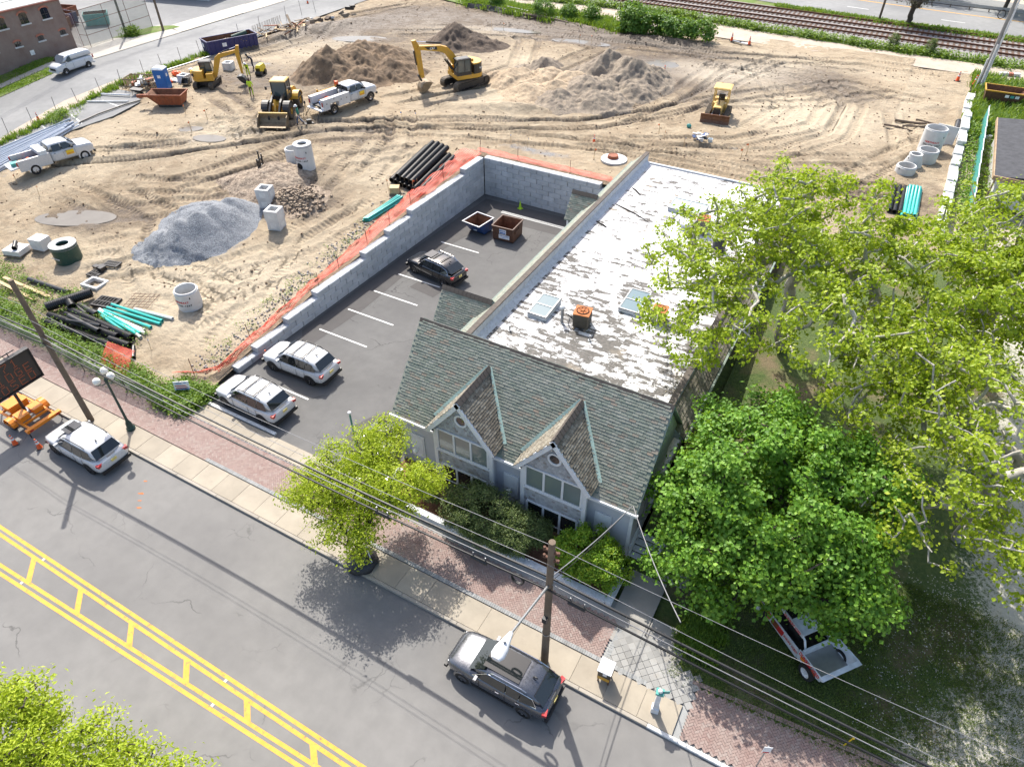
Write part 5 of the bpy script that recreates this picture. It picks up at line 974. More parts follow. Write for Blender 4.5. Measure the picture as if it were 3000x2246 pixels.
# ---- stripped race car on the grass
t = thing('race_car', 'white dirt race car with red and orange sponsor panels parked under the trees', 'car', (3.7, 19.35, .2), R(140.5)); t.scale = (1.05, 1.05, 1.05)
b = MB(); b.bx(-2.0, 2.1, -.5, .5, .25, .42); b.build('chassis', 'machine_black', t)
for s in (-1, 1):
    b = MB(); b.hexa([(-.75, s * .83, .2), (2.0, s * .8, .2), (2.0, s * .76, .2), (-.75, s * .79, .2), (-.75, s * .9, .86), (2.0, s * .84, .72), (2.0, s * .8, .72), (-.75, s * .86, .86)]); sp_ = b.build('side_panel', 'race_white', t)
    b = MB(); b.hexa([(-2.0, s * .8, .5), (-.78, s * .86, .3), (-.78, s * .82, .3), (-2.0, s * .76, .5), (-2.05, s * .95, 1.02), (-.78, s * .9, .95), (-.78, s * .86, .95), (-2.05, s * .9, 1.0)]); qp = b.build('quarter_panel', 'race_white', t)
    b = MB(); b.hexa([(-.5, s * .62, 1.16), (1.05, s * .6, 1.16), (1.05, s * .57, 1.16), (-.5, s * .58, 1.16), (-.5, s * .66, 1.42), (1.0, s * .63, 1.4), (1.0, s * .6, 1.4), (-.5, s * .62, 1.42)]); vz = b.build('roof_visor', 'race_white', t)
    b = MB(); b.tube([(-.85, s * .62, .8), (-.62, s * .6, 1.2), (-.3, s * .58, 1.3), (1.0, s * .56, 1.28), (1.5, s * .6, .75)], .045); b.build('roll_bar', 'race_white', t)
    for k, (c_, x0) in enumerate((('ink_orange', 1.45), ('ink_red', .98), ('rust_red', .52), ('ink_red', .18))):
        b = MB(); y_ = s * (.846 + .0); b.hexa([(x0, s * .842, .3), (x0 + .38, s * .838, .3), (x0 + .38, s * .83, .3), (x0, s * .83, .3), (x0 - .06, s * .885, .72), (x0 + .32, s * .87, .7), (x0 + .32, s * .85, .7), (x0 - .06, s * .86, .72)]); b.build('sponsor_panel', c_, sp_)
    for k, (c_, x0) in enumerate((('ink_orange', -1.2), ('ink_red', -1.5), ('rust_red', -1.78))):
        b = MB(); b.hexa([(x0, s * .885, .55), (x0 + .25, s * .89, .55), (x0 + .25, s * .88, .55), (x0, s * .87, .55), (x0, s * .935, .8), (x0 + .25, s * .93, .8), (x0 + .25, s * .92, .8), (x0, s * .92, .8)]); b.build('sponsor_panel', c_, qp)
    if s > 0:
        text("DUNKIN' ICED", .17, 'ink_red', qp, (-1.42, .96, .9), (R(90 - 28), 0, PI), bold=.004); text("DUNKIN' ICED", .15, 'ink_red', sp_, (-.25, .905, .6), (R(90 - 8), 0, PI), bold=.003); text("DUNKIN' ICED", .15, 'ink_red', vz, (.1, .67, 1.3), (R(90 - 12), 0, PI), bold=.003)
b = MB(); b.hexa([(-.5, -.58, 1.3), (.25, -.58, 1.36), (.25, .58, 1.36), (-.5, .58, 1.3), (-.5, -.58, 1.34), (.25, -.58, 1.4), (.25, .58, 1.4), (-.5, .58, 1.34)]); b.build('roof', 'race_white', t)
b = MB(); b.hexa([(1.25, -.75, .7), (2.15, -.6, .55), (2.15, .6, .55), (1.25, .75, .7), (1.25, -.75, .78), (2.15, -.6, .6), (2.15, .6, .6), (1.25, .75, .78)]); b.build('hood', 'race_white', t)
b = MB(); b.bx(-2.0, -.85, -.75, .75, .45, .5); b.build('rear_tray', 'galv', t); b = MB(); b.bx(-.9, -.84, -.78, .78, .45, .95); b.hexa([(-2.15, -.95, .9), (-2.0, -.95, .9), (-2.0, .95, .9), (-2.15, .95, .9), (-2.2, -.95, 1.0), (-2.0, -.95, 1.0), (-2.0, .95, 1.0), (-2.2, .95, 1.0)]); b.hexa([(-2.0, .76, .5), (-.86, .76, .5), (-.86, .74, .5), (-2, .74, .5), (-2, .9, .98), (-.86, .86, .92), (-.86, .84, .92), (-2, .87, .98)]); b.hexa([(-2.0, -.76, .5), (-.86, -.76, .5), (-.86, -.74, .5), (-2, -.74, .5), (-2, -.9, .98), (-.86, -.86, .92), (-.86, -.84, .92), (-2, -.87, .98)]); b.build('tray_sides', 'race_white', t)
b = MB(); b.bx(-.8, 1.2, -.74, .74, .42, .5); b.bx(-.3, .3, -.1, .5, .5, 1.0); b.build('cockpit', 'dark_gap', t)
for x, y in ((-1.45, .88), (-1.45, -.88), (1.5, .85), (1.5, -.85)): wheel(t, x, y, .36, .28, 'ink_white', 'rubber', 0)
# ================================================================== MACHINES
def stadium(L, H, n=8):
    r = H / 2; return [(L / 2 - r + r * math.sin(PI * k / n), r - r * math.cos(PI * k / n)) for k in range(n + 1)] + [(-L / 2 + r - r * math.sin(PI * k / n), r + r * math.cos(PI * k / n)) for k in range(n + 1)]
def track_unit(par, y, L, H, W, shoe=.17):
    b = MB(); o = stadium(L, H); i = [(x * (1 - .14 / L * 2), H / 2 + (z - H / 2) * (1 - .12 / H)) for x, z in o]; n = len(o)
    b.loft([[(x, y + s * W / 2, z) for x, z in q] for q, s in ((i, -1), (o, -1), (o, 1), (i, 1))], cap=False)
    # grouser plates round the loop
    per = []; 
    for k in range(n):
        a, c = Vector(o[k]), Vector(o[(k + 1) % n]); m = max(1, int((c - a).length / shoe)); per += [(a.lerp(c, j / m), (c - a).normalized()) for j in range(m)]
    for p, d in per:
        nn = Vector((d.y, -d.x)); ctr = Vector((0, H / 2)); 
        if nn.dot(p - ctr) < 0: nn = -nn
        q = [p - d * .03, p + d * .03, p + d * .02 + nn * .035, p - d * .02 + nn * .035]
        b.hexa([(a.x, y - W / 2, a.y) for a in q] + [(a.x, y + W / 2, a.y) for a in q])
    tk = b.build('track', 'track_steel', par)
    b = MB(); b.prism([(x * .8, z) for x, z in stadium(L * 1.0, H * .62)], 'y', y - W * .32, y + W * .32)
    for v in range(len(b.v)): b.v[v] = (b.v[v][0], b.v[v][1], b.v[v][2] + H * .19)
    for k in range(5): b.cyl((-L * .32 + k * L * .16, y - W * .4, H * .2), (-L * .32 + k * L * .16, y + W * .4, H * .2), H * .14, n=10)
    for s in (-1, 1): b.cyl((s * (L / 2 - H / 2), y - W * .42, H / 2), (s * (L / 2 - H / 2), y + W * .42, H / 2), H * .36, n=14)
    b.build('track_frame', 'machine_black', tk); return tk
def beam(par, name, poly, w, mat, y=0):
    b = MB(); b.prism(poly, 'y', y - w / 2, y + w / 2); return b.build(name, mat, par)
def ram(par, a, c, r=.06):
    a, c = Vector(a), Vector(c); m = a.lerp(c, .58); b = MB(); b.cyl(a, m, r, n=10); o = b.build('hydraulic_ram', 'machine_black', par, 40); b = MB(); b.cyl(m, c, r * .5, n=8); b.build('ram_rod', 'chrome', o, 40)
def cabbox(par, x0, x1, y0, y1, z0, z1, mat, glassm='cab_glass', roof=None, slope=.1):
    b = MB(); t_ = .07; 
    for x, y in ((x0, y0), (x1, y0), (x0, y1), (x1, y1)): b.hexa([(x + sx * t_, y + sy * t_, z0) for sx, sy in ((-.5, -.5), (.5, -.5), (.5, .5), (-.5, .5))] + [(x + sx * t_ - (slope if x == x1 else 0), y + sy * t_, z1) for sx, sy in ((-.5, -.5), (.5, -.5), (.5, .5), (-.5, .5))])
    b.bx(x0 - .04, x1 + .04, y0 - .04, y1 + .04, z0 - .05, z0 + .3); cb = b.build('cab', mat, par)
    r = MB(); r.loft([[(x0 - .06, y0 - .06, z1), (x1 + .02, y0 - .06, z1), (x1 + .02, y1 + .06, z1), (x0 - .06, y1 + .06, z1)], [(x0 - .06, y0 - .06, z1 + .09), (x1 + .02, y0 - .06, z1 + .09), (x1 + .02, y1 + .06, z1 + .09), (x0 - .06, y1 + .06, z1 + .09)], [(x0 + .06, y0 + .06, z1 + .16), (x1 - .12, y0 + .06, z1 + .16), (x1 - .12, y1 - .06, z1 + .16), (x0 + .06, y1 - .06, z1 + .16)]]); r.build('cab_roof', roof or mat, cb)
    m = .06
    for q in ([(x1, y0 + m, z0 + .31), (x1, y1 - m, z0 + .31), (x1 - slope, y1 - m, z1 - .02), (x1 - slope, y0 + m, z1 - .02)], [(x0, y0 + m, z0 + .31), (x0, y1 - m, z0 + .31), (x0, y1 - m, z1 - .02), (x0, y0 + m, z1 - .02)], [(x0 + m, y0, z0 + .31), (x1 - m, y0, z0 + .31), (x1 - m - slope, y0, z1 - .02), (x0 + m, y0, z1 - .02)], [(x0 + m, y1, z0 + .31), (x1 - m, y1, z0 + .31), (x1 - m - slope, y1, z1 - .02), (x0 + m, y1, z1 - .02)]):
        g = MB(); g.poly(q); g.build('cab_window', glassm, cb)
    b = MB(); xm = lerp(x0, x1, .45)
    for y in (y0, y1): b.bx(xm - .04, xm + .04, y - .02, y + .02, z0, z1)
    b.build('pillar', mat, cb)
    s = MB(); xc, yc = (x0 + x1) / 2 - .1, (y0 + y1) / 2; s.bx(xc - .25, xc + .25, yc - .25, yc + .25, z0 + .3, z0 + .5); s.bx(xc - .32, xc - .2, yc - .25, yc + .25, z0 + .5, z0 + 1.1); s.build('seat', 'machine_black', cb)
    return cb
def bucket(par, x, z, w, sc, mat='bucket_steel', a=0):
    prof = [(-.42, .62), (-.5, .2), (-.38, -.22), (-.08, -.5), (.3, -.56), (.62, -.48)]; inn = [(-.34, .55), (-.42, .2), (-.31, -.18), (-.05, -.43), (.3, -.49), (.62, -.44)]
    rt = lambda p: (x + sc * (p[0] * math.cos(a) - p[1] * math.sin(a)), z + sc * (p[0] * math.sin(a) + p[1] * math.cos(a)))
    b = MB(); b.prism([rt(p) for p in prof] + [rt(p) for p in inn[::-1]], 'y', -w / 2, w / 2)
    for s in (-1, 1): b.prism([rt(p) for p in prof + [(.3, .2), (-.1, .6)]], 'y', s * w / 2 - .02, s * w / 2 + .02)
    o = b.build('bucket', mat, par)
    b = MB()
    for k in range(5): yy = -w / 2 + .08 + k * (w - .16) / 4; q = [rt(p) for p in ((.6, -.5), (.82, -.46), (.6, -.42))]; b.prism(q, 'y', yy - .05, yy + .05)
    b.build('bucket_teeth', 'bucket_steel', o); return o
# large excavator
t = thing('excavator', 'large yellow and black excavator with boom lowered beside the sandy piles', 'excavator', on(-42.3, 65.6, -.02), R(-123)); und = R(72 + 123)
b = MB(); b.bx(-.9, .9, -1.0, 1.0, .35, .8); b.cyl((0, 0, .8), (0, 0, 1.0), .75, n=20); un_ = b.build('undercarriage', 'machine_black', t, rz=und)
for s in (-1, 1): track_unit(un_, s * 1.15, 4.7, .92, .62)
b = MB(); n = 10; arc = [(-.9 - 1.0 * math.sin(PI * k / n), 1.33 * math.cos(PI * k / n)) for k in range(n + 1)]
b.prism([(1.45, 1.33)] + arc + [(1.45, -1.33)], 'z', 1.02, 1.42); hs = b.build('house', 'cat_yellow', t)
b = MB(); b.prism([(-.55, 1.3)] + [(x + .02, y * .98) for x, y in arc] + [(-.55, -1.3)], 'z', 1.42, 2.35); b.build('counterweight', 'machine_black', hs)
b = MB(); b.prism([(-.5, 1.26)] + [(x + .06, y * .95) for x, y in arc] + [(-.5, -1.26)], 'z', 2.35, 2.47); b.bx(-.9, -.2, -.7, .4, 2.47, 2.7); b.build('engine_cover', 'cat_yellow', hs)
b = MB(); b.bx(-.5, 1.35, -1.3, -.5, 1.42, 2.1); b.build('tank', 'cat_yellow', hs); b = MB(); b.tube([(1.35, -1.28, 1.42), (1.35, -1.28, 2.7), (-.3, -1.28, 2.7), (-.3, -1.28, 2.1)], .03).tube([(1.35, -.6, 2.1), (1.35, -.6, 2.7), (1.35, -1.28, 2.7)], .03); b.build('handrail', 'machine_black', hs)
cabbox(hs, -.15, 1.4, .38, 1.28, 1.45, 2.95, 'machine_black', roof='machine_black')
beam(hs, 'boom', [(.5, 1.45), (.2, 1.9), (1.35, 3.6), (1.9, 4.12), (2.6, 4.35), (5.2, 4.62), (5.3, 4.3), (2.8, 3.8), (2.15, 3.5), (.95, 1.75)], .5, 'cat_yellow', -.12)
bo = beam(hs, 'boom_emblem', [(3.1, 4.32), (4.5, 4.45), (4.15, 4.18), (3.1, 4.02)], .53, 'machine_black', -.12); text('CAT', .3, 'ink_white', bo, (3.62, .155, 4.22), (R(90), R(-5), PI), bold=.008); text('CAT', .28, 'ink_white', hs, (-1.25, 1.25, 1.95), (R(90), 0, PI - .35), bold=.008)
b = MB(); b.prism([(3.72, 4.1), (3.5, 4.1), (3.61, 4.2)], 'y', .15, .16); b.build('emblem_triangle', 'ink_yellow', bo)
beam(hs, 'stick', [(5.75, 5.15), (5.35, 5.2), (4.95, 4.5), (4.72, 1.55), (4.95, 1.4), (5.15, 1.55), (5.5, 4.2)], .36, 'cat_yellow', -.12)
ram(hs, (2.5, -.12, 4.55), (5.4, -.12, 5.05), .09); ram(hs, (1.3, .22, 1.7), (2.7, .22, 3.75), .09); ram(hs, (1.3, -.46, 1.7), (2.7, -.46, 3.75), .09); ram(hs, (5.62, -.12, 4.2), (5.3, -.12, 1.75), .08)
beam(hs, 'bucket_link', [(5.3, 1.85), (5.42, 1.7), (5.1, 1.1), (4.95, 1.2)], .3, 'machine_black', -.12); bk = bucket(hs, 4.75, .62, 1.15, 1.05, a=R(195)); bk.location.y = -.12
# mini excavator
t = thing('mini_excavator', 'small yellow excavator with black cab roof working beside the blue container', 'excavator', on(-66.7, 51.6), R(38))
b = MB(); b.bx(-.6, .6, -.7, .7, .25, .6); b.cyl((0, 0, .6), (0, 0, .78), .5, n=16); un_ = b.build('undercarriage', 'machine_black', t, rz=R(78))
for s in (-1, 1): track_unit(un_, s * .86, 2.7, .62, .42)
n = 8; arc = [(-.55 - .75 * math.sin(PI * k / n), 1.02 * math.cos(PI * k / n)) for k in range(n + 1)]; b = MB(); b.prism([(1.0, 1.0)] + arc + [(1.0, -1.0)], 'z', .78, 1.05); hs = b.build('house', 'cat_yellow', t)
b = MB(); b.loft([[(x, y, z) for x, y in [(.0, 1.0)] + [(a * k, c * k) for a, c in arc] + [(.0, -1.0)]] for z, k in ((1.05, 1.), (1.6, 1.), (1.8, .9))]); b.build('counterweight', 'cat_yellow', hs, 40)
cabbox(hs, -.35, .85, .0, .95, 1.08, 2.35, 'machine_black'); b = MB(); b.bx(.3, 1.0, -1.0, -.15, 1.05, 1.5); b.build('tank', 'cat_yellow', hs)
beam(hs, 'boom', [(1.0, .85), (.85, 1.1), (1.5, 2.9), (2.0, 3.25), (3.9, 3.6), (3.95, 3.35), (2.1, 2.85), (1.3, 1.0)], .26, 'cat_yellow', -.2); beam(hs, 'stick', [(4.25, 4.0), (3.95, 4.0), (3.7, 3.4), (3.85, 1.2), (4.05, 1.15), (4.15, 3.2)], .22, 'cat_yellow', -.2)
ram(hs, (1.1, -.05, .95), (1.95, -.05, 2.9), .06); ram(hs, (2.2, -.2, 3.35), (4.0, -.2, 3.9), .06); ram(hs, (4.2, -.2, 3.3), (4.25, -.2, 1.4), .05); bk = bucket(hs, 3.85, .62, .75, .75, 'machine_black', R(190)); bk.location.y = -.2
b = MB(); b.hexa([(1.4, -1.0, .1), (1.48, -1.0, .1), (1.48, 1.0, .1), (1.4, 1.0, .1), (1.5, -1.0, .55), (1.58, -1.0, .55), (1.58, 1.0, .55), (1.5, 1.0, .55)]); b.bx(.5, 1.45, -.5, -.38, .25, .38).bx(.5, 1.45, .38, .5, .25, .38); b.build('dozer_blade', 'machine_black', un_)
b = MB(); b.rbox((-1.1, -.75, 1.4), (.03, .3, .3), .8); b.build('number_panel', 'machine_black', hs)
# wheel loader
t = thing('wheel_loader', 'yellow wheel loader facing forward with its bucket on the ground', 'loader', on(-53.75, 49.6), R(-64)); t.scale = (1.06,) * 3
b = MB(); b.loft([[(x, y, z) for y, z in ((-.62, .75), (-.7, 1.2), (-.62, k), (.62, k), (.7, 1.2), (.62, .75))] for x, k in ((-2.6, 1.55), (-2.3, 1.75), (-.9, 1.95))]); b.build('engine_hood', 'cat_yellow', t); b = MB(); b.bx(-1.0, .2, -.55, .55, .6, 1.35); b.bx(.2, 1.5, -.5, .5, .55, 1.2); b.build('frame', 'cat_yellow', t)
cabbox(t, -1.05, .25, -.68, .68, 1.3, 2.85, 'machine_black', roof='pale_yellow', slope=.15)
for x, y in ((1.35, 1.0), (1.35, -1.0), (-1.55, 1.0), (-1.55, -1.0)):
    wl = wheel(t, x, y, .72, .55, 'rim_yellow', 'rubber_dusty', 0, hub=.48)
    b = MB()
    for k in range(22):
        a = 2 * PI * k / 22
        for s in (-1, 1): b.add([(math.cos(a + da) * q, s * yy, math.sin(a + da) * q) for q in (.70, .755) for da, yy in ((0, .02), (.09, .02), (.16, .27), (.07, .27))], [(0, 1, 2, 3), (4, 7, 6, 5), (0, 4, 5, 1), (1, 5, 6, 2), (2, 6, 7, 3), (3, 7, 4, 0)])
    b.build('tyre_lugs', 'rubber_dusty', wl)
    b = MB(); s = 1 if y > 0 else -1; b.loft([[(x + q * math.cos(a), y + s * yy, .72 + q * math.sin(a)) for a in [PI * (.12 + .76 * k / 8) for k in range(9)]] for q, yy in ((.82, -.3), (.88, -.3), (.88, .3), (.82, .3))], cap=False); b.build('fender', 'machine_black' if x > 0 else 'cat_yellow', t)
for s in (-1, 1): beam(t, 'lift_arm', [(.5, 1.7), (.6, 1.95), (1.7, 1.55), (2.9, .6), (2.85, .35), (1.6, 1.2)], .16, 'machine_black', s * .45); ram(t, (.9, s * .45, 1.0), (1.9, s * .45, 1.3), .07)
beam(t, 'tilt_link', [(1.6, 1.75), (1.8, 1.85), (2.1, .9), (1.95, .85)], .2, 'cat_yellow')
b = MB(); pr = [(2.75, .95), (2.7, .55), (2.85, .15), (3.15, .03), (3.85, .02)]; inn = [(2.82, .93), (2.78, .55), (2.92, .2), (3.17, .1), (3.85, .05)]; b.prism(pr + inn[::-1], 'y', -1.32, 1.32)
for s in (-1, 1): b.prism(pr + [(3.3, .75)], 'y', s * 1.32 - .025, s * 1.32 + .025)
bk = b.build('bucket', 'bucket_steel', t); b = MB(); b.bx(2.72, 2.86, -1.33, 1.33, .93, 1.03); b.build('bucket_rim', 'pale_yellow', bk)
for s in (-1, 1): b = MB(); b.tube([(.2, s * .7, 2.5), (.35, s * 1.05, 2.45)], .025); b.rbox((.35, s * 1.12, 2.35), (.06, .18, .3)); b.build('mirror', 'machine_black', t)
# bulldozer
t = thing('bulldozer', 'small worn yellow bulldozer with open canopy and rusty blade', 'bulldozer', on(-15.35, 69.6), R(-83)); t.scale = (1.1,) * 3
for s in (-1, 1): track_unit(t, s * .82, 2.9, .72, .42)
b = MB(); b.loft([[(x, y, z) for y, z in ((-.36, .5), (-.38, zt - .1), (-.3, zt), (.3, zt), (.38, zt - .1), (.36, .5))] for x, zt in ((-.2, 1.42), (1.35, 1.3))]); b.build('engine_hood', 'pale_yellow', t); b = MB(); b.bx(1.35, 1.4, -.3, .3, .6, 1.2); b.build('radiator_grille', 'machine_black', t); b = MB(); b.cyl((.7, 0, 1.35), (.7, 0, 1.95), .05, n=10); b.build('exhaust', 'machine_black', t)
b = MB(); b.bx(-1.3, -.1, -.6, .6, .4, .95); b.bx(-1.45, -.9, -.62, .62, .95, 1.35); b.bx(-.3, .1, -.62, -.35, .95, 1.25).bx(-.3, .1, .35, .62, .95, 1.25); b.build('deck', 'pale_yellow', t); b = MB(); b.bx(-.95, -.5, -.27, .27, .95, 1.2); b.bx(-1.05, -.9, -.27, .27, 1.2, 1.75); b.build('seat', 'machine_black', t)
b = MB()
for x, y in ((-1.3, -.62), (-1.3, .62), (.0, -.62), (.0, .62)): b.cyl((x, y, .9), (x, y * .95, 2.42), .05, n=8)
cn = b.build('canopy_post', 'pale_yellow', t); b = MB(); b.loft([[(-1.45, -.75, z) , (.2, -.75, z), (.2, .75, z), (-1.45, .75, z)] for z in (2.4, 2.5)]); b.bx(-1.35, .1, -.65, .65, 2.5, 2.54); b.build('canopy', 'pale_yellow', t)
b = MB(); pr = [(1.95, 0.02), (1.8, .3), (1.82, .6), (1.95, .85)]; b.prism(pr + [(x - .07, z) for x, z in pr[::-1]], 'y', -1.25, 1.25); b.build('blade', 'blade_rust', t)
for s in (-1, 1): b = MB(); b.tube([(.2, s * 1.1, .35), (1.75, s * 1.1, .3)], .06); b.build('push_arm', 'pale_yellow', t); ram(t, (1.2, s * .3, 1.1), (1.8, s * .35, .6), .045)
# walk-behind roller
t = thing('trench_roller', 'small bright yellow compaction roller beside the excavation', 'roller', on(-64.3, 57.2), R(-70)); b = MB(); b.loft([[(-.75, -.3, z), (.6, -.3, z), (.6, .3, z), (-.75, .3, z)] if z < .9 else [(-.6, -.24, z), (.4, -.24, z), (.4, .24, z), (-.6, .24, z)] for z in (.4, .85, 1.1)]); b.build('body', 'bright_yellow', t); b = MB(); b.bx(.35, .6, -.25, .25, .5, .85); b.build('engine_grille', 'machine_black', t)
for x in (-.5, .5): b = MB(); b.cyl((x, -.36, .27), (x, .36, .27), .27, n=18); b.build('drum', 'machine_black', t)
# ================================================================== PEOPLE
def person(label, loc, rz, pose, shirt, legs, head='hair_dark', helmet=None):
    J = pose; vs = []; es = []; rs = []
    def a(p, r, par=None):
        vs.append(p); rs.append(r); 
        if par is not None: es.append((par, len(vs) - 1))
        return len(vs) - 1
    pel = a((0, 0, .95), (.15, .11)); sp_ = a(J.get('spine', (0, 0, 1.15)), (.14, .1), pel); ch = a(J.get('chest', (.0, 0, 1.36)), (.17, .12), sp_); nk = a(J.get('neck', (.01, 0, 1.5)), (.06, .06), ch); hd = J.get('head', (.03, 0, 1.66))
    h0 = a((hd[0], hd[1], hd[2] - .07), (.075, .085), nk); h1 = a((hd[0], hd[1], hd[2] + .03), (.085, .1), h0); a((hd[0], hd[1], hd[2] + .11), (.055, .065), h1); a((hd[0] + .1, hd[1], hd[2] - .01), (.016, .016), h0)
    for s, nm in ((1, 'l'), (-1, 'r')):
        sh, el, wr = J['arm_' + nm]; c0 = a(sh, (.065, .065), ch); c1 = a(el, (.05, .05), c0); c2 = a(wr, (.036, .036), c1); d = (Vector(wr) - Vector(el)).normalized(); pal = Vector(wr) + d * .07; c3 = a(tuple(pal), (.04, .022), c2)
        for k in range(4): 
            o_ = Vector((.02 * (k - 1.5), 0, 0)); m_ = a(tuple(pal + d * .05 + o_), (.01, .01), c3); a(tuple(pal + d * (.085 + .008 * (k in (1, 2))) + o_ + Vector((0, -s * .015, 0))), (.008, .008), m_)
        a(tuple(pal + d * .02 + Vector((.045, -s * .01, 0))), (.011, .011), c2)
        hp, kn, an, to = J['leg_' + nm]; l0 = a(hp, (.1, .1), pel); l1 = a(kn, (.068, .068), l0); l2 = a(an, (.048, .048), l1); a(to, (.045, .03), l2)
    me = bpy.data.meshes.new('person'); me.from_pydata(vs, es, []); o = bpy.data.objects.new('person', me); COL.objects.link(o)
    sk = o.modifiers.new('s', 'SKIN'); lay = me.skin_vertices[0].data
    for i, r_ in enumerate(rs): lay[i].radius = r_
    lay[pel].use_root = True; sb = o.modifiers.new('d', 'SUBSURF'); sb.levels = 1; sb.render_levels = 1
    dg = bpy.context.evaluated_depsgraph_get(); m2 = bpy.data.meshes.new_from_object(o.evaluated_get(dg)); bpy.data.objects.remove(o)
    m2.materials.clear()
    for k in ('skin', shirt, legs, 'boot', head): m2.materials.append(MATS[k])
    wl, wr_ = Vector(J['arm_l'][2]), Vector(J['arm_r'][2]); tl, tr = Vector(J['leg_l'][2]), Vector(J['leg_r'][2]); hv = Vector(hd); nkv = Vector(J.get('neck', (.01, 0, 1.5)))
    for f in m2.polygons:
        c = f.center
        if min((c - wl).length, (c - wr_).length) < .2 and c.z < 1.5 and min((c - Vector(J['arm_l'][1])).length, (c - Vector(J['arm_r'][1])).length) > .12: k = 0
        elif (c - hv).length < .19: k = 4 if c.z > hv.z + .03 or c.x < hv.x - .02 else 0
        elif min((c - tl).length, (c - tr).length) < .13 or c.z < .1: k = 3
        elif c.z < .98 and min(abs(c.y - J['arm_l'][2][1]), abs(c.y - J['arm_r'][2][1])) > .06: k = 2
        else: k = 1
        f.material_index = k
    m2.shade_smooth(); m2.name = 'person'; p = link('person', m2, None, loc, rz); p.scale = (1.08,) * 3; tag(p, label, 'person')
    if helmet: b = MB(); b.lathe([(.16, .03), (.125, .04), (.12, .1), (.08, .16), (0, .18)], 14, hd); b.build('hard_hat', helmet, p, 50)
    return p
stand = dict(arm_l=((0, .2, 1.42), (.02, .27, 1.15), (.16, .2, 1.02)), arm_r=((0, -.2, 1.42), (.02, -.27, 1.15), (.16, -.2, 1.02)), leg_l=((0, .1, .9), (.02, .12, .5), (-.02, .13, .08), (.13, .15, .04)), leg_r=((0, -.1, .9), (.02, -.12, .5), (-.02, -.13, .08), (.13, -.15, .04)))
walkp = dict(chest=(.05, 0, 1.36), neck=(.08, 0, 1.5), head=(.11, 0, 1.66), arm_l=((.04, .2, 1.42), (-.1, .26, 1.17), (-.08, .26, .93)), arm_r=((.04, -.2, 1.42), (.12, -.25, 1.17), (.26, -.24, 1.0)), leg_l=((0, .1, .9), (.16, .11, .52), (.2, .11, .09), (.34, .12, .04)), leg_r=((0, -.1, .9), (-.05, -.11, .5), (-.32, -.11, .16), (-.22, -.12, .05)))
bend = dict(spine=(.06, 0, 1.1), chest=(.25, 0, 1.24), neck=(.36, 0, 1.32), head=(.45, 0, 1.42), arm_l=((.26, .2, 1.27), (.42, .24, 1.02), (.56, .12, .92)), arm_r=((.26, -.2, 1.27), (.42, -.24, 1.02), (.56, -.12, .92)), leg_l=((0, .1, .9), (.05, .12, .5), (-.05, .14, .08), (.1, .15, .04)), leg_r=((0, -.1, .9), (.05, -.12, .5), (-.05, -.14, .08), (.1, -.15, .04)))
person('person in a lime yellow shirt and brown trousers standing beside the small excavator bucket', on(-59.9, 51.4), R(115), stand, 'cloth_lime', 'cloth_brown'); person('person in a green shirt and jeans with a white hard hat walking past the loader', on(-50.1, 47.9), R(-150), walkp, 'cloth_green', 'denim', helmet='helmet_white'); person('person in a dark navy shirt bending near the end of the blue container', on(-66.6, 58.3), R(-120), bend, 'cloth_navy', 'cloth_brown', helmet='ink_black'); person('person in a lime vest crouched behind the small excavator arm', on(-64.9, 55.9), R(-60), bend, 'cloth_lime', 'cloth_navy', helmet='helmet_white')
# ================================================================== HEAPS
def heap(name, label, cat, lobes, mat, amp=.3, res=.14, seed=1, warp=2.4, group=None, stones=None):
    x0 = min(l[0] - l[3] for l in lobes) - .6; x1 = max(l[0] + l[3] for l in lobes) + .6; y0 = min(l[1] - l[3] for l in lobes) - .6; y1 = max(l[1] + l[3] for l in lobes) + .6
    xs = np.arange(x0, x1, res); ys = np.arange(y0, y1, res); A, B = np.meshgrid(xs, ys, indexing='ij'); Z = np.zeros_like(A)
    wx = (vnoise(A + 30, B, .45, seed, 4) - .5) * warp; wy = (vnoise(A, B + 60, .45, seed + 1, 4) - .5) * warp
    for x, y, hh, r_ in lobes:
        d = np.hypot(A + wx - x, B + wy - y) / r_; c = np.clip(1 - d, 0, 1); Z = np.maximum(Z, hh * (c * .75 + .25 * (3 * c ** 2 - 2 * c ** 3)) * 1.0) if True else Z
    m = np.clip(Z / .5, 0, 1); Z = Z + m * ((vnoise(A, B, .7, seed + 2, 5, .6) - .5) * amp * 2 + (vnoise(A, B, 2.6, seed + 3, 3, .65) - .5) * amp * 1.1)
    G0 = np.array([[ht(x, y) for y in ys] for x in xs]); V = np.stack([A.ravel(), B.ravel(), (G0 + Z - .03).ravel()], 1); id_ = np.arange(A.size).reshape(A.shape)
    kp = (Z[:-1, :-1] > .02) | (Z[1:, 1:] > .02); Q = np.stack([id_[:-1, :-1], id_[1:, :-1], id_[1:, 1:], id_[:-1, 1:]], -1)[kp]
    o = npmesh(name, V, Q, mat, smooth=True); tag(o, label, cat, group)
    return o, (lambda x, y: float((G0 + Z)[min(max(int((x - x0) / res), 0), len(xs) - 1), min(max(int((y - y0) / res), 0), len(ys) - 1)]))
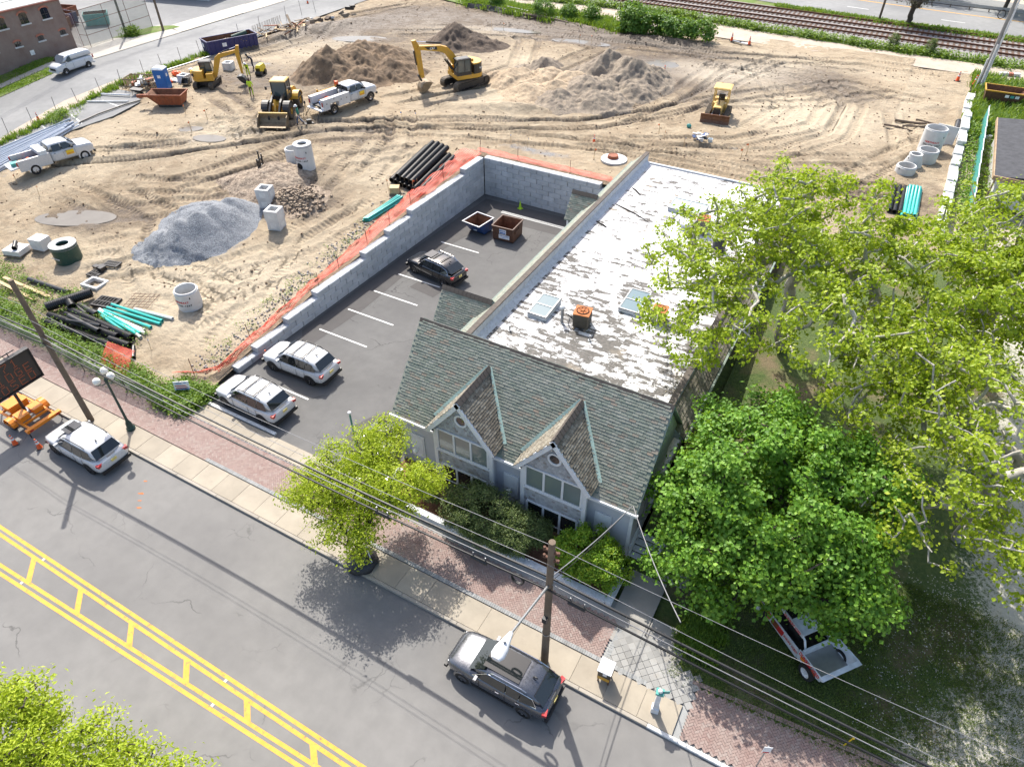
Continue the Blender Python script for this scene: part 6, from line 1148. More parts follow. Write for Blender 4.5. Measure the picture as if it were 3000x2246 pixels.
def rocks(name, label, cat, pts, mat, s0, s1, seed, par=None):
    r_ = np.random.default_rng(seed); V = []; Q = []
    for k, (x, y, z) in enumerate(pts):
        s = r_.uniform(s0, s1); c = np.array([(-1, -1, -1), (1, -1, -1), (1, 1, -1), (-1, 1, -1), (-1, -1, 1), (1, -1, 1), (1, 1, 1), (-1, 1, 1)], float) * s * r_.uniform(.5, 1, (8, 3)); a = r_.uniform(0, 6.28); R_ = np.array([[math.cos(a), -math.sin(a), 0], [math.sin(a), math.cos(a), 0], [0, 0, 1]])
        V.append(c @ R_.T + np.array([x, y, z])); Q.append(np.array([(0, 3, 2, 1), (4, 5, 6, 7), (0, 1, 5, 4), (1, 2, 6, 5), (2, 3, 7, 6), (3, 0, 4, 7)]) + 8 * k)
    o = npmesh(name, np.concatenate(V), np.concatenate(Q), mat, par); tag(o, label, cat, kind='stuff'); return o
heap('soil_heap', 'large dark brown earth heap behind the white service truck', 'dirt pile', [(-57.2, 60.8, 3.2, 4.2), (-56.3, 64.2, 2.2, 4.4), (-58.2, 68, 1.9, 4.6), (-54.6, 67.6, 2.0, 4.2), (-51.6, 64.8, 1.8, 3.9), (-52.6, 61.2, 1.5, 3.6), (-55, 59.6, 1.2, 3)], 'soil_brown', .34, seed=3)
heap('soil_heap', 'dark earth heap behind the large excavator', 'dirt pile', [(-51.2, 78.2, 2.5, 4.2), (-48.6, 78.4, 1.5, 3.2), (-47, 79.5, .8, 2)], 'soil_dark', .34, seed=5)
heap('soil_heap', 'wide grey brown spoil heap in the middle of the site', 'dirt pile', [(-29.2, 70, 1.7, 5), (-26.6, 75, 2.8, 4.8), (-30, 76.6, 2.6, 4.4), (-31, 66.2, 1.3, 4), (-27.4, 67.6, 1.3, 3.8), (-25, 71.6, 1.4, 3)], 'spoil_grey', .42, seed=7)
for i, (x, y, hh, r_) in enumerate(((-38.6, 69.4, 1.35, 3.4), (-34.8, 66.4, 1.25, 3.4), (-35.4, 71.6, 1.3, 2.9), (-32.4, 72.2, 1.3, 3.0), (-32.6, 68.6, 1.3, 2.8))): heap('sand_heap', ('pale sand heap nearest the large excavator tracks', 'pale sand heap at the front of the group of sand heaps', 'pale sand heap in the middle row beside the dark heap', 'pale sand heap leaning on the grey spoil heap', 'small scooped sand heap in front of the grey spoil heap')[i], 'sand pile', [(x, y, hh, r_), (x + .6, y - .5, hh * .8, r_ * .9)], 'soil_sandy', .16, seed=20 + i, group='pale sand heaps')
heap('soil_heap', 'small grey earth heap behind the pale sand heaps', 'dirt pile', [(-37.6, 75, 1.6, 2.6)], 'spoil_grey', .2, seed=31)
heap('gravel_heap', 'blue grey crushed stone heap with a sharp ridge', 'gravel pile', [(-46.6, 28.2, 1.3, 2.6), (-45.4, 29, 1.9, 3.1), (-44.6, 30.2, 2.1, 3.3), (-44.3, 31.6, 2.0, 3.2), (-44.5, 33, 1.6, 2.8), (-47.0, 31.5, 1.0, 3.0)], 'blue_gravel', .05, seed=41, warp=.7)
_, zf = heap('gravel_heap', 'brown gravel heap beside the fork attachment', 'gravel pile', [(-45.6, 39, 1.25, 3.4), (-44.4, 38, 1.0, 3), (-47.2, 37.6, .7, 2.4)], 'brown_gravel', .14, seed=43)
_, zf2 = heap('rubble_heap', 'heap of loose brown stones behind the concrete boxes', 'stone pile', [(-41.4, 37.2, .9, 2.6), (-39.8, 37.4, .6, 2)], 'brown_gravel', .2, seed=45)
r_ = np.random.default_rng(5); rocks('loose_stones', 'loose brown stones scattered on the rubble heap', 'stones', [(x, y, zf2(x, y) + .02) for x, y in zip(r_.normal(-41, 1.1, 420), r_.normal(37.1, .8, 420))], 'brown_gravel', .05, .15, 6)
rocks('loose_stones', 'loose stones along the strip behind the retaining wall', 'stones', [(x, y, ht(x, y) + .02) for x, y in zip(r_.normal(-33.6, .5, 700), r_.uniform(19, 48, 700))], 'ballast', .02, .08, 7)
rocks('clods', 'loose earth clods scattered over the building site', 'earth clods', [(x, y, ht(x, y) + .0) for x, y in zip(r_.uniform(-72, 4, 3500), r_.uniform(24, 95, 3500)) if not (x > -33 and y < 52)], 'soil_brown', .02, .09, 8)
hx = np.concatenate([r_.normal(-56, 3.6, 900), r_.normal(-28.5, 3.2, 900)]); hy_ = np.concatenate([r_.normal(64, 4, 900), r_.normal(71, 4.2, 900)])
# ================================================================== CONTAINERS
def obox(par, name, b0, b1, hgt, t_, mat, inmat, ribs=0, z0=.12):
    """open steel box: b0 = footprint at floor (x0,x1,y0,y1), b1 = at rim"""
    b = MB(); q0 = [(b0[0], b0[2], z0), (b0[1], b0[2], z0), (b0[1], b0[3], z0), (b0[0], b0[3], z0)]; q1 = [(b1[0], b1[2], hgt), (b1[1], b1[2], hgt), (b1[1], b1[3], hgt), (b1[0], b1[3], hgt)]
    i1 = [(b1[0] + t_, b1[2] + t_, hgt), (b1[1] - t_, b1[2] + t_, hgt), (b1[1] - t_, b1[3] - t_, hgt), (b1[0] + t_, b1[3] - t_, hgt)]; i0 = [(b0[0] + t_, b0[2] + t_, z0 + t_), (b0[1] - t_, b0[2] + t_, z0 + t_), (b0[1] - t_, b0[3] - t_, z0 + t_), (b0[0] + t_, b0[3] - t_, z0 + t_)]
    b.loft([q0, q1, i1], cap=False); b.poly(q0[::-1]); s = b.build(name, mat, par); b = MB(); b.loft([i1, i0], cap=False); b.poly(i0); b.build('inside', inmat, s)
    return s
# long blue roll-off container
t = thing('roll_off_container', 'long dark blue roll-off container holding pipe scraps', 'container', on(-74.2, 62.3), R(68)); t.scale = (.93,) * 3; sh_ = obox(t, 'shell', (-3.3, 3.3, -1.15, 1.15), (-3.35, 3.35, -1.2, 1.2), 1.75, .08, 'blue_steel', 'bin_inside', z0=.2)
rib = MB(); rib.hexa([(-.09, 0, .25), (.09, 0, .25), (.09, .1, .25), (-.09, .1, .25), (-.09, .03, 1.6), (.09, .03, 1.6), (.09, .13, 1.6), (-.09, .13, 1.6)]); rm = rib.mesh('rib', 'blue_steel')
for k in range(10):
    for s in (-1, 1): o = link('rib', rm, sh_, (-2.95 + k * .65, s * 1.15, 0), 0 if s > 0 else PI)
for k in range(3): o = link('rib', rm, sh_, (-3.28, -.7 + k * .7, 0), PI / 2)
b = MB(); b.bx(-3.42, 3.42, -1.27, -1.15, 1.7, 1.82).bx(-3.42, 3.42, 1.15, 1.27, 1.7, 1.82).bx(-3.42, -3.3, -1.15, 1.15, 1.7, 1.82).bx(3.3, 3.42, -1.15, 1.15, 1.7, 1.82); b.build('top_rail', 'light_grey' if 0 else 'blue_steel', t)
for x, y, rz_ in ((-1.2, -1.29, 0), (-3.43, .3, -PI / 2)): b = MB(); b.bx(x - .28, x + .28, y - .01, y + .01, .95, 1.4) if rz_ == 0 else b.bx(x - .01, x + .01, y - .28, y + .28, .95, 1.4); b.build('label_plate', 'ink_white', t)
b = MB(); b.cyl((.4, .1, 1.35), (2.2, -.3, 1.75), .3, n=16, cap=False); tag(b.build('corrugated_pipe', 'tank_green'), 'short dark green pipe lying in the blue roll-off container', 'pipe'); bpy.data.objects['corrugated_pipe'].matrix_world = Matrix.Translation(t.location) @ Matrix.Rotation(R(68), 4, 'Z')
_ = MB()
for k in range(26): _.rbox((random.uniform(-2.8, 2.6), random.uniform(-.9, .9), 1.0 + random.random() * .25), (random.uniform(.4, 1.6), random.uniform(.1, .5), random.uniform(.05, .25)), random.random() * 3, random.uniform(-.3, .3))
o = _.build('scrap_load', 'wood_old'); o.matrix_world = Matrix.Translation(t.location) @ Matrix.Rotation(R(68), 4, 'Z'); tag(o, 'jumble of scrap boards lying in the blue roll-off container', 'scrap', kind='stuff')
# small blue bin and brown bin in the lot
t = thing('skip_bin', 'small blue steel skip with flared front in the parking lot corner', 'skip', (-27.35, 43.6, 0), R(-8)); s_ = obox(t, 'shell', (-.78, .78, -.3, .75), (-.85, .85, -1.05, .85), 1.15, .05, 'bin_blue', 'bin_inside', z0=.1)
b = MB(); b.bx(-.92, .92, -1.12, -1.03, 1.1, 1.18).bx(-.92, .92, .83, .92, 1.1, 1.18).bx(-.92, -.83, -1.03, .83, 1.1, 1.18).bx(.83, .92, -1.03, .83, 1.1, 1.18); b.build('rim', 'steel_grey', t); b = MB(); b.bx(-.2, .1, -.5, -.2, .3, .6).rbox((.3, .3, .35), (.4, .2, .3), .6); b.build('rubbish', 'pale_plastic', t)
for y in (-.1, .6): b = MB(); b.bx(-.8, .8, y - .06, y + .06, 0, .1); b.build('skid', 'machine_black', t)
t = thing('waste_bin', 'open brown steel recycling bin with blue and white labels', 'bin', (-24.85, 43.95, 0), R(3)); s_ = obox(t, 'shell', (-.9, .9, -.85, .95), (-.93, .93, -.9, 1.0), 1.3, .05, 'bin_brown', 'bin_inside', z0=.1)
b = MB(); b.bx(-.98, .98, -.97, -.88, 1.25, 1.33).bx(-.98, .98, .98, 1.06, 1.25, 1.33).bx(-.98, -.9, -.88, .98, 1.25, 1.33).bx(.9, .98, -.88, .98, 1.25, 1.33); b.build('rim', 'bin_brown', t)
for x in (-.98, .94): b = MB(); b.bx(x, x + .05, -.5, .3, .7, .95); b.build('lift_pocket', 'bin_brown', t)
b = MB(); b.bx(-.28, .32, -.925, -.9, .72, 1.12); lb = b.build('label_plate', 'ink_white', t); text('MARPAL', .15, 'ink_blue', lb, (.02, -.93, .98), (R(90), 0, 0), bold=.006); b = MB(); b.bx(-.24, .28, -.932, -.926, .76, .86); b.build('label_band', 'ink_blue', lb)
b = MB(); b.bx(-.34, .62, -.915, -.89, .3, .64); lb = b.build('label_plate', 'ink_white', t); text('CARDBOARD', .14, 'ink_blue', lb, (.14, -.92, .54), (R(90), 0, 0)); text('ONLY', .13, 'ink_blue', lb, (.14, -.92, .39), (R(90), 0, 0))
for x in (-.85, .85): b = MB(); b.bx(x - .06, x + .06, -.8, .9, 0, .1); b.build('skid', 'machine_black', t)
# rusty red tipping hopper
t = thing('tipping_hopper', 'rusty red steel hopper with a long spout beside the blue toilet', 'hopper', on(-66.2, 46.0), R(28)); obox(t, 'shell', (-.9, 1.5, -.75, .75), (-1.9, 1.8, -.95, .95), 1.25, .05, 'rust_red', 'bin_inside', z0=.25)
for k in range(4): b = MB(); b.hexa([(-.6 + k * .6, -.8, .3), (-.5 + k * .6, -.8, .3), (-.5 + k * .6, -.72, .3), (-.6 + k * .6, -.72, .3), (-.75 + k * .7, -1.0, 1.2), (-.65 + k * .7, -1.0, 1.2), (-.65 + k * .7, -.93, 1.2), (-.75 + k * .7, -.93, 1.2)]); b.build('rib', 'rust_red', t)
b = MB(); b.cyl((-1.7, -.3, 1.05), (-3.0, -.35, .95), .17, n=12); b.build('spout', 'rust_red', t, 40); b = MB(); b.bx(-.9, 1.5, -.7, -.5, 0, .25).bx(-.9, 1.5, .5, .7, 0, .25); b.build('skid', 'machine_black', t)
b = MB(); b.bx(-2.0, 1.86, -1.01, -.93, 1.2, 1.3).bx(-2.0, 1.86, .93, 1.01, 1.2, 1.3).bx(1.78, 1.86, -.93, .93, 1.2, 1.3); b.build('rim', 'rust_red', t)
# brown container far right
t = thing('waste_container', 'dark brown open waste container with yellow edge beside the white pole', 'container', on(9.0, 87.2), R(2)); obox(t, 'shell', (-1.5, .9, -1.0, 1.0), (-1.7, 2.0, -1.1, 1.1), 1.5, .06, 'bin_brown', 'bin_inside', z0=.1); b = MB(); b.bx(-1.78, 2.08, -1.18, -1.08, 1.45, 1.56).bx(-1.78, 2.08, 1.08, 1.18, 1.45, 1.56).bx(-1.78, -1.68, -1.08, 1.08, 1.45, 1.56); b.bx(-1.6, 1.2, -1.1, -1.02, .1, .3); b.build('edge_rail', 'cat_yellow', t)
for k, c_ in enumerate(('ink_white', 'fence_teal', 'pale_plastic')): b = MB(); b.bx(.1 + k * .45, .45 + k * .45, -1.2, -1.18, 1.05, 1.3); b.build('label_plate', c_, t)
# portable toilet
t = thing('portable_toilet', 'bright blue portable toilet with pale roof beside the red hopper', 'toilet', on(-69.9, 48.6), R(25)); b = MB(); b.bx(-.56, .56, -.56, .56, .1, 2.1); c_ = b.build('cabin', 'porta_blue', t)
b = MB()
for k in range(5): b.bx(-.5 + k * .22, -.4 + k * .22, -.58, -.56, .2, 2.0)
b.build('panel_ribs', 'porta_blue', c_); b = MB(); b.bx(.56, .59, -.42, .42, .18, 1.95); d_ = b.build('door', 'porta_blue', c_); b = MB(); b.bx(.59, .6, -.12, .16, 1.35, 1.65); b.build('sign_plate', 'ink_white', d_); b = MB(); b.bx(-.15, .2, -.595, -.585, 1.3, 1.6); b.build('sign_plate', 'ink_white', c_)
b = MB(); b.loft([[(s0 * a, s1 * a, z) for s0, s1 in ((-1, -1), (1, -1), (1, 1), (-1, 1))] for a, z in ((.6, 2.1), (.6, 2.16), (.45, 2.3), (.2, 2.35))]); b.build('roof', 'pale_plastic', t); b = MB(); b.bx(-.58, .58, -.58, .58, 0, .1); b.build('base', 'machine_black', t)
# ================================================================== PIPES
PM = {}
def pipe(label, p0, p1, r_, mat, cor=False, group=None, cat='pipe', name=None, zoff=None):
    a = Vector(p0); c = Vector(p1); L = round((c - a).length, 1); k = (L, r_, mat, cor); n = 12
    if k not in PM:
        b = MB(); rings = []
        if cor:
            m = int(L / .13)
            for i in range(m): x = L * i / m; q = L / m; rings += [(x, r_), (x + q * .5, r_), (x + q * .52, r_ * .88), (x + q * .98, r_ * .88)]
            rings.append((L, r_))
        else: rings = [(0, r_), (L - .22, r_), (L - .2, r_ * 1.12), (L, r_ * 1.12)] if r_ > .06 else [(0, r_), (L, r_)]
        rings = [(0, r_ * .82), ] + rings; full = [(min(.35, L / 2), r_ * .8)] + rings + [(L, r_ * .82), (max(L - .35, L / 2), r_ * .8)]
        b.loft([[(x, q * math.cos(2 * PI * i / n), q * math.sin(2 * PI * i / n)) for i in range(n)] for x, q in full], cap=True); PM[k] = b.mesh('pipe', mat, 35)
    o = link(name or ('corrugated_pipe' if cor else 'pipe'), PM[k], None, a); o.rotation_mode = 'QUATERNION'; o.rotation_quaternion = (c - a).to_track_quat('X', 'Z'); tag(o, label, cat, group); return o
def gp(x, y, dz): return (x, y, ht(x, y) + dz)
# row beside the retaining wall
G1 = 'black corrugated pipes stacked beside the retaining wall'
for i in range(7): f_ = i / 6; pipe('long black corrugated pipe in the bottom row beside the retaining wall', gp(lerp(-35.5, -32.3, f_), lerp(42.9, 42.2, f_), .26), gp(lerp(-36.0, -32.7, f_), lerp(49.0, 48.4, f_), .28), .25, 'pipe_black', True, G1)
for i in range(4): f_ = (i + .9) / 6; pipe('long black corrugated pipe lying on top of the row beside the retaining wall', gp(lerp(-35.4, -32.1, f_), lerp(43.1, 42.4, f_), .68), gp(lerp(-35.9, -32.6, f_), lerp(49.2, 48.8, f_), .7), .25, 'pipe_black', True, 'upper black pipes beside the retaining wall')
for i in range(7):
    dx = (i % 4) * .2 + (i // 4) * .1; pipe('teal plastic pipe strapped in the bundle beside the retaining wall', gp(-34.3 + dx, 37.3, .1 + (i // 4) * .17), gp(-33.65 + dx, 41.1, .1 + (i // 4) * .17), .09, 'pipe_teal', False, 'teal pipes in the strapped bundle')
# heap at the left front
for a0, a1, r_, nm in (((-47.3, 18.35), (-40.8, 19.0), .28, 'thick black corrugated pipe nearest the fence weeds, second of the heap'), ((-47.0, 17.75), (-40.7, 18.2), .24, 'black corrugated pipe along the fence side of the heap'), ((-46.3, 18.95), (-41.9, 19.2), .2, 'thinner black corrugated pipe between the teal pipes and the thick pipe'), ((-46.6, 19.4), (-39.9, 19.35), .27, 'long black corrugated pipe reaching furthest toward the orange net'), ((-41.2, 18.6), (-39.4, 18.75), .25, 'short black corrugated pipe piece at the end of the heap')): pipe(nm, gp(*a0, .28), gp(*a1, .28), r_, 'pipe_black', True)
pipe('smooth black pipe lying across the corrugated pipes', gp(-45.2, 18.6, .75), gp(-42.0, 18.55, .7), .16, 'pipe_black'); pipe('short smooth black pipe beside the teal pipes', gp(-46.4, 20.1, .2), gp(-44.3, 19.95, .2), .24, 'pipe_black'); pipe('smooth black pipe behind the short black pipe', gp(-46.9, 20.0, .2), gp(-45.0, 19.6, .2), .18, 'pipe_black'); pipe('thin black pipe piece lying by the orange net square', gp(-39.3, 18.9, .15), gp(-38.5, 18.2, .1), .14, 'pipe_black'); pipe('thin black pipe bridging the heap', gp(-44.9, 18.2, .8), gp(-42.3, 18.9, .75), .1, 'pipe_black')
o = pipe('black corrugated tee pipe lying across the head of the pipe heap', gp(-47.95, 18.7, .5), gp(-46.4, 21.2, .5), .36, 'pipe_black', True); sb_ = pipe(None, gp(-47.2, 19.9, .5), gp(-46.3, 19.55, .45), .3, 'pipe_black', True, cat=None, name='branch'); sb_.parent = o; sb_.matrix_parent_inverse = o.matrix_basis.inverted()
TL = 'teal pipes fanned out in the heap'
for a0, a1 in (((-44.25, 21.15), (-39.6, 21.6)), ((-44.3, 20.8), (-39.45, 21.3)), ((-44.3, 20.5), (-39.75, 20.75)), ((-44.5, 20.2), (-40.1, 19.85)), ((-43.9, 20.0), (-40.5, 19.55)), ((-44.0, 20.35), (-39.9, 20.0))): pipe('teal plastic pipe fanned out toward the sand in the pipe heap', gp(*a0, .25), gp(*a1, .12), .105, 'pipe_teal', False, TL)
for a0, a1 in (((-44.7, 20.45), (-39.6, 20.15)), ((-44.2, 20.5), (-39.55, 19.75)), ((-44.6, 20.3), (-39.9, 20.35)), ((-42.6, 19.5), (-40.7, 19.5))): pipe('white plastic pipe between the teal pipes in the heap', gp(*a0, .2), gp(*a1, .1), .1, 'pipe_white', False, 'white pipes in the heap')
pipe('single white pipe lying on the sand apart from the heap', gp(-42.4, 21.6, .12), gp(-39.05, 22.05, .12), .11, 'pipe_white'); pipe('long smooth black pipe lying behind the concrete frame', gp(-52.7, 20.4, .18), gp(-48.5, 20.75, .18), .19, 'pipe_black'); pipe('short teal pipe at the left edge by the weeds', gp(-57.0, 19.2, .15), gp(-55.7, 19.6, .15), .14, 'pipe_teal')
# grey conduit bundle at the left
for i in range(22): 
    c_, ly = i % 11, i // 11; xa = -75.2 + c_ * .52; pipe('long pale grey plastic conduit in the bundle beside the white pickup', gp(xa, 25.8 + random.uniform(-.6, .6), .1 + ly * .19), gp(xa * .45 - 39.2 + c_ * -.05, 38.4 + random.uniform(-1.4, .8), .1 + ly * .19), .085, 'pipe_grey', False, 'pale grey conduits in the bundle')
for k, (xx, yy) in enumerate(((-72.2, 34.4),)): pass
# right-hand stacks
for i in range(3): pipe('dark corrugated pipe beside the teal stack at the right wall', gp(2.0 + i * .38, 56.6, .2), gp(1.9 + i * .38, 61.6, .2), .18, 'pipe_black', True, 'dark pipes by the right wall')
for i in range(9): dx = (i % 5) * .24 + (i // 5) * .12; pipe('teal plastic pipe in the stack beside the right wall', gp(2.95 + dx, 56.2, .14 + (i // 5) * .2), gp(2.85 + dx, 61.4, .14 + (i // 5) * .2), .12, 'pipe_teal', False, 'teal pipes by the right wall')
pipe('short black pipe standing against the right wall', gp(5.5, 76.2, .1), (5.55, 78.2, 3.9), .22, 'pipe_black'); pipe('black drain pipe lying on the back bank', (-53.6, 95.2, 3.75), (-49.8, 94.6, 3.7), .3, 'pipe_black', True); pipe('long white drain pipe lying along the back bank', (-51.2, 95.3, 3.75), (-43.3, 93.9, 3.65), .14, 'pipe_white'); 
# ================================================================== PRECAST CONCRETE
def mring(label, x, y, r_, hh, wall=.13, cone=0, mat='precast', txt=0, hole=None, group='precast concrete manhole sections', rz=0, name='manhole_ring', cover=0.):
    t = thing(name, label, 'manhole section', gp(x, y, -.04), rz, group); b = MB(); ri = r_ - wall
    if cover: prof = [(0, 0), (r_, 0), (r_, hh), (cover, hh), (cover, hh - .18), (0, hh - .18)]
    elif cone: prof = [(ri, 0), (r_, 0), (r_, hh * .25), (cone + wall, hh * .8), (cone + wall, hh), (cone, hh), (cone, hh * .8), (ri, hh * .25), (ri, 0)]
    else: prof = [(ri, .02), (r_, 0), (r_, hh - .1), (r_ - wall * .45, hh - .1), (r_ - wall * .45, hh), (ri, hh), (ri, .02), (0, .02)]
    b.lathe(prof, 28); sh = b.build('shell', mat, t, 35)
    if cover: b = MB(); b.lathe([(cover - .002, hh - .17), (0, hh - .17)], 20); b.build('opening', 'dark_gap', t); 
    if cover: b = MB(); b.lathe([(r_ + .004, hh - .16), (r_ + .012, hh - .15), (r_ + .012, hh - .13), (r_ + .004, hh - .12)], 28); b.build('joint', 'steel_grey', t)
    if hole:
        a, z, q = hole; n = 14; b = MB(); 
        P = lambda k, rr, q_: ((rr) * math.cos(a + q_ * math.cos(2 * PI * k / n) / rr), rr * math.sin(a + q_ * math.cos(2 * PI * k / n) / rr), z + q_ * math.sin(2 * PI * k / n)); b.loft([[P(k, r_ + .012, q * 1.15) for k in range(n)], [P(k, r_ + .02, q) for k in range(n)]], cap=False); b.poly([P(k, r_ + .015, q) for k in range(n)]); b.build('pipe_hole', 'dark_gap', t)
    if txt:
        for st, z, c_, sz in (('NORTHEAST', hh * .55, 'ink_red', .2), ('973-728-1667', hh * .55 - .26, 'ink_black', .19)):
            for k, chh in enumerate(st):
                a = txt + (k - len(st) / 2 + .5) * sz * .66 / r_; text(chh, sz, c_, sh, ((r_ + .008) * math.cos(a), (r_ + .008) * math.sin(a), z), (R(90), 0, a + PI / 2), bold=.006)
    for k in range(2): a = (txt or 0) + .9 + k * PI; b = MB(); b.rbox(((r_ + .01) * math.cos(a), (r_ + .01) * math.sin(a), hh * .75), (.02, .07, .14), a); b.build('lift_slot', 'ink_black', t)
    return t
FC = R(-62)   # side facing the street
mring('tall white concrete manhole section with a round opening beside the shorter one', -43.9, 41.7, .78, 2.35, txt=FC - .35, cover=.42, hole=(FC - .5, .55, .27)); mring('shorter open white concrete ring beside the tall manhole section', -45.7, 42.2, .72, 1.35, txt=0); mring('open white concrete ring with red lettering standing alone near the pipe heap', -39.2, 23.8, .82, 1.45, txt=FC - .3); mring('low white concrete ring half hidden behind the lettered ring', -40.6, 24.6, .68, .6, wall=.3)
mring('dark green coated tank with pale concrete lid near the weeds', -52.4, 23.6, .95, 1.35, mat='tank_green', cover=.45, txt=0, name='coated_tank'); b = MB(); b.lathe([(.0 + .46, 1.355), (.97, 1.355), (.97, 1.43), (.46, 1.43), (.46, 1.3)], 28); b.build('lid', 'precast', bpy.data.objects['coated_tank'], 35)
text('NORTHEAST', .16, 'ink_white', bpy.data.objects['coated_tank'], (.96 * math.cos(FC - .4), .96 * math.sin(FC - .4) - .03, .55), (R(90), 0, FC - .4 + PI / 2), bold=.004)
mring('tall open white concrete ring beside a flat slab at the right wall', 3.7, 71.0, .95, 2.3, txt=R(-90)); mring('open white concrete ring between the tall ring and the cone at the right wall', 3.6, 68.0, .85, 1.1); mring('white concrete cone section beside the open ring at the right wall', 2.7, 66.4, .75, 1.1, cone=.4); mring('low white concrete ring nearest the teal stack at the right wall', 2.3, 64.8, .8, .7)
b = MB(); b.bx(-.9, .9, -.08, .08, 0, 1.7); o = b.build('concrete_slab', 'precast', None, loc=gp(4.6, 73.0, -.02), rz=R(-12)); o.rotation_euler[0] = -.15; tag(o, 'flat concrete slab leaning behind the tall ring', 'slab')
def cbox(label, x, y, n, rz):
    t = thing('catch_basin', label, 'concrete box', gp(x, y, -.02), rz, 'square concrete catch basins')
    for k in range(n):
        b = MB(); z0 = k * .82; o_ = .52 + .04 * (k % 2); q = lambda a, z: [(-a, -a, z), (a, -a, z), (a, a, z), (-a, a, z)]; b.loft([q(o_, z0), q(o_, z0 + .8), q(o_ - .2, z0 + .8), q(o_ - .2, z0 + .05)], cap=False); b.poly(q(o_ - .2, z0 + .05)); s_ = b.build('box_section', 'precast', t)
        for a in range(4): b = MB(); b.rbox((0, 0, 0), (.02, .5, .42)); o = b.build('knockout', 'stucco', s_, loc=((o_ + .003) * math.cos(a * PI / 2), (o_ + .003) * math.sin(a * PI / 2), z0 + .36), rz=a * PI / 2)
cbox('stack of two square concrete catch basins beside the rubble heap', -42.9, 35.7, 2, .35); cbox('square concrete catch basin standing in front of the rubble heap', -39.95, 33.6, 2, .3)
def frame(label, x, y, a, b_, hh, wall, mat, rz, cat, name, bars=0, z=0):
    t = thing(name, label, cat, gp(x, y, z), rz); m = MB(); q = lambda u, w, zz: [(-u, -w, zz), (u, -w, zz), (u, w, zz), (-u, w, zz)]; m.loft([q(a, b_, 0), q(a, b_, hh), q(a - wall, b_ - wall, hh), q(a - wall, b_ - wall, 0)], cap=False); m.build('frame', mat, t)
    for k in range(bars): m = MB(); xx = -a + wall + (k + .5) * (2 * a - 2 * wall) / bars; m.bx(xx - .03, xx + .03, -b_ + wall, b_ - wall, .02, hh - .02); m.build('bar', mat, t)
    if bars: m = MB(); m.bx(-a + wall, a - wall, -.03, .03, .03, hh - .01); m.build('bar', mat, t)
    return t
frame('pale rectangular concrete frame lying on the sand', -47.7, 22.35, .8, .6, .28, .18, 'precast', .1, 'concrete frame', 'manhole_collar'); frame('black cast iron grate frame behind the concrete frame', -48.8, 23.2, .5, .42, .14, .08, 'pipe_black', .1, 'grate', 'iron_grate', 4); frame('black cast iron grate leaning at the far end of the castings', -48.4, 24.5, .6, .35, .12, .07, 'pipe_black', .25, 'grate', 'iron_grate', 7); frame('large black grate box beside the teal pipes', -44.9, 21.2, .85, .6, .24, .09, 'pipe_black', .25, 'grate', 'iron_grate', 6)
for i, (x, y) in enumerate(((-49.4, 23.8), (-49.0, 23.9), (-48.6, 23.75))): b = MB(); b.rbox((0, 0, .18), (.5, .35, .3), i * .8); tag(b.build('iron_casting', 'pipe_black', loc=gp(x, y, 0)), 'black iron casting in the small heap behind the concrete frame', 'casting', 'iron castings')
t = thing('manhole_cover', 'rusty manhole collar set in a white concrete ring behind the building', 'manhole', gp(-20.3, 55.0, .0)); b = MB(); b.lathe([(0, 0), (1.15, 0), (1.15, .16), (0, .18)], 28); b.build('concrete_slab', 'precast', t, 40); b = MB(); b.lathe([(.0, .18), (.5, .18), (.45, .42), (.4, .42), (.38, .4), (0, .4)], 24, (-.15, .1, 0)); b.build('collar', 'rust_red', t, 40)
# pallets of wrapped pavers
def pallet(label, x, y, w, d, hh, rz, mat):
    t = thing('pallet_stack', label, 'pallet', gp(x, y, 0), rz); b = MB()
    for k in range(3): b.bx(-w / 2, w / 2, -d / 2 + k * (d - .1) / 2, -d / 2 + .1 + k * (d - .1) / 2, 0, .1)
    for k in range(6): b.bx(-w / 2 + k * (w - .1) / 5, -w / 2 + .1 + k * (w - .1) / 5, -d / 2, d / 2, .1, .13)
    b.build('pallet', 'wood_old', t); n_ = 4
    for k in range(n_): b = MB(); z = .13 + k * hh / n_; b.bx(-w / 2 + .06, w / 2 - .06, -d / 2 + .06, d / 2 - .06, z + .008, z + hh / n_); b.build('layer', mat, t)
pallet('wrapped pallet of pale blocks beside the green tank', -55.6, 23.6, 1.3, 1.1, .9, .2, 'tarp_white'); pallet('low wrapped pallet with a black pipe on top at the left', -56.9, 22.3, 1.6, 1.4, .4, .3, 'tarp_white'); pallet('small pallet of bagged material beside the black pipes', -34.3, 41.7, .9, .8, .5, .5, 'wood_pale'); pipe('short black pipe lying on the low wrapped pallet', gp(-57.2, 22.6, .75), gp(-56.5, 22.0, .75), .17, 'pipe_black'); pallet('white box at the left edge of the weeds', -57.9, 18.6, 1.3, .9, .5, .3, 'precast')
# fork attachment
t = thing('fork_attachment', 'black steel fork attachment standing on the sand', 'fork', gp(-47.7, 40.0, 0), R(25)); b = MB(); b.bx(-.06, .06, -.6, .6, .25, .4).bx(-.06, .06, -.6, .6, .85, 1.0).bx(-.05, .05, -.6, -.48, .0, 1.2).bx(-.05, .05, .48, .6, .0, 1.2).bx(-.05, .05, -.06, .06, .4, 1.7); b.build('carriage', 'machine_black', t)
for y in (-.35, .35): b = MB(); b.bx(.0, .08, y - .06, y + .06, .05, 1.0); b.bx(.08, 1.6, y - .06, y + .06, .03, .09); b.build('tine', 'machine_black', t)
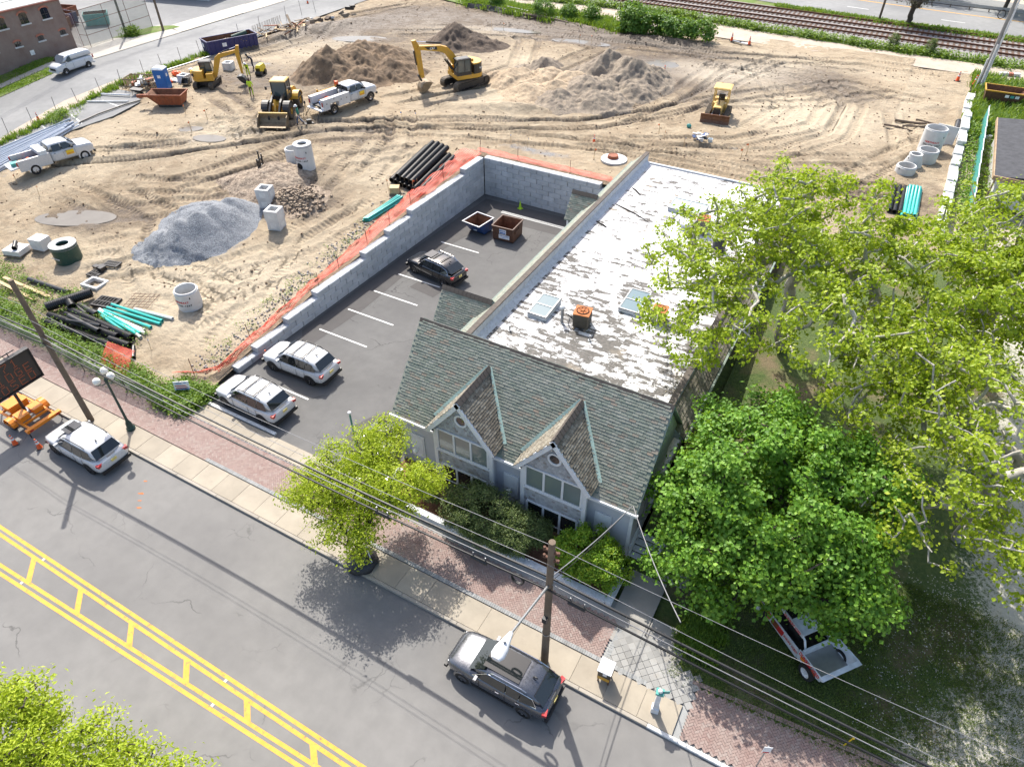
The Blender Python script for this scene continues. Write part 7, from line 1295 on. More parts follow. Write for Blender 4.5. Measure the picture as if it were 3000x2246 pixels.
# spare yellow bucket frame beside the truck
t = thing('loader_attachment', 'yellow steel loader fork frame behind the white service truck', 'attachment', gp(-52.7, 55.0, 0), R(75)); b = MB(); b.bx(-1.2, 1.2, -.06, .06, .75, .9).bx(-1.2, 1.2, -.06, .06, .1, .25).bx(-1.2, -1.05, -.06, .06, 0, 1.1).bx(1.05, 1.2, -.06, .06, 0, 1.1).bx(-.3, -.18, -.08, .08, .25, .75).bx(.18, .3, -.08, .08, .25, .75); b.build('frame', 'cat_yellow', t)
for x in (-.6, .6): b = MB(); b.bx(x - .07, x + .07, .06, 1.2, .04, .12); b.build('tine', 'machine_black', t)
t = thing('plate_compactor', 'small black plate compactor beside the walking person', 'compactor', gp(-49.5, 48.5, 0), R(60)); b = MB(); b.hexa([(-.35, -.25, .02), (.35, -.25, .02), (.35, .25, .02), (-.35, .25, .02), (-.42, -.25, .12), (.42, -.25, .12), (.42, .25, .12), (-.42, .25, .12)]); b.build('plate', 'machine_black', t); b = MB(); b.bx(-.2, .25, -.17, .17, .12, .45); b.build('engine', 'machine_black', t); b = MB(); b.tube([(-.3, -.2, .15), (-.95, -.2, 1.0), (-.95, .2, 1.0), (-.3, .2, .15)], .025); b.build('handle', 'light_grey', t)
t = thing('survey_tripod', 'pale survey tripod standing behind the service truck', 'tripod', gp(-50.7, 49.6, 0))
for k in range(3): b = MB(); a = k * 2.1 + .3; b.tube([(0, 0, 1.5), (.55 * math.cos(a), .55 * math.sin(a), 0)], .03); b.build('leg', 'wood_pale', t)
b = MB(); b.lathe([(0, 1.5), (.1, 1.5), (.1, 1.58), (.07, 1.75), (0, 1.78)], 10); b.build('head', 'machine_black', t)
# ================================================================== STREET FURNITURE AND SMALL THINGS
def cone(label, x, y, z, sc=1., mat='cone_orange', group='traffic cones'):
    t = thing('traffic_cone', label, 'cone', (x, y, z), random.random() * 3, group); t.scale = (sc,) * 3
    b = MB(); b.bx(-.19, .19, -.19, .19, 0, .035); b.build('base', 'machine_black' if mat == 'cone_orange' else mat, t); b = MB(); b.lathe([(.15, .035), (.135, .06), (.035, .72), (.0, .72)], 16); c_ = b.build('cone_body', mat, t, 50)
    if mat == 'cone_orange':
        for z0, z1 in ((.36, .48), (.56, .64)): f = lambda z: .135 - .1 * (z - .06) / .66 + .004; b = MB(); b.lathe([(f(z0), z0), (f(z1), z1)], 16); b.build('reflective_band', 'cone_white', c_, 50)
cone('orange cone left of the pair behind the message board trailer', -37.9, 9.75, 0); cone('orange cone nearest the white SUV behind the message board trailer', -36.4, 10.25, 0); cone('orange cone in front of the hidden trailer wheel squeezed against the wall end', -30.75, 22.4, 0, 1.1)
cone('orange cone standing on the side street by the weeds', -76.8, 38.0, h(38)); cone('orange cone far up the side street', -82, 84.8, 3.3); cone('orange cone with flag alone in the sand behind the retaining wall', -23.6, 58.2, ht(-23.6, 58.2)); cone('orange cone between the spoil heap and the puddle', -24.3, 79.2, ht(-24.3, 79.2), 1.4); cone('left orange cone of the pair by the dirt path bush', -21.3, 96.2, 3.35, 1.3); cone('right orange cone of the pair by the dirt path bush', -18.9, 95.6, 3.35, 1.3); cone('left orange cone near the white pole at the far right', 4.85, 93, 3.35, 1.4); cone('right orange cone near the white pole at the far right', 6.55, 92.5, 3.35, 1.4); cone('lime green cone against the back retaining wall', -26.3, 48.85, 0, 1., 'cone_lime')
for i, (x, y) in enumerate(((-20.5, 95.9), (-19.6, 95.7))): b = MB(); b.bx(-.6, .6, -.2, .2, 0, .12); tag(b.build('barrier_board', 'ink_white' if i else 'steel_grey', loc=(x, y, 3.35), rz=-.2), ('grey' if i == 0 else 'white') + ' flat board lying between the cones by the path', 'board')
# survey stakes
for i, (x, y) in enumerate(((-62.9, 45.1), (-59.9, 45.15), (-59.5, 42.7), (-66.6, 28.8), (-62.9, 28.4), (-30, 53.8), (-28.3, 53.8), (-22, 54.5), (-18.9, 62.6), (-18.1, 61.9), (-15.9, 60.9), (-10.7, 61), (-10.4, 61.7), (-38.2, 86.4), (-36.5, 86.5), (-51.3, 86.7), (-49.5, 86.7), (-42.2, 53.8), (-40.6, 54), (-35.2, 42), (-33.1, 42.6), (-32.8, 42.9), (-38.1, 19.3))):
    t = thing('survey_stake', 'thin wooden survey stake with a bright ribbon standing in the sand', 'stake', gp(x, y, 0), random.random() * 6, 'survey stakes'); b = MB(); b.hexa([(-.025, -.015, -.1), (.025, -.015, -.1), (.025, .015, -.1), (-.025, .015, -.1), (-.02, -.012, 1.0), (.02, -.012, 1.0), (.02, .012, 1.0), (-.02, .012, 1.0)]); b.build('stake', 'wood_pale', t)
    b = MB(); b.poly([(.0, .02, .98), (.0, .02, .84), (.16, .05, .8), (.2, .03, .92)]); b.build('ribbon', 'flag_blue' if i in (5, 6, 10, 17, 18, 22) else 'flag_orange', t); t.rotation_euler[0] = random.uniform(-.12, .12)
# fence stakes along the side street
for x, y in ((-76.2, 34.35), (-75.9, 36.9), (-75.6, 39.45), (-75.2, 41.8), (-75.2, 44.6), (-74.8, 46.9), (-75.1, 50.2), (-74.9, 52.6), (-75.2, 55.5), (-75.3, 58.5), (-76.6, 66), (-77, 70), (-77.9, 75.9), (-78.1, 79.2), (-77.8, 81.7)):
    b = MB(); b.cyl((0, 0, -.2), (random.uniform(-.15, .15), random.uniform(-.1, .1), 1.9), .028, n=6); tag(b.build('fence_stake', 'chain_steel', loc=(x, y, h(y))), 'thin steel fence stake along the edge of the side street', 'post', 'fence stakes along the side street')
t = thing('snow_fence', 'old wooden slat fence leaning behind the blue container', 'fence', on(-77.1, 71.5), R(96))
for k in range(40): b = MB(); b.bx(-.02, .02, -.005, .005, 0, 1.1); o = b.build('slat', 'wood_old', t, loc=(-3 + k * .15, random.uniform(-.04, .04), 0)); o.rotation_euler[1] = random.uniform(-.15, .15)
# scrap wood heap by the side street
wd = []
for i in range(46):
    x, y = random.gauss(-73.6, 1.3), random.gauss(71.5, 2.4); b = MB(); L = random.uniform(1.0, 2.8); b.rbox((0, 0, 0), (L, random.uniform(.08, .3), random.uniform(.04, .1)), random.random() * 3.1, random.uniform(-.5, .5)); tag(b.build('scrap_board', random.choice(['wood_old', 'wood_old', 'wood_log', 'rust_red', 'wood_pale']), loc=(x, y, ht(x, y) + random.uniform(.1, .7))), 'old board in the scrap wood heap behind the blue container', 'board', 'scrap boards')
for i in range(14):
    x, y = random.gauss(-74.5, 1.0), random.gauss(77, 2.2); b = MB(); b.rbox((0, 0, 0), (random.uniform(.4, 1.1), random.uniform(.3, .8), random.uniform(.1, .4)), random.random() * 3, random.uniform(-.5, .5)); tag(b.build('concrete_chunk', random.choice(['precast', 'spoil_grey', 'wood_log']), loc=(x, y, ht(x, y) + .15)), 'broken chunk in the rubble along the side street', 'rubble', 'rubble chunks')
# timber pen with debris and white sacks behind the toilet
t = thing('crate_pen', 'wooden crate pen filled with scrap beside the blue toilet', 'crate', on(-72.6, 48.0), R(24))
for y in (-.9, .9):
    for k in range(9): b = MB(); b.bx(-.05, .05, -.02, .02, 0, 1.1); b.build('slat', 'wood_pale', t, loc=(-1.5 + k * .37, y, 0))
    for z in (.3, 1.0): b = MB(); b.bx(-1.6, 1.6, y - .05, y - .02, z - .05, z + .05); b.build('rail', 'wood_old', t)
for x in (-1.6, 1.6):
    for k in range(5): b = MB(); b.bx(-.02, .02, -.05, .05, 0, 1.1); b.build('slat', 'wood_pale', t, loc=(x, -.8 + k * .4, 0))
    for z in (.3, 1.0): b = MB(); b.bx(x - .05, x - .02, -.9, .9, z - .05, z + .05); b.build('rail', 'wood_old', t)
for i in range(22): x, y = random.uniform(-74, -71.2), random.uniform(47, 49); b = MB(); b.rbox((0, 0, 0), (random.uniform(.3, .9), random.uniform(.2, .5), random.uniform(.1, .4)), random.random() * 3, random.uniform(-.4, .4)); tag(b.build('scrap_piece', random.choice(['machine_black', 'tarp_white', 'steel_grey', 'wood_old', 'rust_red', 'pale_plastic']), loc=(x, y, h(y) + random.uniform(.1, .8))), 'piece of scrap lying in the wooden crate pen', 'scrap', 'scrap in the crate pen')
for i in range(15):
    x, y = random.uniform(-72.8, -69.5), random.uniform(50.3, 55); b = MB(); r0 = random.uniform(.25, .5); b.ball((0, 0, 0), (r0 * 1.5, r0, r0 * .6), 9, 5); b.v = [(a + random.uniform(-.06, .06), c + random.uniform(-.06, .06), d + random.uniform(-.05, .05)) for a, c, d in b.v]; tag(b.build('sack', random.choice(['tarp_white', 'tarp_white', 'pale_plastic', 'bright_yellow', 'cone_orange']), loc=(x, y, h(y) + r0 * .4)), 'crumpled sack in the clutter behind the small excavator', 'sack', 'sacks behind the small excavator')
cbox('pale concrete box between the blue container and the small excavator', -68.9, 56.8, 1, .4); cbox('low concrete basin beside the blue toilet', -69.9, 51.3, 1, .2)
t = thing('spare_bucket', 'black digger bucket lying on the ground beside the blue toilet', 'bucket', on(-68.9, 50.6), R(-60)); bucket(t, 0, .4, .7, .65, 'machine_black', R(20))
t = thing('wheelbarrow', 'dark wheelbarrow and bags in front of the wooden pen', 'wheelbarrow', on(-71.3, 46.2), R(20)); b = MB(); b.loft([[(-.5, -.3, .55), (.4, -.2, .35), (.4, .2, .35), (-.5, .3, .55)], [(-.6, -.4, .75), (.6, -.32, .65), (.6, .32, .65), (-.6, .4, .75)]]); b.build('tray', 'machine_black', t); wheel(t, .5, .001, .2, .1, 'rim_dark', 'rubber', 0); b = MB(); b.tube([(.5, -.1, .2), (-.4, -.3, .45), (-1.1, -.3, .6)], .025).tube([(.5, .1, .2), (-.4, .3, .45), (-1.1, .3, .6)], .025).tube([(-.4, -.3, .45), (-.5, -.3, 0)], .02).tube([(-.4, .3, .45), (-.5, .3, 0)], .02); b.build('handle', 'wood_pale', t)
for i, (a0, a1, c_) in enumerate((((-75.0, 44.4), (-71.6, 45.4), 'light_grey'), ((-74.9, 42.6), (-70.6, 44.4), 'pipe_white'), ((-74.4, 52.5), (-73.6, 58.5), 'steel_grey'))): b = MB(); b.cyl(gp(*a0, .25), gp(*a1, .3), .08, n=8); tag(b.build('metal_pole', c_), ('pale grey pole lying by the side street weeds', 'white pole lying across the old asphalt corner', 'grey beam lying beside the small excavator cab')[i], 'pole')
b = MB(); b.tube([gp(-71.5, 39.0, .22), gp(-71.2, 41.0, .25), gp(-70.4, 43.6, .25), gp(-69.6, 45.2, .2)], .07); tag(b.build('black_hose', 'pipe_black'), 'long black hose lying across the old asphalt', 'hose')
# junk on the sand: plastic crate heap, teal bottle, logs, rebar mat, planks
t = thing('scrap_bundle', 'bundle of black and white plastic crates left on the sand', 'crates', gp(-15.1, 62.7, 0))
for i in range(12): b = MB(); b.rbox((random.uniform(-.6, .6), random.uniform(-.5, .5), .12 + .05 * i), (random.uniform(.4, .9), random.uniform(.1, .5), .06), random.random() * 3, random.uniform(-.3, .3)); b.build('piece', random.choice(['machine_black', 'machine_black', 'tarp_white', 'bin_blue']), t)
b = MB(); b.ball((0, 0, .18), (.25, .16, .2)); tag(b.build('teal_jug', 'fence_teal', loc=gp(-16.9, 65.4, 0)), 'teal plastic jug lying beside the bulldozer blade', 'jug'); b = MB(); b.lathe([(.2, 0), (.24, .3), (.22, .3), (.19, .03), (0, .03)], 14); tag(b.build('white_bucket', 'pale_plastic', loc=gp(-14.1, 63.0, 0)), 'white bucket beside the plastic crate bundle', 'bucket')
for i, (a0, a1, r_) in enumerate((((.2, 76.8), (3.0, 77.3), .14), ((-.6, 75), (2.0, 75.3), .1), ((1.0, 75.9), (5, 76.9), .09), ((-2.2, 57.6), (.9, 57.9), .09), ((2.0, 78.3), (4.4, 77.6), .08))): b = MB(); b.tube([gp(*a0, r_), gp((a0[0] + a1[0]) / 2, (a0[1] + a1[1]) / 2 + .15, r_), gp(*a1, r_)], [r_, r_ * .9, r_ * .7]); tag(b.build('log', 'wood_log'), ('thick dark log in the driftwood at the right', 'thin dark log nearest the sand in the driftwood', 'long thin log reaching the right wall', 'dark log lying beside the teal pipe stack', 'short log at the back of the driftwood')[i], 'log')
b = MB(); b.tube([(-50, 93.2, 3.75), (-46, 93.3, 3.7), (-42.8, 92.8, 3.6)], [.18, .2, .14], 8); tag(b.build('log', 'wood_log'), 'long old timber lying along the back bank', 'log')
t = thing('rebar_mat', 'rusty rebar mat lying on the sand beside the pipe heap', 'rebar', gp(-42.7, 22.4, .05), .4)
for k in range(6): b = MB(); b.cyl((-1, -.8 + k * .32, .03), (1, -.75 + k * .32, .08), .015, n=5); b.build('bar', 'rebar', t); b = MB(); b.cyl((-.9 + k * .36, -.9, .05), (-.85 + k * .36, .9, .05), .015, n=5); b.build('bar', 'rebar', t)
for i, (a0, a1) in enumerate((((-54.3, 19.0), (-50.1, 19.1)), ((-54.2, 19.5), (-49.5, 19.8)))):
    a0, a1 = Vector(gp(*a0, .5)), Vector(gp(*a1, .12)); b = MB(); L = (a1 - a0).length; b.bx(0, L, -.12, .12, -.025, .025); o = b.build('plank', 'wood_pale', loc=a0); o.rotation_mode = 'QUATERNION'; o.rotation_quaternion = (a1 - a0).to_track_quat('X', 'Z'); tag(o, ('pale plank sloping over the weeds, nearer the fence', 'pale plank sloping over the weeds, farther from the fence')[i], 'plank')
# black silt fence fabric along the back bank
o = strip_np('silt_fence', [(-60, 94.4, 3.9), (-55, 94.6, 3.95), (-50, 93.8, 3.8)], [(-60, 94.0, 3.35), (-55, 94.0, 3.4), (-50, 93.2, 3.4)], 60, 5, lambda w: 0, 'pipe_black', .3, 61); tag(o, 'sagging black silt fence at the back left of the site', 'silt fence'); o = strip_np('silt_fence', [(-40.2, 94.2, 3.9), (-37.5, 93.5, 3.8), (-35.6, 93.0, 3.8)], [(-40.2, 93.8, 3.35), (-37.5, 93.1, 3.4), (-35.6, 92.7, 3.4)], 40, 5, lambda w: 0, 'pipe_black', .25, 63); tag(o, 'sagging black silt fence beside the big bush', 'silt fence'); b = MB(); b.rbox((0, 0, .3), (1.2, .5, .4), .4); b.rbox((.3, .3, .5), (.7, .5, .3), 1); tag(b.build('tarp_pile', 'machine_black', loc=gp(-72.8, 83.4, .5)), 'black tarp pile on top of the earth windrow', 'tarp')
# ================================================================== POLES AND WIRES
def upole(label, x, y, z, hh, r0=.16, mat='wood_pole', lean=(0, 0)):
    t = thing('utility_pole', label, 'utility pole', (x, y, z), 0, 'utility poles'); b = MB(); b.cyl((0, 0, -.2), (lean[0], lean[1], hh), r0, r0 * .75, 14); b.build('pole', mat, t, 40); return t
p1 = upole('wooden utility pole with a long street lamp arm beside the dark grey SUV', -5.6, 12.95, .13, 8.6, .17); p2 = upole('leaning wooden utility pole behind the message board trailer', -35.65, 13.05, .13, 9.6, .17, lean=(-.35, .1))
b = MB(); b.tube([(.0, -.1, 6.0), (.02, -1.5, 6.62), (.05, -3.1, 7.33)], [.055, .05, .045], 8); b.build('lamp_arm', 'galv', p1, 50)
b = MB(); b.loft([[(.05 + w * math.cos(a), y, 7.33 + hh * math.sin(a)) for a in [2 * PI * k / 12 for k in range(12)]] for y, w, hh in ((-3.0, .07, .05), (-3.3, .14, .1), (-3.65, .24, .15), (-3.9, .25, .15), (-4.05, .16, .1))]); lh = b.build('lamp_head', 'light_grey', p1, 50); b = MB(); b.cyl((.05, -3.45, 7.45), (.05, -3.45, 7.56), .05, n=10); b.build('photocell', 'steel_grey', lh)
b = MB(); b.bx(-.25, .25, -.05, .05, 7.55, 7.65).bx(-.25, .25, -.05, .05, 8.0, 8.1)
for x in (-.28, .28):
    for z in (7.6, 8.05): b.cyl((x, 0, z - .08), (x, 0, z + .1), .05, n=8)
b.build('insulator_bracket', 'rebar', p1); b = MB(); b.lathe([(.175, 2.4), (.178, 2.5)], 14); b.build('band', 'galv', p1); b = MB(); b.bx(-.1, .1, -.3, -.15, 3.6, 3.9); b.build('pole_tag', 'machine_black', p1)
def wire(label, pts, r_, mat='wire_black', sag=.4, n=14, group=None, cat='cable', name='overhead_cable'):
    P = []
    for a, c in zip(pts[:-1], pts[1:]):
        a, c = Vector(a), Vector(c); k = int(max(4, n)); P += [a.lerp(c, i / k) - Vector((0, 0, sag * 4 * (i / k) * (1 - i / k))) for i in range(k)]
    P.append(Vector(pts[-1])); b = MB(); b.tube(P, r_, 5); o = b.build(name, mat, None, 60); tag(o, label, cat, group); return o
for dy, dz, r_, m_, lb in ((-.15, 5.95, .045, 'wire_black', 'thick black overhead cable, lowest of the bundle along the sidewalk'), (-.05, 6.25, .02, 'wire_grey', 'pale overhead cable, middle of the bundle along the sidewalk'), (.12, 6.35, .05, 'wire_black', 'thick black overhead cable, top of the bundle along the sidewalk')): wire(lb, [(-62, 13.05 + dy, dz + .1), (-35.8, 13.05 + dy, dz), (-5.6, 12.95 + dy, dz), (26, 12.9 + dy, dz)], r_, m_, .45)
for k, (x, z) in enumerate(((-6.9, 5.85), (-8.6, 5.75), (-4.4, 5.85), (-13.3, 5.65))):
    t = thing('cable_coil' if k < 1 else 'splice_case', ('black cable coil hanging left of the lamp pole', 'black splice case on the bundle left of the lamp pole', 'black splice case on the bundle right of the lamp pole', 'small grey splice case on the bundle above the shrubs')[k], 'cable coil' if k < 1 else 'splice case', (x, 12.85, z)); b = MB()
    if k < 1:
        for q in range(3): b.tube([(.26 * math.cos(a) , .03 * q, .26 * math.sin(a) - .3) for a in np.linspace(0, 2 * PI, 18)], .03, 5)
        b.build('coil', 'wire_black', t)
    else: b.cyl((-.35, 0, -.12), (.35, 0, -.12), .1, n=10); b.build('case', 'machine_black', t); b = MB(); b.bx(-.3, -.26, -.02, .02, -.05, .2).bx(.26, .3, -.02, .02, -.05, .2); b.build('hanger', 'steel_grey', t)
for k, (y_, z0, z1, z2, y2) in enumerate(((13.2, 7.9, 8.15, 8.2, 13.8), (12.7, 7.5, 7.7, 7.6, 12.6))): wire(('thin grey power wire on the upper insulators', 'thin grey power wire on the lower insulators')[k], [(-62, 13.1, z0 + .3), (-36, 13.1 + (y_ - 13) * .8, z0 + .1), (-5.6, y_, z1), (26, y2, z2)], .011, 'wire_grey', .5)
wire('service cable from the lamp pole to the building corner', [(-5.5, 13.0, 6.7), (-4.6, 19.3, 4.3)], .025, 'wire_grey', .2); wire('second thin service cable from the pole to the building corner', [(-5.5, 13.0, 6.4), (-4.7, 19.3, 4.1)], .014, 'wire_black', .3); wire('service cable from the building corner down to the bundle at the right', [(-4.55, 19.3, 4.3), (-.8, 13.1, 7.3)], .022, 'wire_grey', .3)
for i, (x, y, hh, lb) in enumerate(((-88.8, 64.2, 9, 'dark utility pole by the concrete driveway of the side street'), (-91.4, 60.5, 8, 'weathered pole stub inside the wire yard fence'))): upole(lb, x, y, 3.3, hh, .16)
b = MB(); b.bx(-.7, .7, -.06, .06, 8.3, 8.5); upole('thin pale utility pole standing in the big bush', -36.3, 98.2, 3.3, 7.5, .14, 'pole_grey'); upole('dark pole between the tracks and the highway', -6.1, 115.2, 3.4, 8, .16); pr2 = upole('tall wooden utility pole with pale conduits at the far right', 6.95, 91.6, 3.3, 11, .2, 'pole_grey'); b = MB(); b.cyl((.28, -.15, 0), (.28, -.15, 8.8), .09, n=8).cyl((.1, -.3, 0), (.1, -.3, 4.5), .09, n=8).cyl((-.25, -.2, 0), (-.25, -.2, 3), .08, n=8); b.build('conduit', 'light_grey', pr2); b = MB(); b.tube([(-.7 + .33 * math.cos(a), -.1, 7.2 + .4 * math.sin(a)) for a in np.linspace(0, 2 * PI, 16)], .04, 5); b.build('cable_coil', 'wire_black', pr2)
wire('black cable spanning from the far right pole along the railway', [(-70, 112, 11.5), (6.9, 91.6, 10.8)], .04, 'wire_black', 1.2); wire('upper black cable from the far right pole', [(6.9, 91.6, 13.2), (60, 85, 13)], .03, 'wire_black', .6)
for k in range(3): wire(('lowest', 'middle', 'highest')[k] + ' pale wire crossing the brick building front', [(-84, 14, 11.2 + k * .7), (-88.8, 64.2, 11.0 + k * .6), (-86, 110, 11.2 + k * .6)], .03, 'wire_grey', .5)
# ---- street lamp with globes
t = thing('street_lamp', 'dark green street lamp with cream globes standing on the sidewalk', 'street lamp', (-33.0, 13.72, .13)); b = MB(); b.lathe([(.24, 0), (.25, .12), (.18, .2), (.16, .5), (.1, .65), (.075, .8), (.06, 3.6), (.09, 3.65), (.09, 3.8), (.05, 3.9), (0, 3.95)], 16); b.build('post', 'lamp_green', t, 40)
for a, dz in ((2.4, .15), (.4, .15), (-1.9, -.05)):
    x, y = .42 * math.cos(a), .42 * math.sin(a); b = MB(); b.tube([(0, 0, 3.6), (x * .6, y * .6, 3.55), (x, y, 3.7 + dz)], .03); ar = b.build('arm', 'lamp_green', t); b = MB(); b.ball((x, y, 3.98 + dz), .21, 14, 9); b.build('globe', 'globe', ar, 60); b = MB(); b.lathe([(.12, 3.74 + dz), (.08, 3.7 + dz), (0, 3.7 + dz)], 12, (x, y, 0)); b.build('globe_holder', 'lamp_green', ar)
t = thing('green_post', 'slim green post with a white cap in the parking lot entrance', 'post', (-20.2, 18.6, .02)); b = MB(); b.cyl((0, 0, 0), (0, 0, 3.2), .055, n=12); b.build('post', 'green_post', t, 40); b = MB(); b.lathe([(.06, 3.2), (.09, 3.24), (.09, 3.34), (0, 3.4)], 12); b.build('cap', 'light_grey', t, 40)
t = thing('news_box', 'newspaper box with white top and yellow front on the sidewalk', 'newspaper box', (-3.05, 13.5, .135), R(3)); b = MB(); b.bx(-.27, .27, -.23, .25, .3, 1.02); b.build('cabinet', 'bin_brown', t); b = MB(); b.hexa([(-.3, -.3, .98), (.3, -.3, .98), (.3, .3, 1.08), (-.3, .3, 1.08), (-.3, -.3, 1.04), (.3, -.3, 1.04), (.3, .3, 1.14), (-.3, .3, 1.14)]); b.build('top', 'ink_white', t); b = MB(); b.bx(-.25, .25, -.25, -.23, .55, .95); d_ = b.build('door', 'machine_black', t); b = MB(); b.bx(-.05, .12, -.262, -.25, .72, .9); b.build('paper', 'ink_white', d_); b = MB(); b.bx(-.25, .25, -.25, -.23, .32, .54); b.build('lower_panel', 'cat_yellow', t); b = MB()
for x in (-.22, .22):
    for y in (-.18, .2): b.bx(x - .03, x + .03, y - .03, y + .03, 0, .3)
b.build('leg', 'bin_brown', t)
t = thing('pay_post', 'pale grey pedestal post with teal cap and dome light on the sidewalk', 'post', (-.75, 13.3, .135), .2); b = MB(); b.loft([[(s0 * a, s1 * a, z) for s0, s1 in ((-1, -1), (1, -1), (1, 1), (-1, 1))] for a, z in ((.15, 0), (.15, .3), (.1, .34), (.09, 1.5))]); b.build('pedestal', 'light_grey', t); b = MB(); b.bx(-.16, .16, -.12, .16, 1.5, 1.62); b.rbox((.22, .06, 1.6), (.3, .02, .2), .3); b.build('cap', 'fence_teal', t); b = MB(); b.ball((0, 0, 1.7), .1); b.build('dome', 'globe', t, 60)
t = thing('street_sign', 'white street sign leaning at the bottom edge of the brick walk', 'sign', (3.4, 13.2, .135), .4); b = MB(); b.cyl((0, 0, 0), (.0, .0, 1.9), .03, n=8); b.build('post', 'galv', t); b = MB(); b.bx(-.15, .15, -.045, -.03, 1.4, 1.9); b.build('plate', 'ink_white', t); b = MB(); b.bx(-.12, .12, -.05, -.045, 1.42, 1.5); b.build('plate_band', 'ink_red', t)
t = thing('marker_stake', 'small yellow marker stake at the edge of the lawn', 'stake', (6.2, 15.6, .1)); b = MB(); b.cyl((0, 0, 0), (.15, .1, .7), .025, n=6); b.build('stake', 'ink_yellow', t); b = MB(); b.rbox((.15, .1, .7), (.07, .07, .08)); b.build('cap', 'ink_yellow', t)
t = thing('yard_sign', 'small white real estate sign with red lettering in the weeds at the lot corner', 'sign', (-32.55, 17.2, 0), R(35)); b = MB(); b.bx(-.45, .45, -.02, .02, .55, 1.15); pn = b.build('panel', 'ink_white', t); pn.rotation_euler[0] = -.2
for z, w_, c_ in ((1.02, .3, 'ink_blue'), (.86, .38, 'ink_red'), (.72, .34, 'ink_red'), (.62, .38, 'ink_blue')): b = MB(); b.bx(-w_, w_, -.026, -.021, z - .03, z + .03); b.build('print_line', c_, pn)
for x in (-.4, .4): b = MB(); b.cyl((x, 0, 0), (x, 0, .6), .015, n=5); b.build('leg', 'steel_grey', t)
# ---- message board trailer
t = thing('message_trailer', 'orange trailer carrying a large dark message board at the kerb', 'message board', (-39.1, 11.45, 0), R(180)); fr = MB()
for y in (-.75, .75): fr.bx(-1.5, 1.6, y - .06, y + .06, .5, .62)
for x in (-1.5, -.9, -.2, .5, 1.2): fr.bx(x - .05, x + .05, -.69, .69, .5, .62)
fr.build('frame', 'trailer_orange', t); b = MB(); b.bx(-1.75, -1.5, -1.05, 1.05, .48, .66); b.build('rear_bar', 'trailer_orange', t); b = MB(); b.tube([(1.6, -.7, .56), (2.6, 0, .5), (1.6, .7, .56)], .06); b.build('tongue', 'trailer_orange', t)
for s in (-1, 1):
    wheel(t, .0, s * .98, .34, .2, 'rim_silver', 'rubber', 0); b = MB(); b.loft([[(.46 * math.cos(a) * 1.05, s * y, .36 + .46 * math.sin(a)) for a in [PI * (.02 + .96 * k / 8) for k in range(9)]] for y in (.84, 1.14)], cap=False); b.loft([[(.44 * math.cos(a) * 1.05, s * y, .36 + .44 * math.sin(a)) for a in [PI * (.02 + .96 * k / 8) for k in range(9)]] for y in (.84, 1.14)], cap=False); b.build('fender', 'trailer_orange', t)
    b = MB(); b.bx(-.75, -.1, s * .42 - .28, s * .42 + .28, .62, .92); b.bx(-.78, -.07, s * .42 - .31, s * .42 + .31, .92, .96); b.build('battery_box', 'trailer_orange', t); b = MB(); b.rbox((-1.77, s * .8, .57), (.02, .2, .1)); b.build('taillight', 'lamp_red', t)
    b = MB(); b.cyl((-1.6, s * .95, .5), (-1.6, s * .95, .05), .035, n=8); b.build('jack', 'machine_black', t)
b = MB(); b.bx(.5, 1.3, -.55, .55, .62, 1.0); b.bx(.47, 1.33, -.58, .58, 1.0, 1.04); b.build('tool_chest', 'trailer_orange', t); b = MB(); b.bx(-.3, .3, -.3, .3, .6, .7); b.build('mast_base', 'steel_grey', t); b = MB(); b.cyl((0, 0, .65), (0, 0, 2.6), .09, n=12); b.build('mast', 'machine_black', t)
brd = MB(); brd.bx(-.12, .1, -1.75, 1.75, 2.2, 4.12); bo = brd.build('board', 'sign_face', t, rz=0); bo.rotation_euler = (0, 0, R(1.5)); b = MB()
for y0, y1, z0, z1 in ((-1.81, 1.81, 2.13, 2.21), (-1.81, 1.81, 4.11, 4.18), (-1.81, -1.74, 2.21, 4.11), (1.74, 1.81, 2.21, 4.11)): b.bx(-.2, .12, y0, y1, z0, z1)
b.build('board_frame', 'machine_black', bo); b = MB(); b.tube([(.1, -1.2, 4.35), (.1, 1.2, 4.35)], .03).tube([(.1, -.8, 4.1), (.1, -.8, 4.4)], .03).tube([(.1, .8, 4.1), (.1, .8, 4.4)], .03); b.build('panel_rack', 'machine_black', bo)
GL = {'7': '11111 00001 00010 00100 01000 01000 01000', '1': '00100 01100 00100 00100 00100 00100 01110', 'B': '11110 10001 10001 11110 10001 10001 11110', 'R': '11110 10001 10001 11110 10100 10010 10001', 'I': '01110 00100 00100 00100 00100 00100 01110', 'D': '11110 10001 10001 10001 10001 10001 11110', 'G': '01110 10001 10000 10111 10001 10001 01110', 'E': '11111 10000 10000 11110 10000 10000 11111', 'C': '01110 10001 10000 10000 10000 10001 01110', 'L': '10000 10000 10000 10000 10000 10000 11111', 'O': '01110 10001 10001 10001 10001 10001 01110', 'S': '01111 10000 10000 01110 00001 00001 11110'}
for ln, (wd_, zc) in enumerate((('71', 4.0), ('BRIDGE', 3.38), ('CLOSED', 2.78))):
    b = MB(); pt_ = .078; y0 = 1.58 if ln else -.05
    for k, chh in enumerate(wd_):
        for r_, row in enumerate(GL[chh].split()):
            for c_, bit in enumerate(row):
                if bit == '1': y = y0 - (k * 6.9 + c_) * pt_; z = zc - r_ * pt_; b.bx(-.135, -.121, y - .024, y + .024, z - .024, z + .024)
    b.build('led_line', 'led_orange', bo)
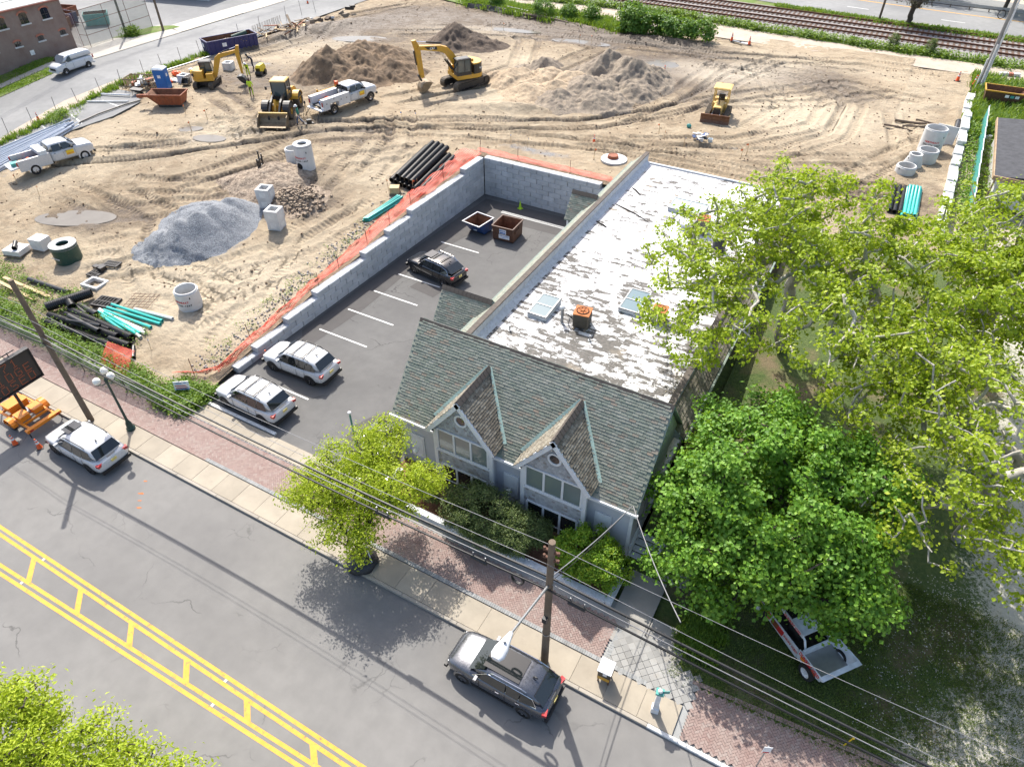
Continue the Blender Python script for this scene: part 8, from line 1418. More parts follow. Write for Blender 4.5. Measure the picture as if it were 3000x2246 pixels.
# the board faces the rear of the trailer, readable from the oncoming lane
# ================================================================== CHAIN-LINK FENCES
def fence(label, pts, hh, net_, step=2.6, z=None, mat='chain_steel'):
    t = thing('chain_link_fence', label, 'fence', (pts[0][0], pts[0][1], z(pts[0][1]) if z else 0)); o = Vector(t.location); zf_ = z or (lambda y: 0)
    for a, c in zip(pts[:-1], pts[1:]):
        a, c = Vector(a), Vector(c); L = (c - a).length; n = max(1, int(L / step))
        for k in range(n + 1): p = a.lerp(c, k / n); b = MB(); b.cyl((0, 0, 0), (0, 0, hh), .03, n=8); b.build('post', mat, t, loc=Vector((p.x, p.y, zf_(p.y))) - o)
        b = MB(); b.cyl(Vector((a.x, a.y, zf_(a.y) + hh)) - o, Vector((c.x, c.y, zf_(c.y) + hh)) - o, .022, n=6); b.build('top_rail', mat, t)
        if net_:
            V = [(a.x, a.y, zf_(a.y) + .05), (c.x, c.y, zf_(c.y) + .05), (c.x, c.y, zf_(c.y) + hh), (a.x, a.y, zf_(a.y) + hh)]; V = [tuple(Vector(v) - o) for v in V]; npmesh('mesh_panel', V, [(0, 1, 2, 3)], net_, t, vec=[(0, 0, 0), (L, 0, 0), (L, hh, 0), (0, hh, 0)])
    return t
fence('low chain-link fence with green netting in front of the weeds and pipes', [(-60, 15.95), (-50, 15.9), (-40, 15.75), (-36, 15.8), (-32.6, 15.9)], 1.3, 'green_net', 2.6)
yf = fence('tall rusty pipe fence round the yard beside the brick building', [(-91.6, 54.4), (-90.4, 54.6), (-91.6, 64.8)], 4.2, 'link_net', 3.2, h, 'rebar'); b = MB()
for k in range(3): b.cyl((0, 0, 1.4 + k * 1.4), (1.2, .2, 1.4 + k * 1.4), .03, n=6); b.cyl((1.2, .2, 1.4 + k * 1.4), (0, 10.4, 1.4 + k * 1.4), .03, n=6)
b.build('rail', 'rebar', yf)
fence('tall chain-link fence at the back of the yard', [(-92, 54.5), (-110, 57)], 3.5, 'link_net', 3.5, h, 'galv')
# ================================================================== LEFT BACKGROUND BUILDINGS
bb = thing('brick_building', 'old red brick industrial building with arched windows at the far left', 'building', (-91.7, 53.6, 0)); b = MB(); b.bx(-22, 0, -45, 0, 0, 8.7); b.build('wall', 'old_brick', bb); b = MB(); b.bx(-22.2, .2, -45, .15, 8.7, 8.85); b.build('cornice', 'old_brick', bb); b = MB(); b.bx(-22, .0, -45, 0, 8.86, 8.9); b.build('roof', 'flat_roof_grey', bb)
def bwin(y, z, w_, hh, arch=.25):
    n = 8; pts = [(y - w_ / 2, z), (y + w_ / 2, z)] + [(y + w_ / 2 * math.cos(PI * k / n), z + hh + arch * math.sin(PI * k / n)) for k in range(n + 1)]; b = MB(); b.prism(pts, 'x', -.2, .012); w0 = b.build('window', 'window_glass', bb)
    b = MB(); b.bx(-.05, .12, y - w_ / 2 - .15, y + w_ / 2 + .15, z - .16, z - .02); b.build('sill', 'precast', w0); b = MB(); op = [(y + (w_ / 2 + .2) * math.cos(PI * k / n), z + hh + (arch + .2) * math.sin(PI * k / n)) for k in range(n + 1)]; ip = [(y + w_ / 2 * math.cos(PI * k / n), z + hh + arch * math.sin(PI * k / n)) for k in range(n + 1)]; b.prism(op + ip[::-1], 'x', .0, .05); b.build('arch', 'brick_red', w0); b = MB(); b.bx(.015, .05, y - .03, y + .03, z, z + hh).bx(.015, .048, y - w_ / 2, y + w_ / 2, z + hh * .5 - .03, z + hh * .5 + .03); b.build('sash', 'machine_black', w0)
for k in range(9):
    bwin(-2.26 - k * 2.65, 7.15, .95, .95, .2); bwin(-1.05 - k * 2.85, 5.12, .7, .45, .08)
b = MB(); b.bx(0, .03, -5.8, -5.3, 3.9, 4.4); b.build('notice', 'ink_white', bb)
t = thing('white_building', 'low white building at the top of the side street', 'building', on(-99, 78), R(12)); b = MB(); b.bx(-8, 3, 0, 12, 0, 4.2); b.build('wall', 'stucco', t); b = MB(); b.bx(-8.3, 3.3, -.3, 12.3, 4.2, 4.45); b.build('roof', 'flat_roof_grey', t)
for k in range(3): b = MB(); b.bx(3.0, 3.04, 1 + k * 3.6, 2.8 + k * 3.6, 1.0, 2.8); b.build('window', 'window_glass', t)
for i, (x, y, c_) in enumerate(((-103, 60, 'blue_steel'), (-106, 62, 'rust_red'), (-101, 57.5, 'bin_brown'), (-99, 62, 'fence_teal'))): t = thing('yard_container', ('dark blue bin in the wire fenced yard', 'rusty red bin in the wire fenced yard', 'brown bin in the wire fenced yard', 'teal bin in the wire fenced yard')[i], 'bin', on(x, y), .3 * i); obox(t, 'shell', (-1.4, 1.4, -.9, .9), (-1.5, 1.5, -1, 1), 1.5, .06, c_, 'bin_inside')
# ================================================================== RIGHT SIDE BEHIND THE SITE
wr = thing('block_wall', 'low white concrete block wall along the right edge of the site', 'wall', (6.0, 55, 3.2)); wbm = MB(); wbm.loft([[(-.35, -.58, 0), (.35, -.58, 0), (.35, .58, 0), (-.35, .58, 0)], [(-.35, -.58, .5), (.35, -.58, .5), (.35, .58, .5), (-.35, .58, .5)], [(-.31, -.54, .54), (.31, -.54, .54), (.31, .54, .54), (-.31, .54, .54)]]); wbm = wbm.mesh('block', 'precast')
for k in range(28): link('block', wbm, wr, (-.3 + k * .022 + random.uniform(-.05, .05), k * 1.19, random.uniform(-.1, .15) + (.3 if k > 14 and k < 22 else 0)), random.uniform(-.03, .03))
tf = thing('teal_fence', 'teal screened fence running beside the white block wall', 'fence', (7.2, 56, 3.3))
for k in range(9): b = MB(); b.cyl((0, 0, 0), (0, 0, 1.9), .04, n=8); b.build('post', 'pale_plastic', tf, loc=(k * .06, k * 3.0, 0))
for k in range(8): b = MB(); b.bx(-.02, .02, 0, 2.92, .1, 1.75); o = b.build('panel', 'fence_teal', tf, loc=(k * .06, k * 3.0 + .04, 0)); b = MB(); b.bx(-.03, .03, 0, 2.92, 1.76, 1.84); b.build('rail', 'pale_plastic', tf, loc=(k * .06, k * 3 + .04, 0))
t = thing('shed', 'shed with a dark shingle roof behind the teal fence', 'shed', (8.3, 61.5, 3.2)); b = MB(); b.bx(.3, 6, .3, 13.2, 0, 2.4); b.build('wall', 'stucco', t); b = MB(); b.hexa([(-.1, -.1, 2.35), (6.5, -.1, 3.0), (6.5, 13.6, 3.0), (-.1, 13.6, 2.35), (-.1, -.1, 2.5), (6.5, -.1, 3.15), (6.5, 13.6, 3.15), (-.1, 13.6, 2.5)]); b.build('roof', 'shed_roof', t)
b = MB(); b.bx(-.18, -.1, -.15, 13.65, 2.2, 2.52); b.build('fascia', 'shed_wood', t); b = MB(); b.bx(-.1, 6.4, -.22, -.12, 2.2, 2.55); b.build('fascia', 'shed_wood', t)
for k in range(3): b = MB(); b.bx(.8 + k * 1.7, 1.8 + k * 1.7, .27, .3, .9, 2.0); b.build('window', 'pane_pale', t)
b = MB(); b.bx(-.0, .12, -.0, .12, 0, 2.3); b.build('post', 'shed_wood', t); 
for i in range(9): b = MB(); b.rbox((0, 0, .2), (random.uniform(.3, .9), random.uniform(.3, .7), random.uniform(.3, .7)), random.random() * 3); x, y = random.uniform(7.7, 10), random.uniform(75.5, 81); tag(b.build('yard_clutter', random.choice(['pale_plastic', 'tarp_white', 'fence_teal', 'steel_grey', 'wood_old']), loc=(x, y, 3.25)), 'piece of clutter in the yard beside the dark roofed shed', 'clutter', 'clutter beside the shed')
t = thing('paver_stack', 'row of white and brown blocks beside the dirt path at the far right', 'blocks', (9.9, 97.9, 3.35), .25)
for k in range(9): b = MB(); b.bx(-.1, .1, -.25, .25, 0, .3); b.build('block', 'brick_red' if k in (4, 5) else 'precast', t, loc=(-1 + k * .24, 0, 0))
t = thing('guard_rail', 'pale guard rail along the far side of the highway', 'guard rail', (6, 128, 3.4))
for k in range(16): b = MB(); b.bx(-.08, .08, -.08, .08, 0, .8); b.build('post', 'wood_old', t, loc=(-14 + k * 2.5, .09 * (14 - k * 2.5), 0))
b = MB(); b.hexa([(-15, 1.25, .45), (25, -2.35, .45), (25, -2.28, .45), (-15, 1.32, .45), (-15, 1.25, .8), (25, -2.35, .8), (25, -2.28, .8), (-15, 1.32, .8)]); b.build('rail', 'galv', t)
# closed black umbrella-like stroller shape hidden by the tree: folded patio umbrella
t = thing('tree_guard', 'black woven tree bag round the trunk of the yellow-green street tree', 'tree bag', (-15.55, 13.1, .14)); b = MB(); b.lathe([(.75, 0), (.78, .12), (.5, .3), (.22, .55), (.16, .7)], 18); b.v = [(x + random.uniform(-.07, .07), y + random.uniform(-.07, .07), z + random.uniform(-.03, .03)) for x, y, z in b.v]; b.build('bag', 'machine_black', t, 60); b = MB(); b.cyl((.55, .1, 0), (.42, .05, 1.8), .03, n=6); b.build('stake', 'pale_plastic', t)
# ================================================================== VEGETATION
def leaves(name, P, N, size, mat, par=None, asp=.8, flat=.5, seed=0, fold=.25, droop=0.):
    """leaf quads: P centres, N outward normals; each leaf is two triangles folded on its midrib"""
    r_ = np.random.default_rng(seed); n = len(P); d = r_.normal(size=(n, 3)); d[:, 2] -= droop; d /= np.linalg.norm(d, axis=1)[:, None] + 1e-9
    nn = N * flat + r_.normal(size=(n, 3)) * .55 + np.array([0, 0, .35]); nn /= np.linalg.norm(nn, axis=1)[:, None] + 1e-9
    a = d - nn * (d * nn).sum(1)[:, None]; a /= np.linalg.norm(a, axis=1)[:, None] + 1e-9; b = np.cross(nn, a); s = size * r_.uniform(.6, 1.25, n)[:, None]
    V = np.stack([P - a * s * .5, P + b * s * asp * .5 + nn * s * fold * .4, P + a * s * .5, P - b * s * asp * .5 + nn * s * fold * .4], 1).reshape(-1, 3)
    Q = np.arange(n * 4).reshape(n, 4); Q = np.concatenate([Q[:, [0, 1, 2]], Q[:, [0, 2, 3]]], 1).reshape(-1, 3); v = np.clip(r_.normal(.5, .22, n), 0, 1)
    return npmesh(name, V, Q, mat, par, dict(v=np.repeat(v, 2)))
def skeleton(base, top, T, seed, r_tip=.012, r_k=.02, jit=.25):
    """grow branches from a trunk to every target: each new branch leaves the nearest older node"""
    r_ = np.random.default_rng(seed); base, top = np.array(base, float), np.array(top, float); n0 = 7
    nodes = [base + (top - base) * k / (n0 - 1) + np.append(r_.normal(0, .06, 2), 0) * (k > 0) for k in range(n0)]; par = [-1] + list(range(n0 - 1)); load = [0.] * n0
    T = np.array(T); T = T[np.argsort(np.linalg.norm(T - top, axis=1))]; ends = []
    for t in T:
        A = np.array(nodes); d = np.linalg.norm(A - t, axis=1) + .35 * np.maximum(0, A[:, 2] - t[2] + .2); d[:3] += 3; i = int(np.argmin(d)); p = nodes[i]; L = np.linalg.norm(t - p); m = max(2, int(L / .7)); 
        for k in range(1, m + 1):
            q = p + (t - p) * k / m; q = q + r_.normal(0, jit * .22 * min(L, 2.5) / 1.5, 3) * (k < m) + np.array([0, 0, .12 * L * math.sin(PI * k / m) * .5]); nodes.append(q); par.append(i if k == 1 else len(nodes) - 2); load.append(0.)
        ends.append(len(nodes) - 1); j = ends[-1]
        while j >= 0: load[j] += 1; j = par[j]
    return np.array(nodes), par, np.array(load), ends
def branches(name, nodes, par, load, mat, parent, rt, rk, rmax):
    rad = np.minimum(rt + rk * np.sqrt(load), rmax); n = 6; V = []; Q = []; c = 0
    for i, p in enumerate(par):
        if p < 0: continue
        a, b = nodes[p], nodes[i]; d = b - a; L = np.linalg.norm(d)
        if L < 1e-4: continue
        d /= L; u = np.cross(d, (0, 0, 1) if abs(d[2]) < .9 else (1, 0, 0)); u /= np.linalg.norm(u); w = np.cross(d, u); ra = min(rad[p], rad[i] * 1.35); rb = rad[i]; a = a - d * ra * .4
        for q, r__ in ((a, ra), (b, rb)): V += [q + (u * math.cos(2 * PI * k / n) + w * math.sin(2 * PI * k / n)) * r__ for k in range(n)]
        Q += [(c + k, c + (k + 1) % n, c + n + (k + 1) % n, c + n + k) for k in range(n)]; c += 2 * n
    return npmesh(name, V, Q, mat, parent, smooth=True)
def crown_pts(lobes, n, seed, shell=.55, z_bias=0):
    """points in a union of ellipsoids, denser toward the surface"""
    r_ = np.random.default_rng(seed); out = []; N = []; vol = np.array([l[3] * l[4] * l[5] for l in lobes]) ** .67; k_ = r_.choice(len(lobes), n, p=vol / vol.sum())
    L = np.array([l[:6] for l in lobes])[k_]; d = r_.normal(size=(n, 3)); d /= np.linalg.norm(d, axis=1)[:, None]; rr = 1 - (1 - shell) * r_.random(n) ** 1.4; P = L[:, :3] + d * rr[:, None] * L[:, 3:6]; 
    return P, d
def tree(name, label, cat, base, top, lobes, nclus, nleaf, size, leaf, bark, rk=.03, rmax=.5, seed=1, clus=.5, group=None, twig=3, asp=.8, flatc=.6, droop=0., shell=.45, jit=.25, bare=0.):
    t = thing(name, label, cat, base, 0, group); o = np.array(base); T, D = crown_pts(lobes, nclus, seed, shell); keep = T[:, 2] > base[2] + .5; T, D = T[keep], D[keep]
    nodes, par, load, ends = skeleton((0, 0, -.2), np.array(top) - o, T - o, seed + 1, jit=jit); branches('trunk', nodes, par, load, bark, t, .012, rk, rmax)
    r_ = np.random.default_rng(seed + 2); E_ = nodes[ends]; P = []; N = []; kd = np.array([np.argmin(((T - o - e) ** 2).sum(1)) for e in E_])
    per = max(1, nleaf // len(E_))
    for e, k in zip(E_, kd):
        if r_.random() < bare: continue
        m = int(per * r_.uniform(.5, 1.5)); q = r_.normal(size=(m, 3)) * np.array([clus, clus, clus * flatc]); P.append(e + q); N.append(D[k] * .8 + q / clus * .4 + np.array([0, 0, .3]))
    P = np.concatenate(P); N = np.concatenate(N); leaves('crown', P, N, size, leaf, t, asp, .5, seed + 3, droop=droop); return t
# large open-crowned sycamores at the right, dense maple in front
SY = 'sycamores at the right'
tree('sycamore_tree', 'tall open sycamore with pale limbs leaning over the white flat roof', 'tree', (-1.6, 37.0, 1.9), (-1.9, 36.2, 6.2), [(-2.0, 35.2, 11.8, 4.6, 4.2, 2.8), (-6.0, 33.2, 10, 3.8, 4.2, 2.4), (-4.6, 28.6, 9, 3.6, 3.4, 2.4), (1.5, 32.6, 10.6, 4.2, 4.2, 2.8), (-3.4, 38.6, 10.4, 2.4, 2.4, 1.8), (2.2, 28, 9.8, 3.8, 3.4, 2.4)], 640, 34000, .20, 'leaf_sycamore', 'bark_grey', .023, .34, 3, .25, SY, droop=.4)
tree('sycamore_tree', 'sycamore standing at the right edge in front of the shed', 'tree', (8.2, 41, 2.3), (7.6, 40, 7), [(6.8, 38.6, 11.2, 4.2, 4.2, 2.6), (9.8, 35.5, 10.4, 4.8, 4.8, 2.8), (11.5, 41.5, 10.5, 4, 4, 2.6), (5.5, 34, 10.5, 3.6, 3.8, 2.6)], 600, 32000, .20, 'leaf_sycamore', 'bark_grey', .023, .34, 13, .25, SY, droop=.4)
tree('sycamore_tree', 'sycamore with hanging bare twigs over the shaded lawn at the right', 'tree', (9.2, 27.5, .9), (8.9, 27, 5.6), [(8.6, 25.6, 9.8, 4.4, 4.4, 2.8), (6.4, 22.6, 7.2, 2.8, 2.8, 2.4), (10.5, 22.2, 7.6, 3.4, 3, 2.6), (5.6, 27.6, 9.4, 3.2, 3.2, 2.4), (12.5, 28.5, 9.4, 4, 4, 2.6), (5.2, 30.5, 8.8, 3.2, 3, 2.2), (3.6, 27.6, 7.6, 2.8, 2.6, 2)], 640, 29000, .19, 'leaf_sycamore', 'bark_grey', .017, .24, 23, .25, SY, droop=.7, bare=.3)
tree('maple_tree', 'dense bright green maple crowding the right side of the building', 'tree', (.6, 22.6, .4), (.6, 22.4, 3.2), [(.2, 22, 6.2, 3.6, 3.6, 2.6), (-1.8, 20.8, 4.6, 2.4, 2.6, 2.2), (2.8, 20.4, 5.0, 2.7, 2.6, 2.4), (.4, 18.6, 4.2, 2.6, 2.2, 2.0), (-.8, 24.8, 5.4, 3, 3, 2.4), (3.4, 23.4, 5.6, 2.8, 2.8, 2.4), (4.8, 19.6, 4.0, 1.8, 1.8, 1.6), (-1.6, 18.4, 2.6, 1.7, 1.5, 1.5)], 620, 72000, .185, 'leaf_maple', 'bark_dark', .022, .26, 33, .3, droop=.2, shell=.6, asp=.95)
# street trees
tree('locust_tree', 'yellow-green young street tree in front of the building entrance', 'tree', (-15.55, 13.05, .14), (-15.6, 13.4, 2.6), [(-16.3, 14.2, 4.3, 2.4, 2.0, 1.5), (-18.2, 13.6, 3.6, 1.5, 1.3, 1.0), (-14.6, 15.2, 4.2, 1.7, 1.7, 1.2), (-16.4, 16.6, 4.6, 1.4, 1.6, 1.0), (-15.6, 12.6, 3.3, 1.9, 1.3, 1.0), (-13.6, 16.4, 4.2, .9, .9, .7), (-16.9, 15.4, 5.2, 1.4, 1.4, .9)], 420, 28000, .16, 'leaf_locust', 'bark_dark', .009, .1, 43, .25, 'yellow-green street trees', asp=.45, flatc=.35)
tree('locust_tree', 'yellow-green street tree at the bottom left corner of the street', 'tree', (-17.3, -3.4, .14), (-17.2, -3.0, 2.8), [(-17.4, -1.8, 4.4, 2.6, 2.4, 1.5), (-19.6, -.4, 4.2, 1.8, 1.7, 1.2), (-15.4, -.6, 4.0, 1.9, 1.7, 1.2), (-13.6, .2, 4.2, 1.4, 1.2, 1.0), (-18.2, .4, 4.6, 1.5, 1.1, .9), (-20.8, .2, 4.8, 1.2, 1.2, .9), (-16.5, 1.2, 4.3, 1.4, 1.0, .9), (-14.3, 1.5, 4.2, 1.2, .8, .8), (-12.9, 1.8, 4.4, .8, .6, .6), (-19.2, 1.0, 4.9, 1.2, .9, .8)], 380, 28000, .17, 'leaf_locust', 'bark_dark', .009, .1, 53, .25, 'yellow-green street trees', asp=.45, flatc=.35)
tree('roadside_tree', 'nearly bare tree with tangled twigs beside the highway', 'tree', (-2.4, 115.0, 3.4), (-2.4, 114.8, 6), [(-2.6, 114.5, 8, 3.2, 3, 2.2), (-1, 115, 9, 3.4, 3, 2.2)], 260, 5000, .22, 'leaf_bare', 'bark_dark', .028, .36, 63, .35, jit=.4)
for i, (x, y) in enumerate(((9, 131), (17, 130), (26, 128.5), (-4, 136))): tree('roadside_tree', 'dark tree beyond the far side of the highway', 'tree', (x, y, 3.3), (x, y, 7), [(x, y, 9, 4, 4, 3.4), (x + 1.5, y - 1, 11, 3, 3, 2.6)], 130, 4000, .5, 'leaf_maple', 'bark_dark', .03, .3, 70 + i, .6, 'trees beyond the highway')
# shrubs
def shrub(name, label, cat, lobes, n, size, leaf, bark, seed, base, clus=.16, ncl=240, asp=.5, group=None, flat=.6, rk=.008): return tree(name, label, cat, base, (base[0], base[1], base[2] + .5), lobes, ncl, n, size, leaf, bark, rk, .07, seed, clus, group, asp=asp, shell=.7)
shrub('juniper_shrub', 'broad dark green juniper shrub below the dormers', 'shrub', [(-11.3, 17.5, 1.7, 1.9, 1.4, 1.25), (-12.8, 17.6, 1.2, 1.1, 1.1, 1.0), (-9.7, 17.5, 1.3, 1.4, 1.2, 1.0), (-8.9, 18.0, 1.1, .9, .9, .8), (-10.7, 16.8, 1.1, 1.6, .8, .8)], 42000, .13, 'leaf_juniper', 'bark_dark', 83, (-11, 17.9, .25), .13, 480, .35)
shrub('rounded_shrub', 'rounded bright green clipped shrub beside the wooden pole', 'shrub', [(-5.9, 18.0, 1.45, 1.45, 1.25, 1.3), (-4.9, 17.9, 1.25, 1.1, 1.1, 1.15), (-6.7, 18.0, 1.15, .9, 1.0, 1.0)], 26000, .12, 'leaf_arbor', 'bark_dark', 93, (-5.8, 18.1, .25), .13, 260, .6)
shrub('low_plant', 'low spiky evergreen clump behind the white border under the pine', 'plant', [(-14.6, 17.6, .5, .6, .5, .4)], 1800, .16, 'leaf_juniper', 'bark_dark', 97, (-14.6, 17.6, .22), .12, 40, .2)
shrub('knotweed_bush', 'long leafy green bush at the back edge of the site', 'bush', [(-33.6, 93.2, 4.9, 1.9, 1.7, 1.8), (-31.5, 93.4, 4.6, 1.8, 1.6, 1.5), (-29.3, 93.6, 4.5, 1.7, 1.5, 1.4), (-27, 93.8, 4.4, 1.7, 1.5, 1.3), (-24.8, 94, 4.4, 1.6, 1.4, 1.3), (-34.4, 94.4, 5.4, 1.2, 1.2, 1.3)], 15000, .32, 'leaf_knot', 'bark_dark', 103, (-30, 93.6, 3.3), .35, 330, .8)
for i, (x, y, s_) in enumerate(((-47.6, 94.6, 1.2), (-43.9, 95.2, .9), (-40.6, 95.6, 1.0), (-56, 96, .8))): shrub('wild_bush', ('leafy wild bush on the back bank beside the white drain pipe', 'small wild bush in the middle of the back bank', 'small wild bush next to the silt fence', 'small wild bush at the left of the back bank')[i], 'bush', [(x, y, 3.9 + s_ * .5, s_ * 1.2, s_, s_)], 2200, .22, 'leaf_knot', 'bark_dark', 110 + i, (x, y, 3.3), .25, 60, .7)
for i, (x, y) in enumerate(((-3.0, 102.6), (1.2, 102.3))): shrub('small_cedar', ('small dark cedar bush on the near track bank', 'small dry brown bush by the track bank')[i], 'bush', [(x, y, 4.2, .6, .6, .9)], 1500, .16, 'leaf_juniper', 'bark_dark', 117 + i, (x, y, 3.3), .14, 40, .4)
# weeds and grass as masses
def tufts(name, label, pts, hh, mat, n_per, seed, wd=.03, spread=.15, zf=None, cat='weeds'):
    r_ = np.random.default_rng(seed); P = np.repeat(np.array(pts, float), n_per, 0); n = len(P); P[:, :2] += r_.normal(0, spread, (n, 2)); H_ = hh * r_.uniform(.4, 1.2, n); a = r_.uniform(0, 6.28, n); ln = r_.uniform(.1, .7, n) * H_
    tip = P + np.stack([np.cos(a) * ln, np.sin(a) * ln, H_], 1); mid = P * .5 + tip * .5 + np.stack([-np.cos(a) * ln * .2, -np.sin(a) * ln * .2, H_ * .12], 1); w_ = np.stack([-np.sin(a), np.cos(a), np.zeros(n)], 1) * wd
    V = np.stack([P - w_ * .6, P + w_ * .6, mid + w_, mid - w_, tip], 1).reshape(-1, 3); i = np.arange(n) * 5; Q = np.concatenate([np.stack([i, i + 1, i + 2], 1), np.stack([i, i + 2, i + 3], 1), np.stack([i + 3, i + 2, i + 4], 1)]); v = np.clip(r_.normal(.5, .25, n), 0, 1)
    o = npmesh(name, V, Q, mat, None, dict(v=np.concatenate([v, v, v]))); tag(o, label, cat, kind='stuff'); return o
def weedleaf(name, label, pts, size, hh, n_per, seed, spread=.3, mat='leaf_weed'):
    r_ = np.random.default_rng(seed); P = np.repeat(np.array(pts, float), n_per, 0); P[:, :2] += r_.normal(0, spread, (len(P), 2)); P[:, 2] += hh * r_.random(len(P)) ** 1.3; o = leaves(name, P, np.tile([0, 0, 1.], (len(P), 1)), size, mat, None, .7, .6, seed); tag(o, label, 'weeds', kind='stuff'); return o
U = lambda a, b, n: rng.uniform(a, b, n)
n = 420; x = U(-60, -31.2, n); y = U(16.0, 17.6, n) + np.clip((-40 - x) * .035, 0, .8) * rng.random(n); weedleaf('fence_weeds', 'green weeds growing along the netted fence in front of the pipes', np.stack([x, y, np.clip(.108 * (y - 17.5), 0, 9) + .02], 1), .15, .55, 42, 201, .25)
n = 170; x = U(-33.6, -31.0, n); y = U(15.8, 18.4, n); keepm = (y - 15.6) < (x + 35.5) * 1.6; x, y = x[keepm], y[keepm]; weedleaf('corner_weeds', 'leafy weeds round the small sign at the lot corner', np.stack([x, y, np.full(len(x), .05)], 1), .15, .6, 55, 203, .2)
n = 120; x = U(-58, -47, n); y = U(17.5, 21, n); weedleaf('pipe_weeds', 'weeds growing round the far end of the pipe heap', np.stack([x, y, np.clip(.108 * (y - 17.5), 0, 9)], 1), .14, .35, 40, 205, .3); n = 60; x = U(-47, -39.5, n); y = U(17.4, 20.2, n); weedleaf('pipe_weeds', 'weeds growing between the black pipes', np.stack([x, y, np.clip(.108 * (y - 17.5), 0, 9)], 1), .12, .5, 26, 207, .2)
n = 150; y = U(31, 62, n); x = -75.3 + rng.normal(0, .3, n); tufts('kerb_grass', 'tufts of grass along the kerb of the side street', np.stack([x, y, np.clip(.108 * (y - 17.5), 0, 3.3)], 1), .5, 'leaf_weed', 40, 209, .03, .2, cat='grass'); n = 26; weedleaf('kerb_weeds', 'clump of bright weeds by the side street cone', np.stack([rng.normal(-74.4, .6, n), rng.normal(39.4, .8, n), np.full(n, 2.4)], 1), .16, .8, 60, 211, .3); n = 30; weedleaf('yard_weeds', 'weed clump at the foot of the yard fence post', np.stack([rng.normal(-90.6, .5, n), rng.normal(60.8, .6, n), np.full(n, 3.35)], 1), .2, 1.0, 50, 213, .3)
n = 620; x = U(-62, 12, n); yy = np.interp(x, [-110, -55, -46, -33, -20, -5, 9, 60], [110.5, 103.2, 104.6, 105, 103.4, 102.1, 101.7, 100.6]) + rng.normal(0, .45, n); weedleaf('track_weeds', 'green weeds along the near edge of the railway ballast', np.stack([x, yy, np.full(n, 3.32)], 1), .26, .75, 34, 215, .4)
n = 300; x = U(-62, -35, n); yy = np.interp(x, [-62, -50, -40, -35], [97.5, 95.5, 95.2, 94.2]) + rng.normal(0, 1.0, n); tufts('bank_grass', 'rough grass on the bank at the back of the site', np.stack([x, yy, np.full(n, 3.4)], 1), .7, 'leaf_weed', 60, 217, .05, .5, cat='grass'); n = 260; x = U(-20, 12, n); yy = np.interp(x, [-25, -5, 12], [117.3, 114.9, 113.8]) + rng.normal(0, .35, n); tufts('verge_grass', 'grass strip between the railway and the highway', np.stack([x, yy, np.full(n, 3.38)], 1), .4, 'leaf_weed', 40, 219, .06, .4, cat='grass')
n = 160; x = U(6.7, 12, n); y = U(76, 96, n); tufts('yard_grass', 'long grass round the brown container at the far right', np.stack([x, y, np.full(n, 3.2)], 1), .9, 'leaf_weed', 60, 221, .05, .4, cat='grass'); n = 90; x = U(6.6, 8.4, n); y = U(58, 78, n); weedleaf('yard_weeds', 'weeds between the teal fence and the shed', np.stack([x, y, np.full(n, 3.2)], 1), .25, .9, 40, 223, .4)
n = 80; x = rng.normal(-33.7, .5, n); y = U(19.5, 40, n); weedleaf('sand_weeds', 'sparse small weeds along the orange net', np.stack([x, y, np.clip(.108 * (y - 17.5), 0, 3.3)], 1), .11, .2, 12, 225, .2); n = 900; x = U(-91.3, -86.3, n); y = U(30, 49.4, n); k_ = (x < -89.5) | (x > -88.1); tufts('verge_blades', 'mown grass in front of the brick building', np.stack([x[k_], y[k_], np.clip(.108 * (y[k_] - 17.5), 0, 3.3) + .02], 1), .14, 'leaf_weed', 16, 227, .03, .3, cat='grass')
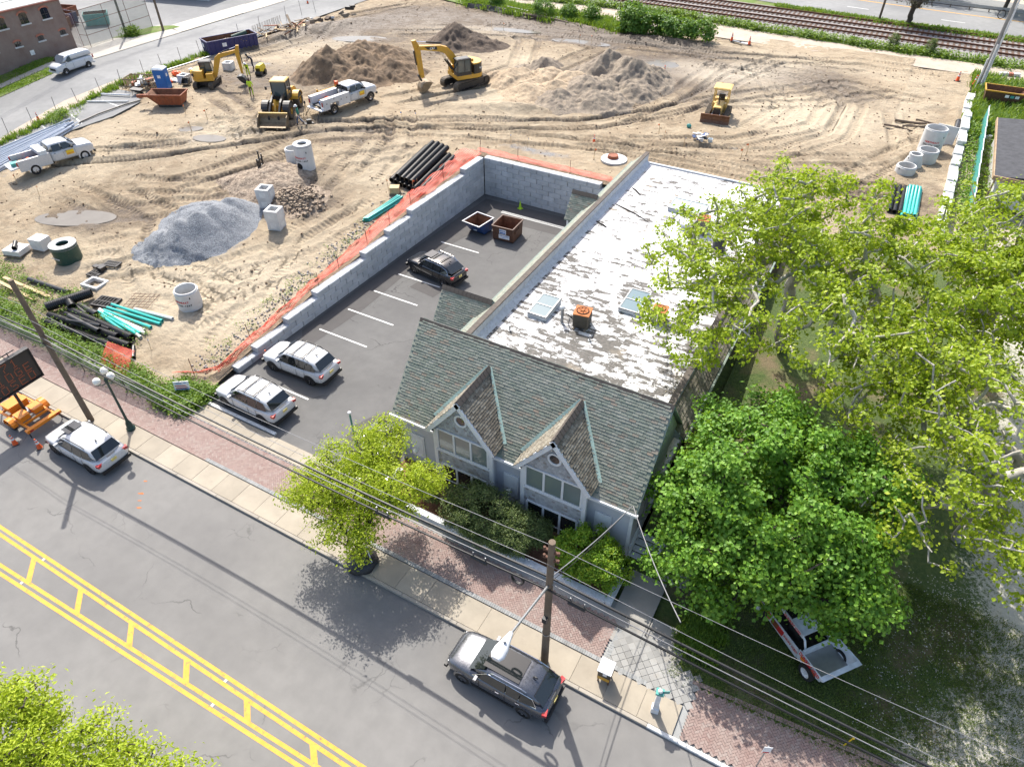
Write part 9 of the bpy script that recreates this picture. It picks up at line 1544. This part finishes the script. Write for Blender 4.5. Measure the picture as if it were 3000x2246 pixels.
# shaded lawn at the right with fallen blossom litter
lx = np.arange(-3.6, 40, .5); ly = np.arange(14.9, 50, .5); A, B = np.meshgrid(lx, ly, indexing='ij'); B = B + np.where(B < 15.2, .06 * (A - 2), 0) * (A > 0); Z = np.clip(.108 * (B - 17.5), 0, 3.3) + .1 + (vnoise(A, B, .4, 71, 3) - .5) * .12
lit = np.clip((A - 5.2) * .17 - (B - 15) * .012 + (vnoise(A, B, .25, 73, 4) - .5) * 1.1, 0, 1.0); id_ = np.arange(A.size).reshape(A.shape); Q = np.stack([id_[:-1, :-1], id_[1:, :-1], id_[1:, 1:], id_[:-1, 1:]], -1); cxm = .5 * (A[:-1, :-1] + A[1:, 1:]); cym = .5 * (B[:-1, :-1] + B[1:, 1:]); kp = ~((cxm < -.9) & (cym < 23)) & (cxm > -4.3)
lawn = npmesh('lawn', np.stack([A.ravel(), B.ravel(), Z.ravel()], 1), Q[kp], 'lawn', attr=dict(litter=lit.ravel()), smooth=True); tag(lawn, kind='structure')
n = 5200; x = U(-.8, 13, n); y = U(15.1, 24, n); tufts('lawn_grass', 'short patchy grass on the shaded lawn', np.stack([x, y, np.clip(.108 * (y - 17.5), 0, 9) + .1], 1), .1, 'grass_blade', 14, 231, .014, .14, cat='grass'); n = 220; x = U(-.9, .8, n); y = U(16.3, 19.2, n); tufts('lawn_grass', 'longer bright grass at the corner of the concrete path', np.stack([x, y, np.full(n, .15)], 1), .3, 'leaf_weed', 40, 233, .02, .15, cat='grass')
n = 9000; x = U(4.5, 14, n); y = U(14.8, 25, n); k_ = rng.random(n) < np.clip((x - 5.5) * .14 + vnoise(x, y, .4, 77, 3) - .6, 0, 1); P = np.stack([x, y, np.clip(.108 * (y - 17.5), 0, 9) + .14], 1)[k_]; o = leaves('blossom_litter', P, np.tile([0, 0, 1.], (len(P), 1)), .08, 'petal_litter', None, .5, 1.2, 235); tag(o, 'pale fallen blossom litter on the lawn', 'leaf litter', kind='stuff')
n = 300; x = U(-17.2, -4.8, n); y = U(17, 19.4, n); rocks('bark_mulch', 'loose bark mulch in the planting bed', 'mulch', np.stack([x, y, np.full(n, .24)], 1), 'mulch', .03, .08, 237); n = 200; x = rng.normal(-5.6, .25, n); y = U(27, 33, n); o = leaves('roof_litter', np.stack([x, y, np.full(n, 4.23)], 1), np.tile([0, 0, 1.], (n, 1)), .16, 'leaf_bare', None, .5, 1.2, 239); tag(o, 'brown leaf litter along the right parapet of the flat roof', 'leaf litter', kind='stuff')
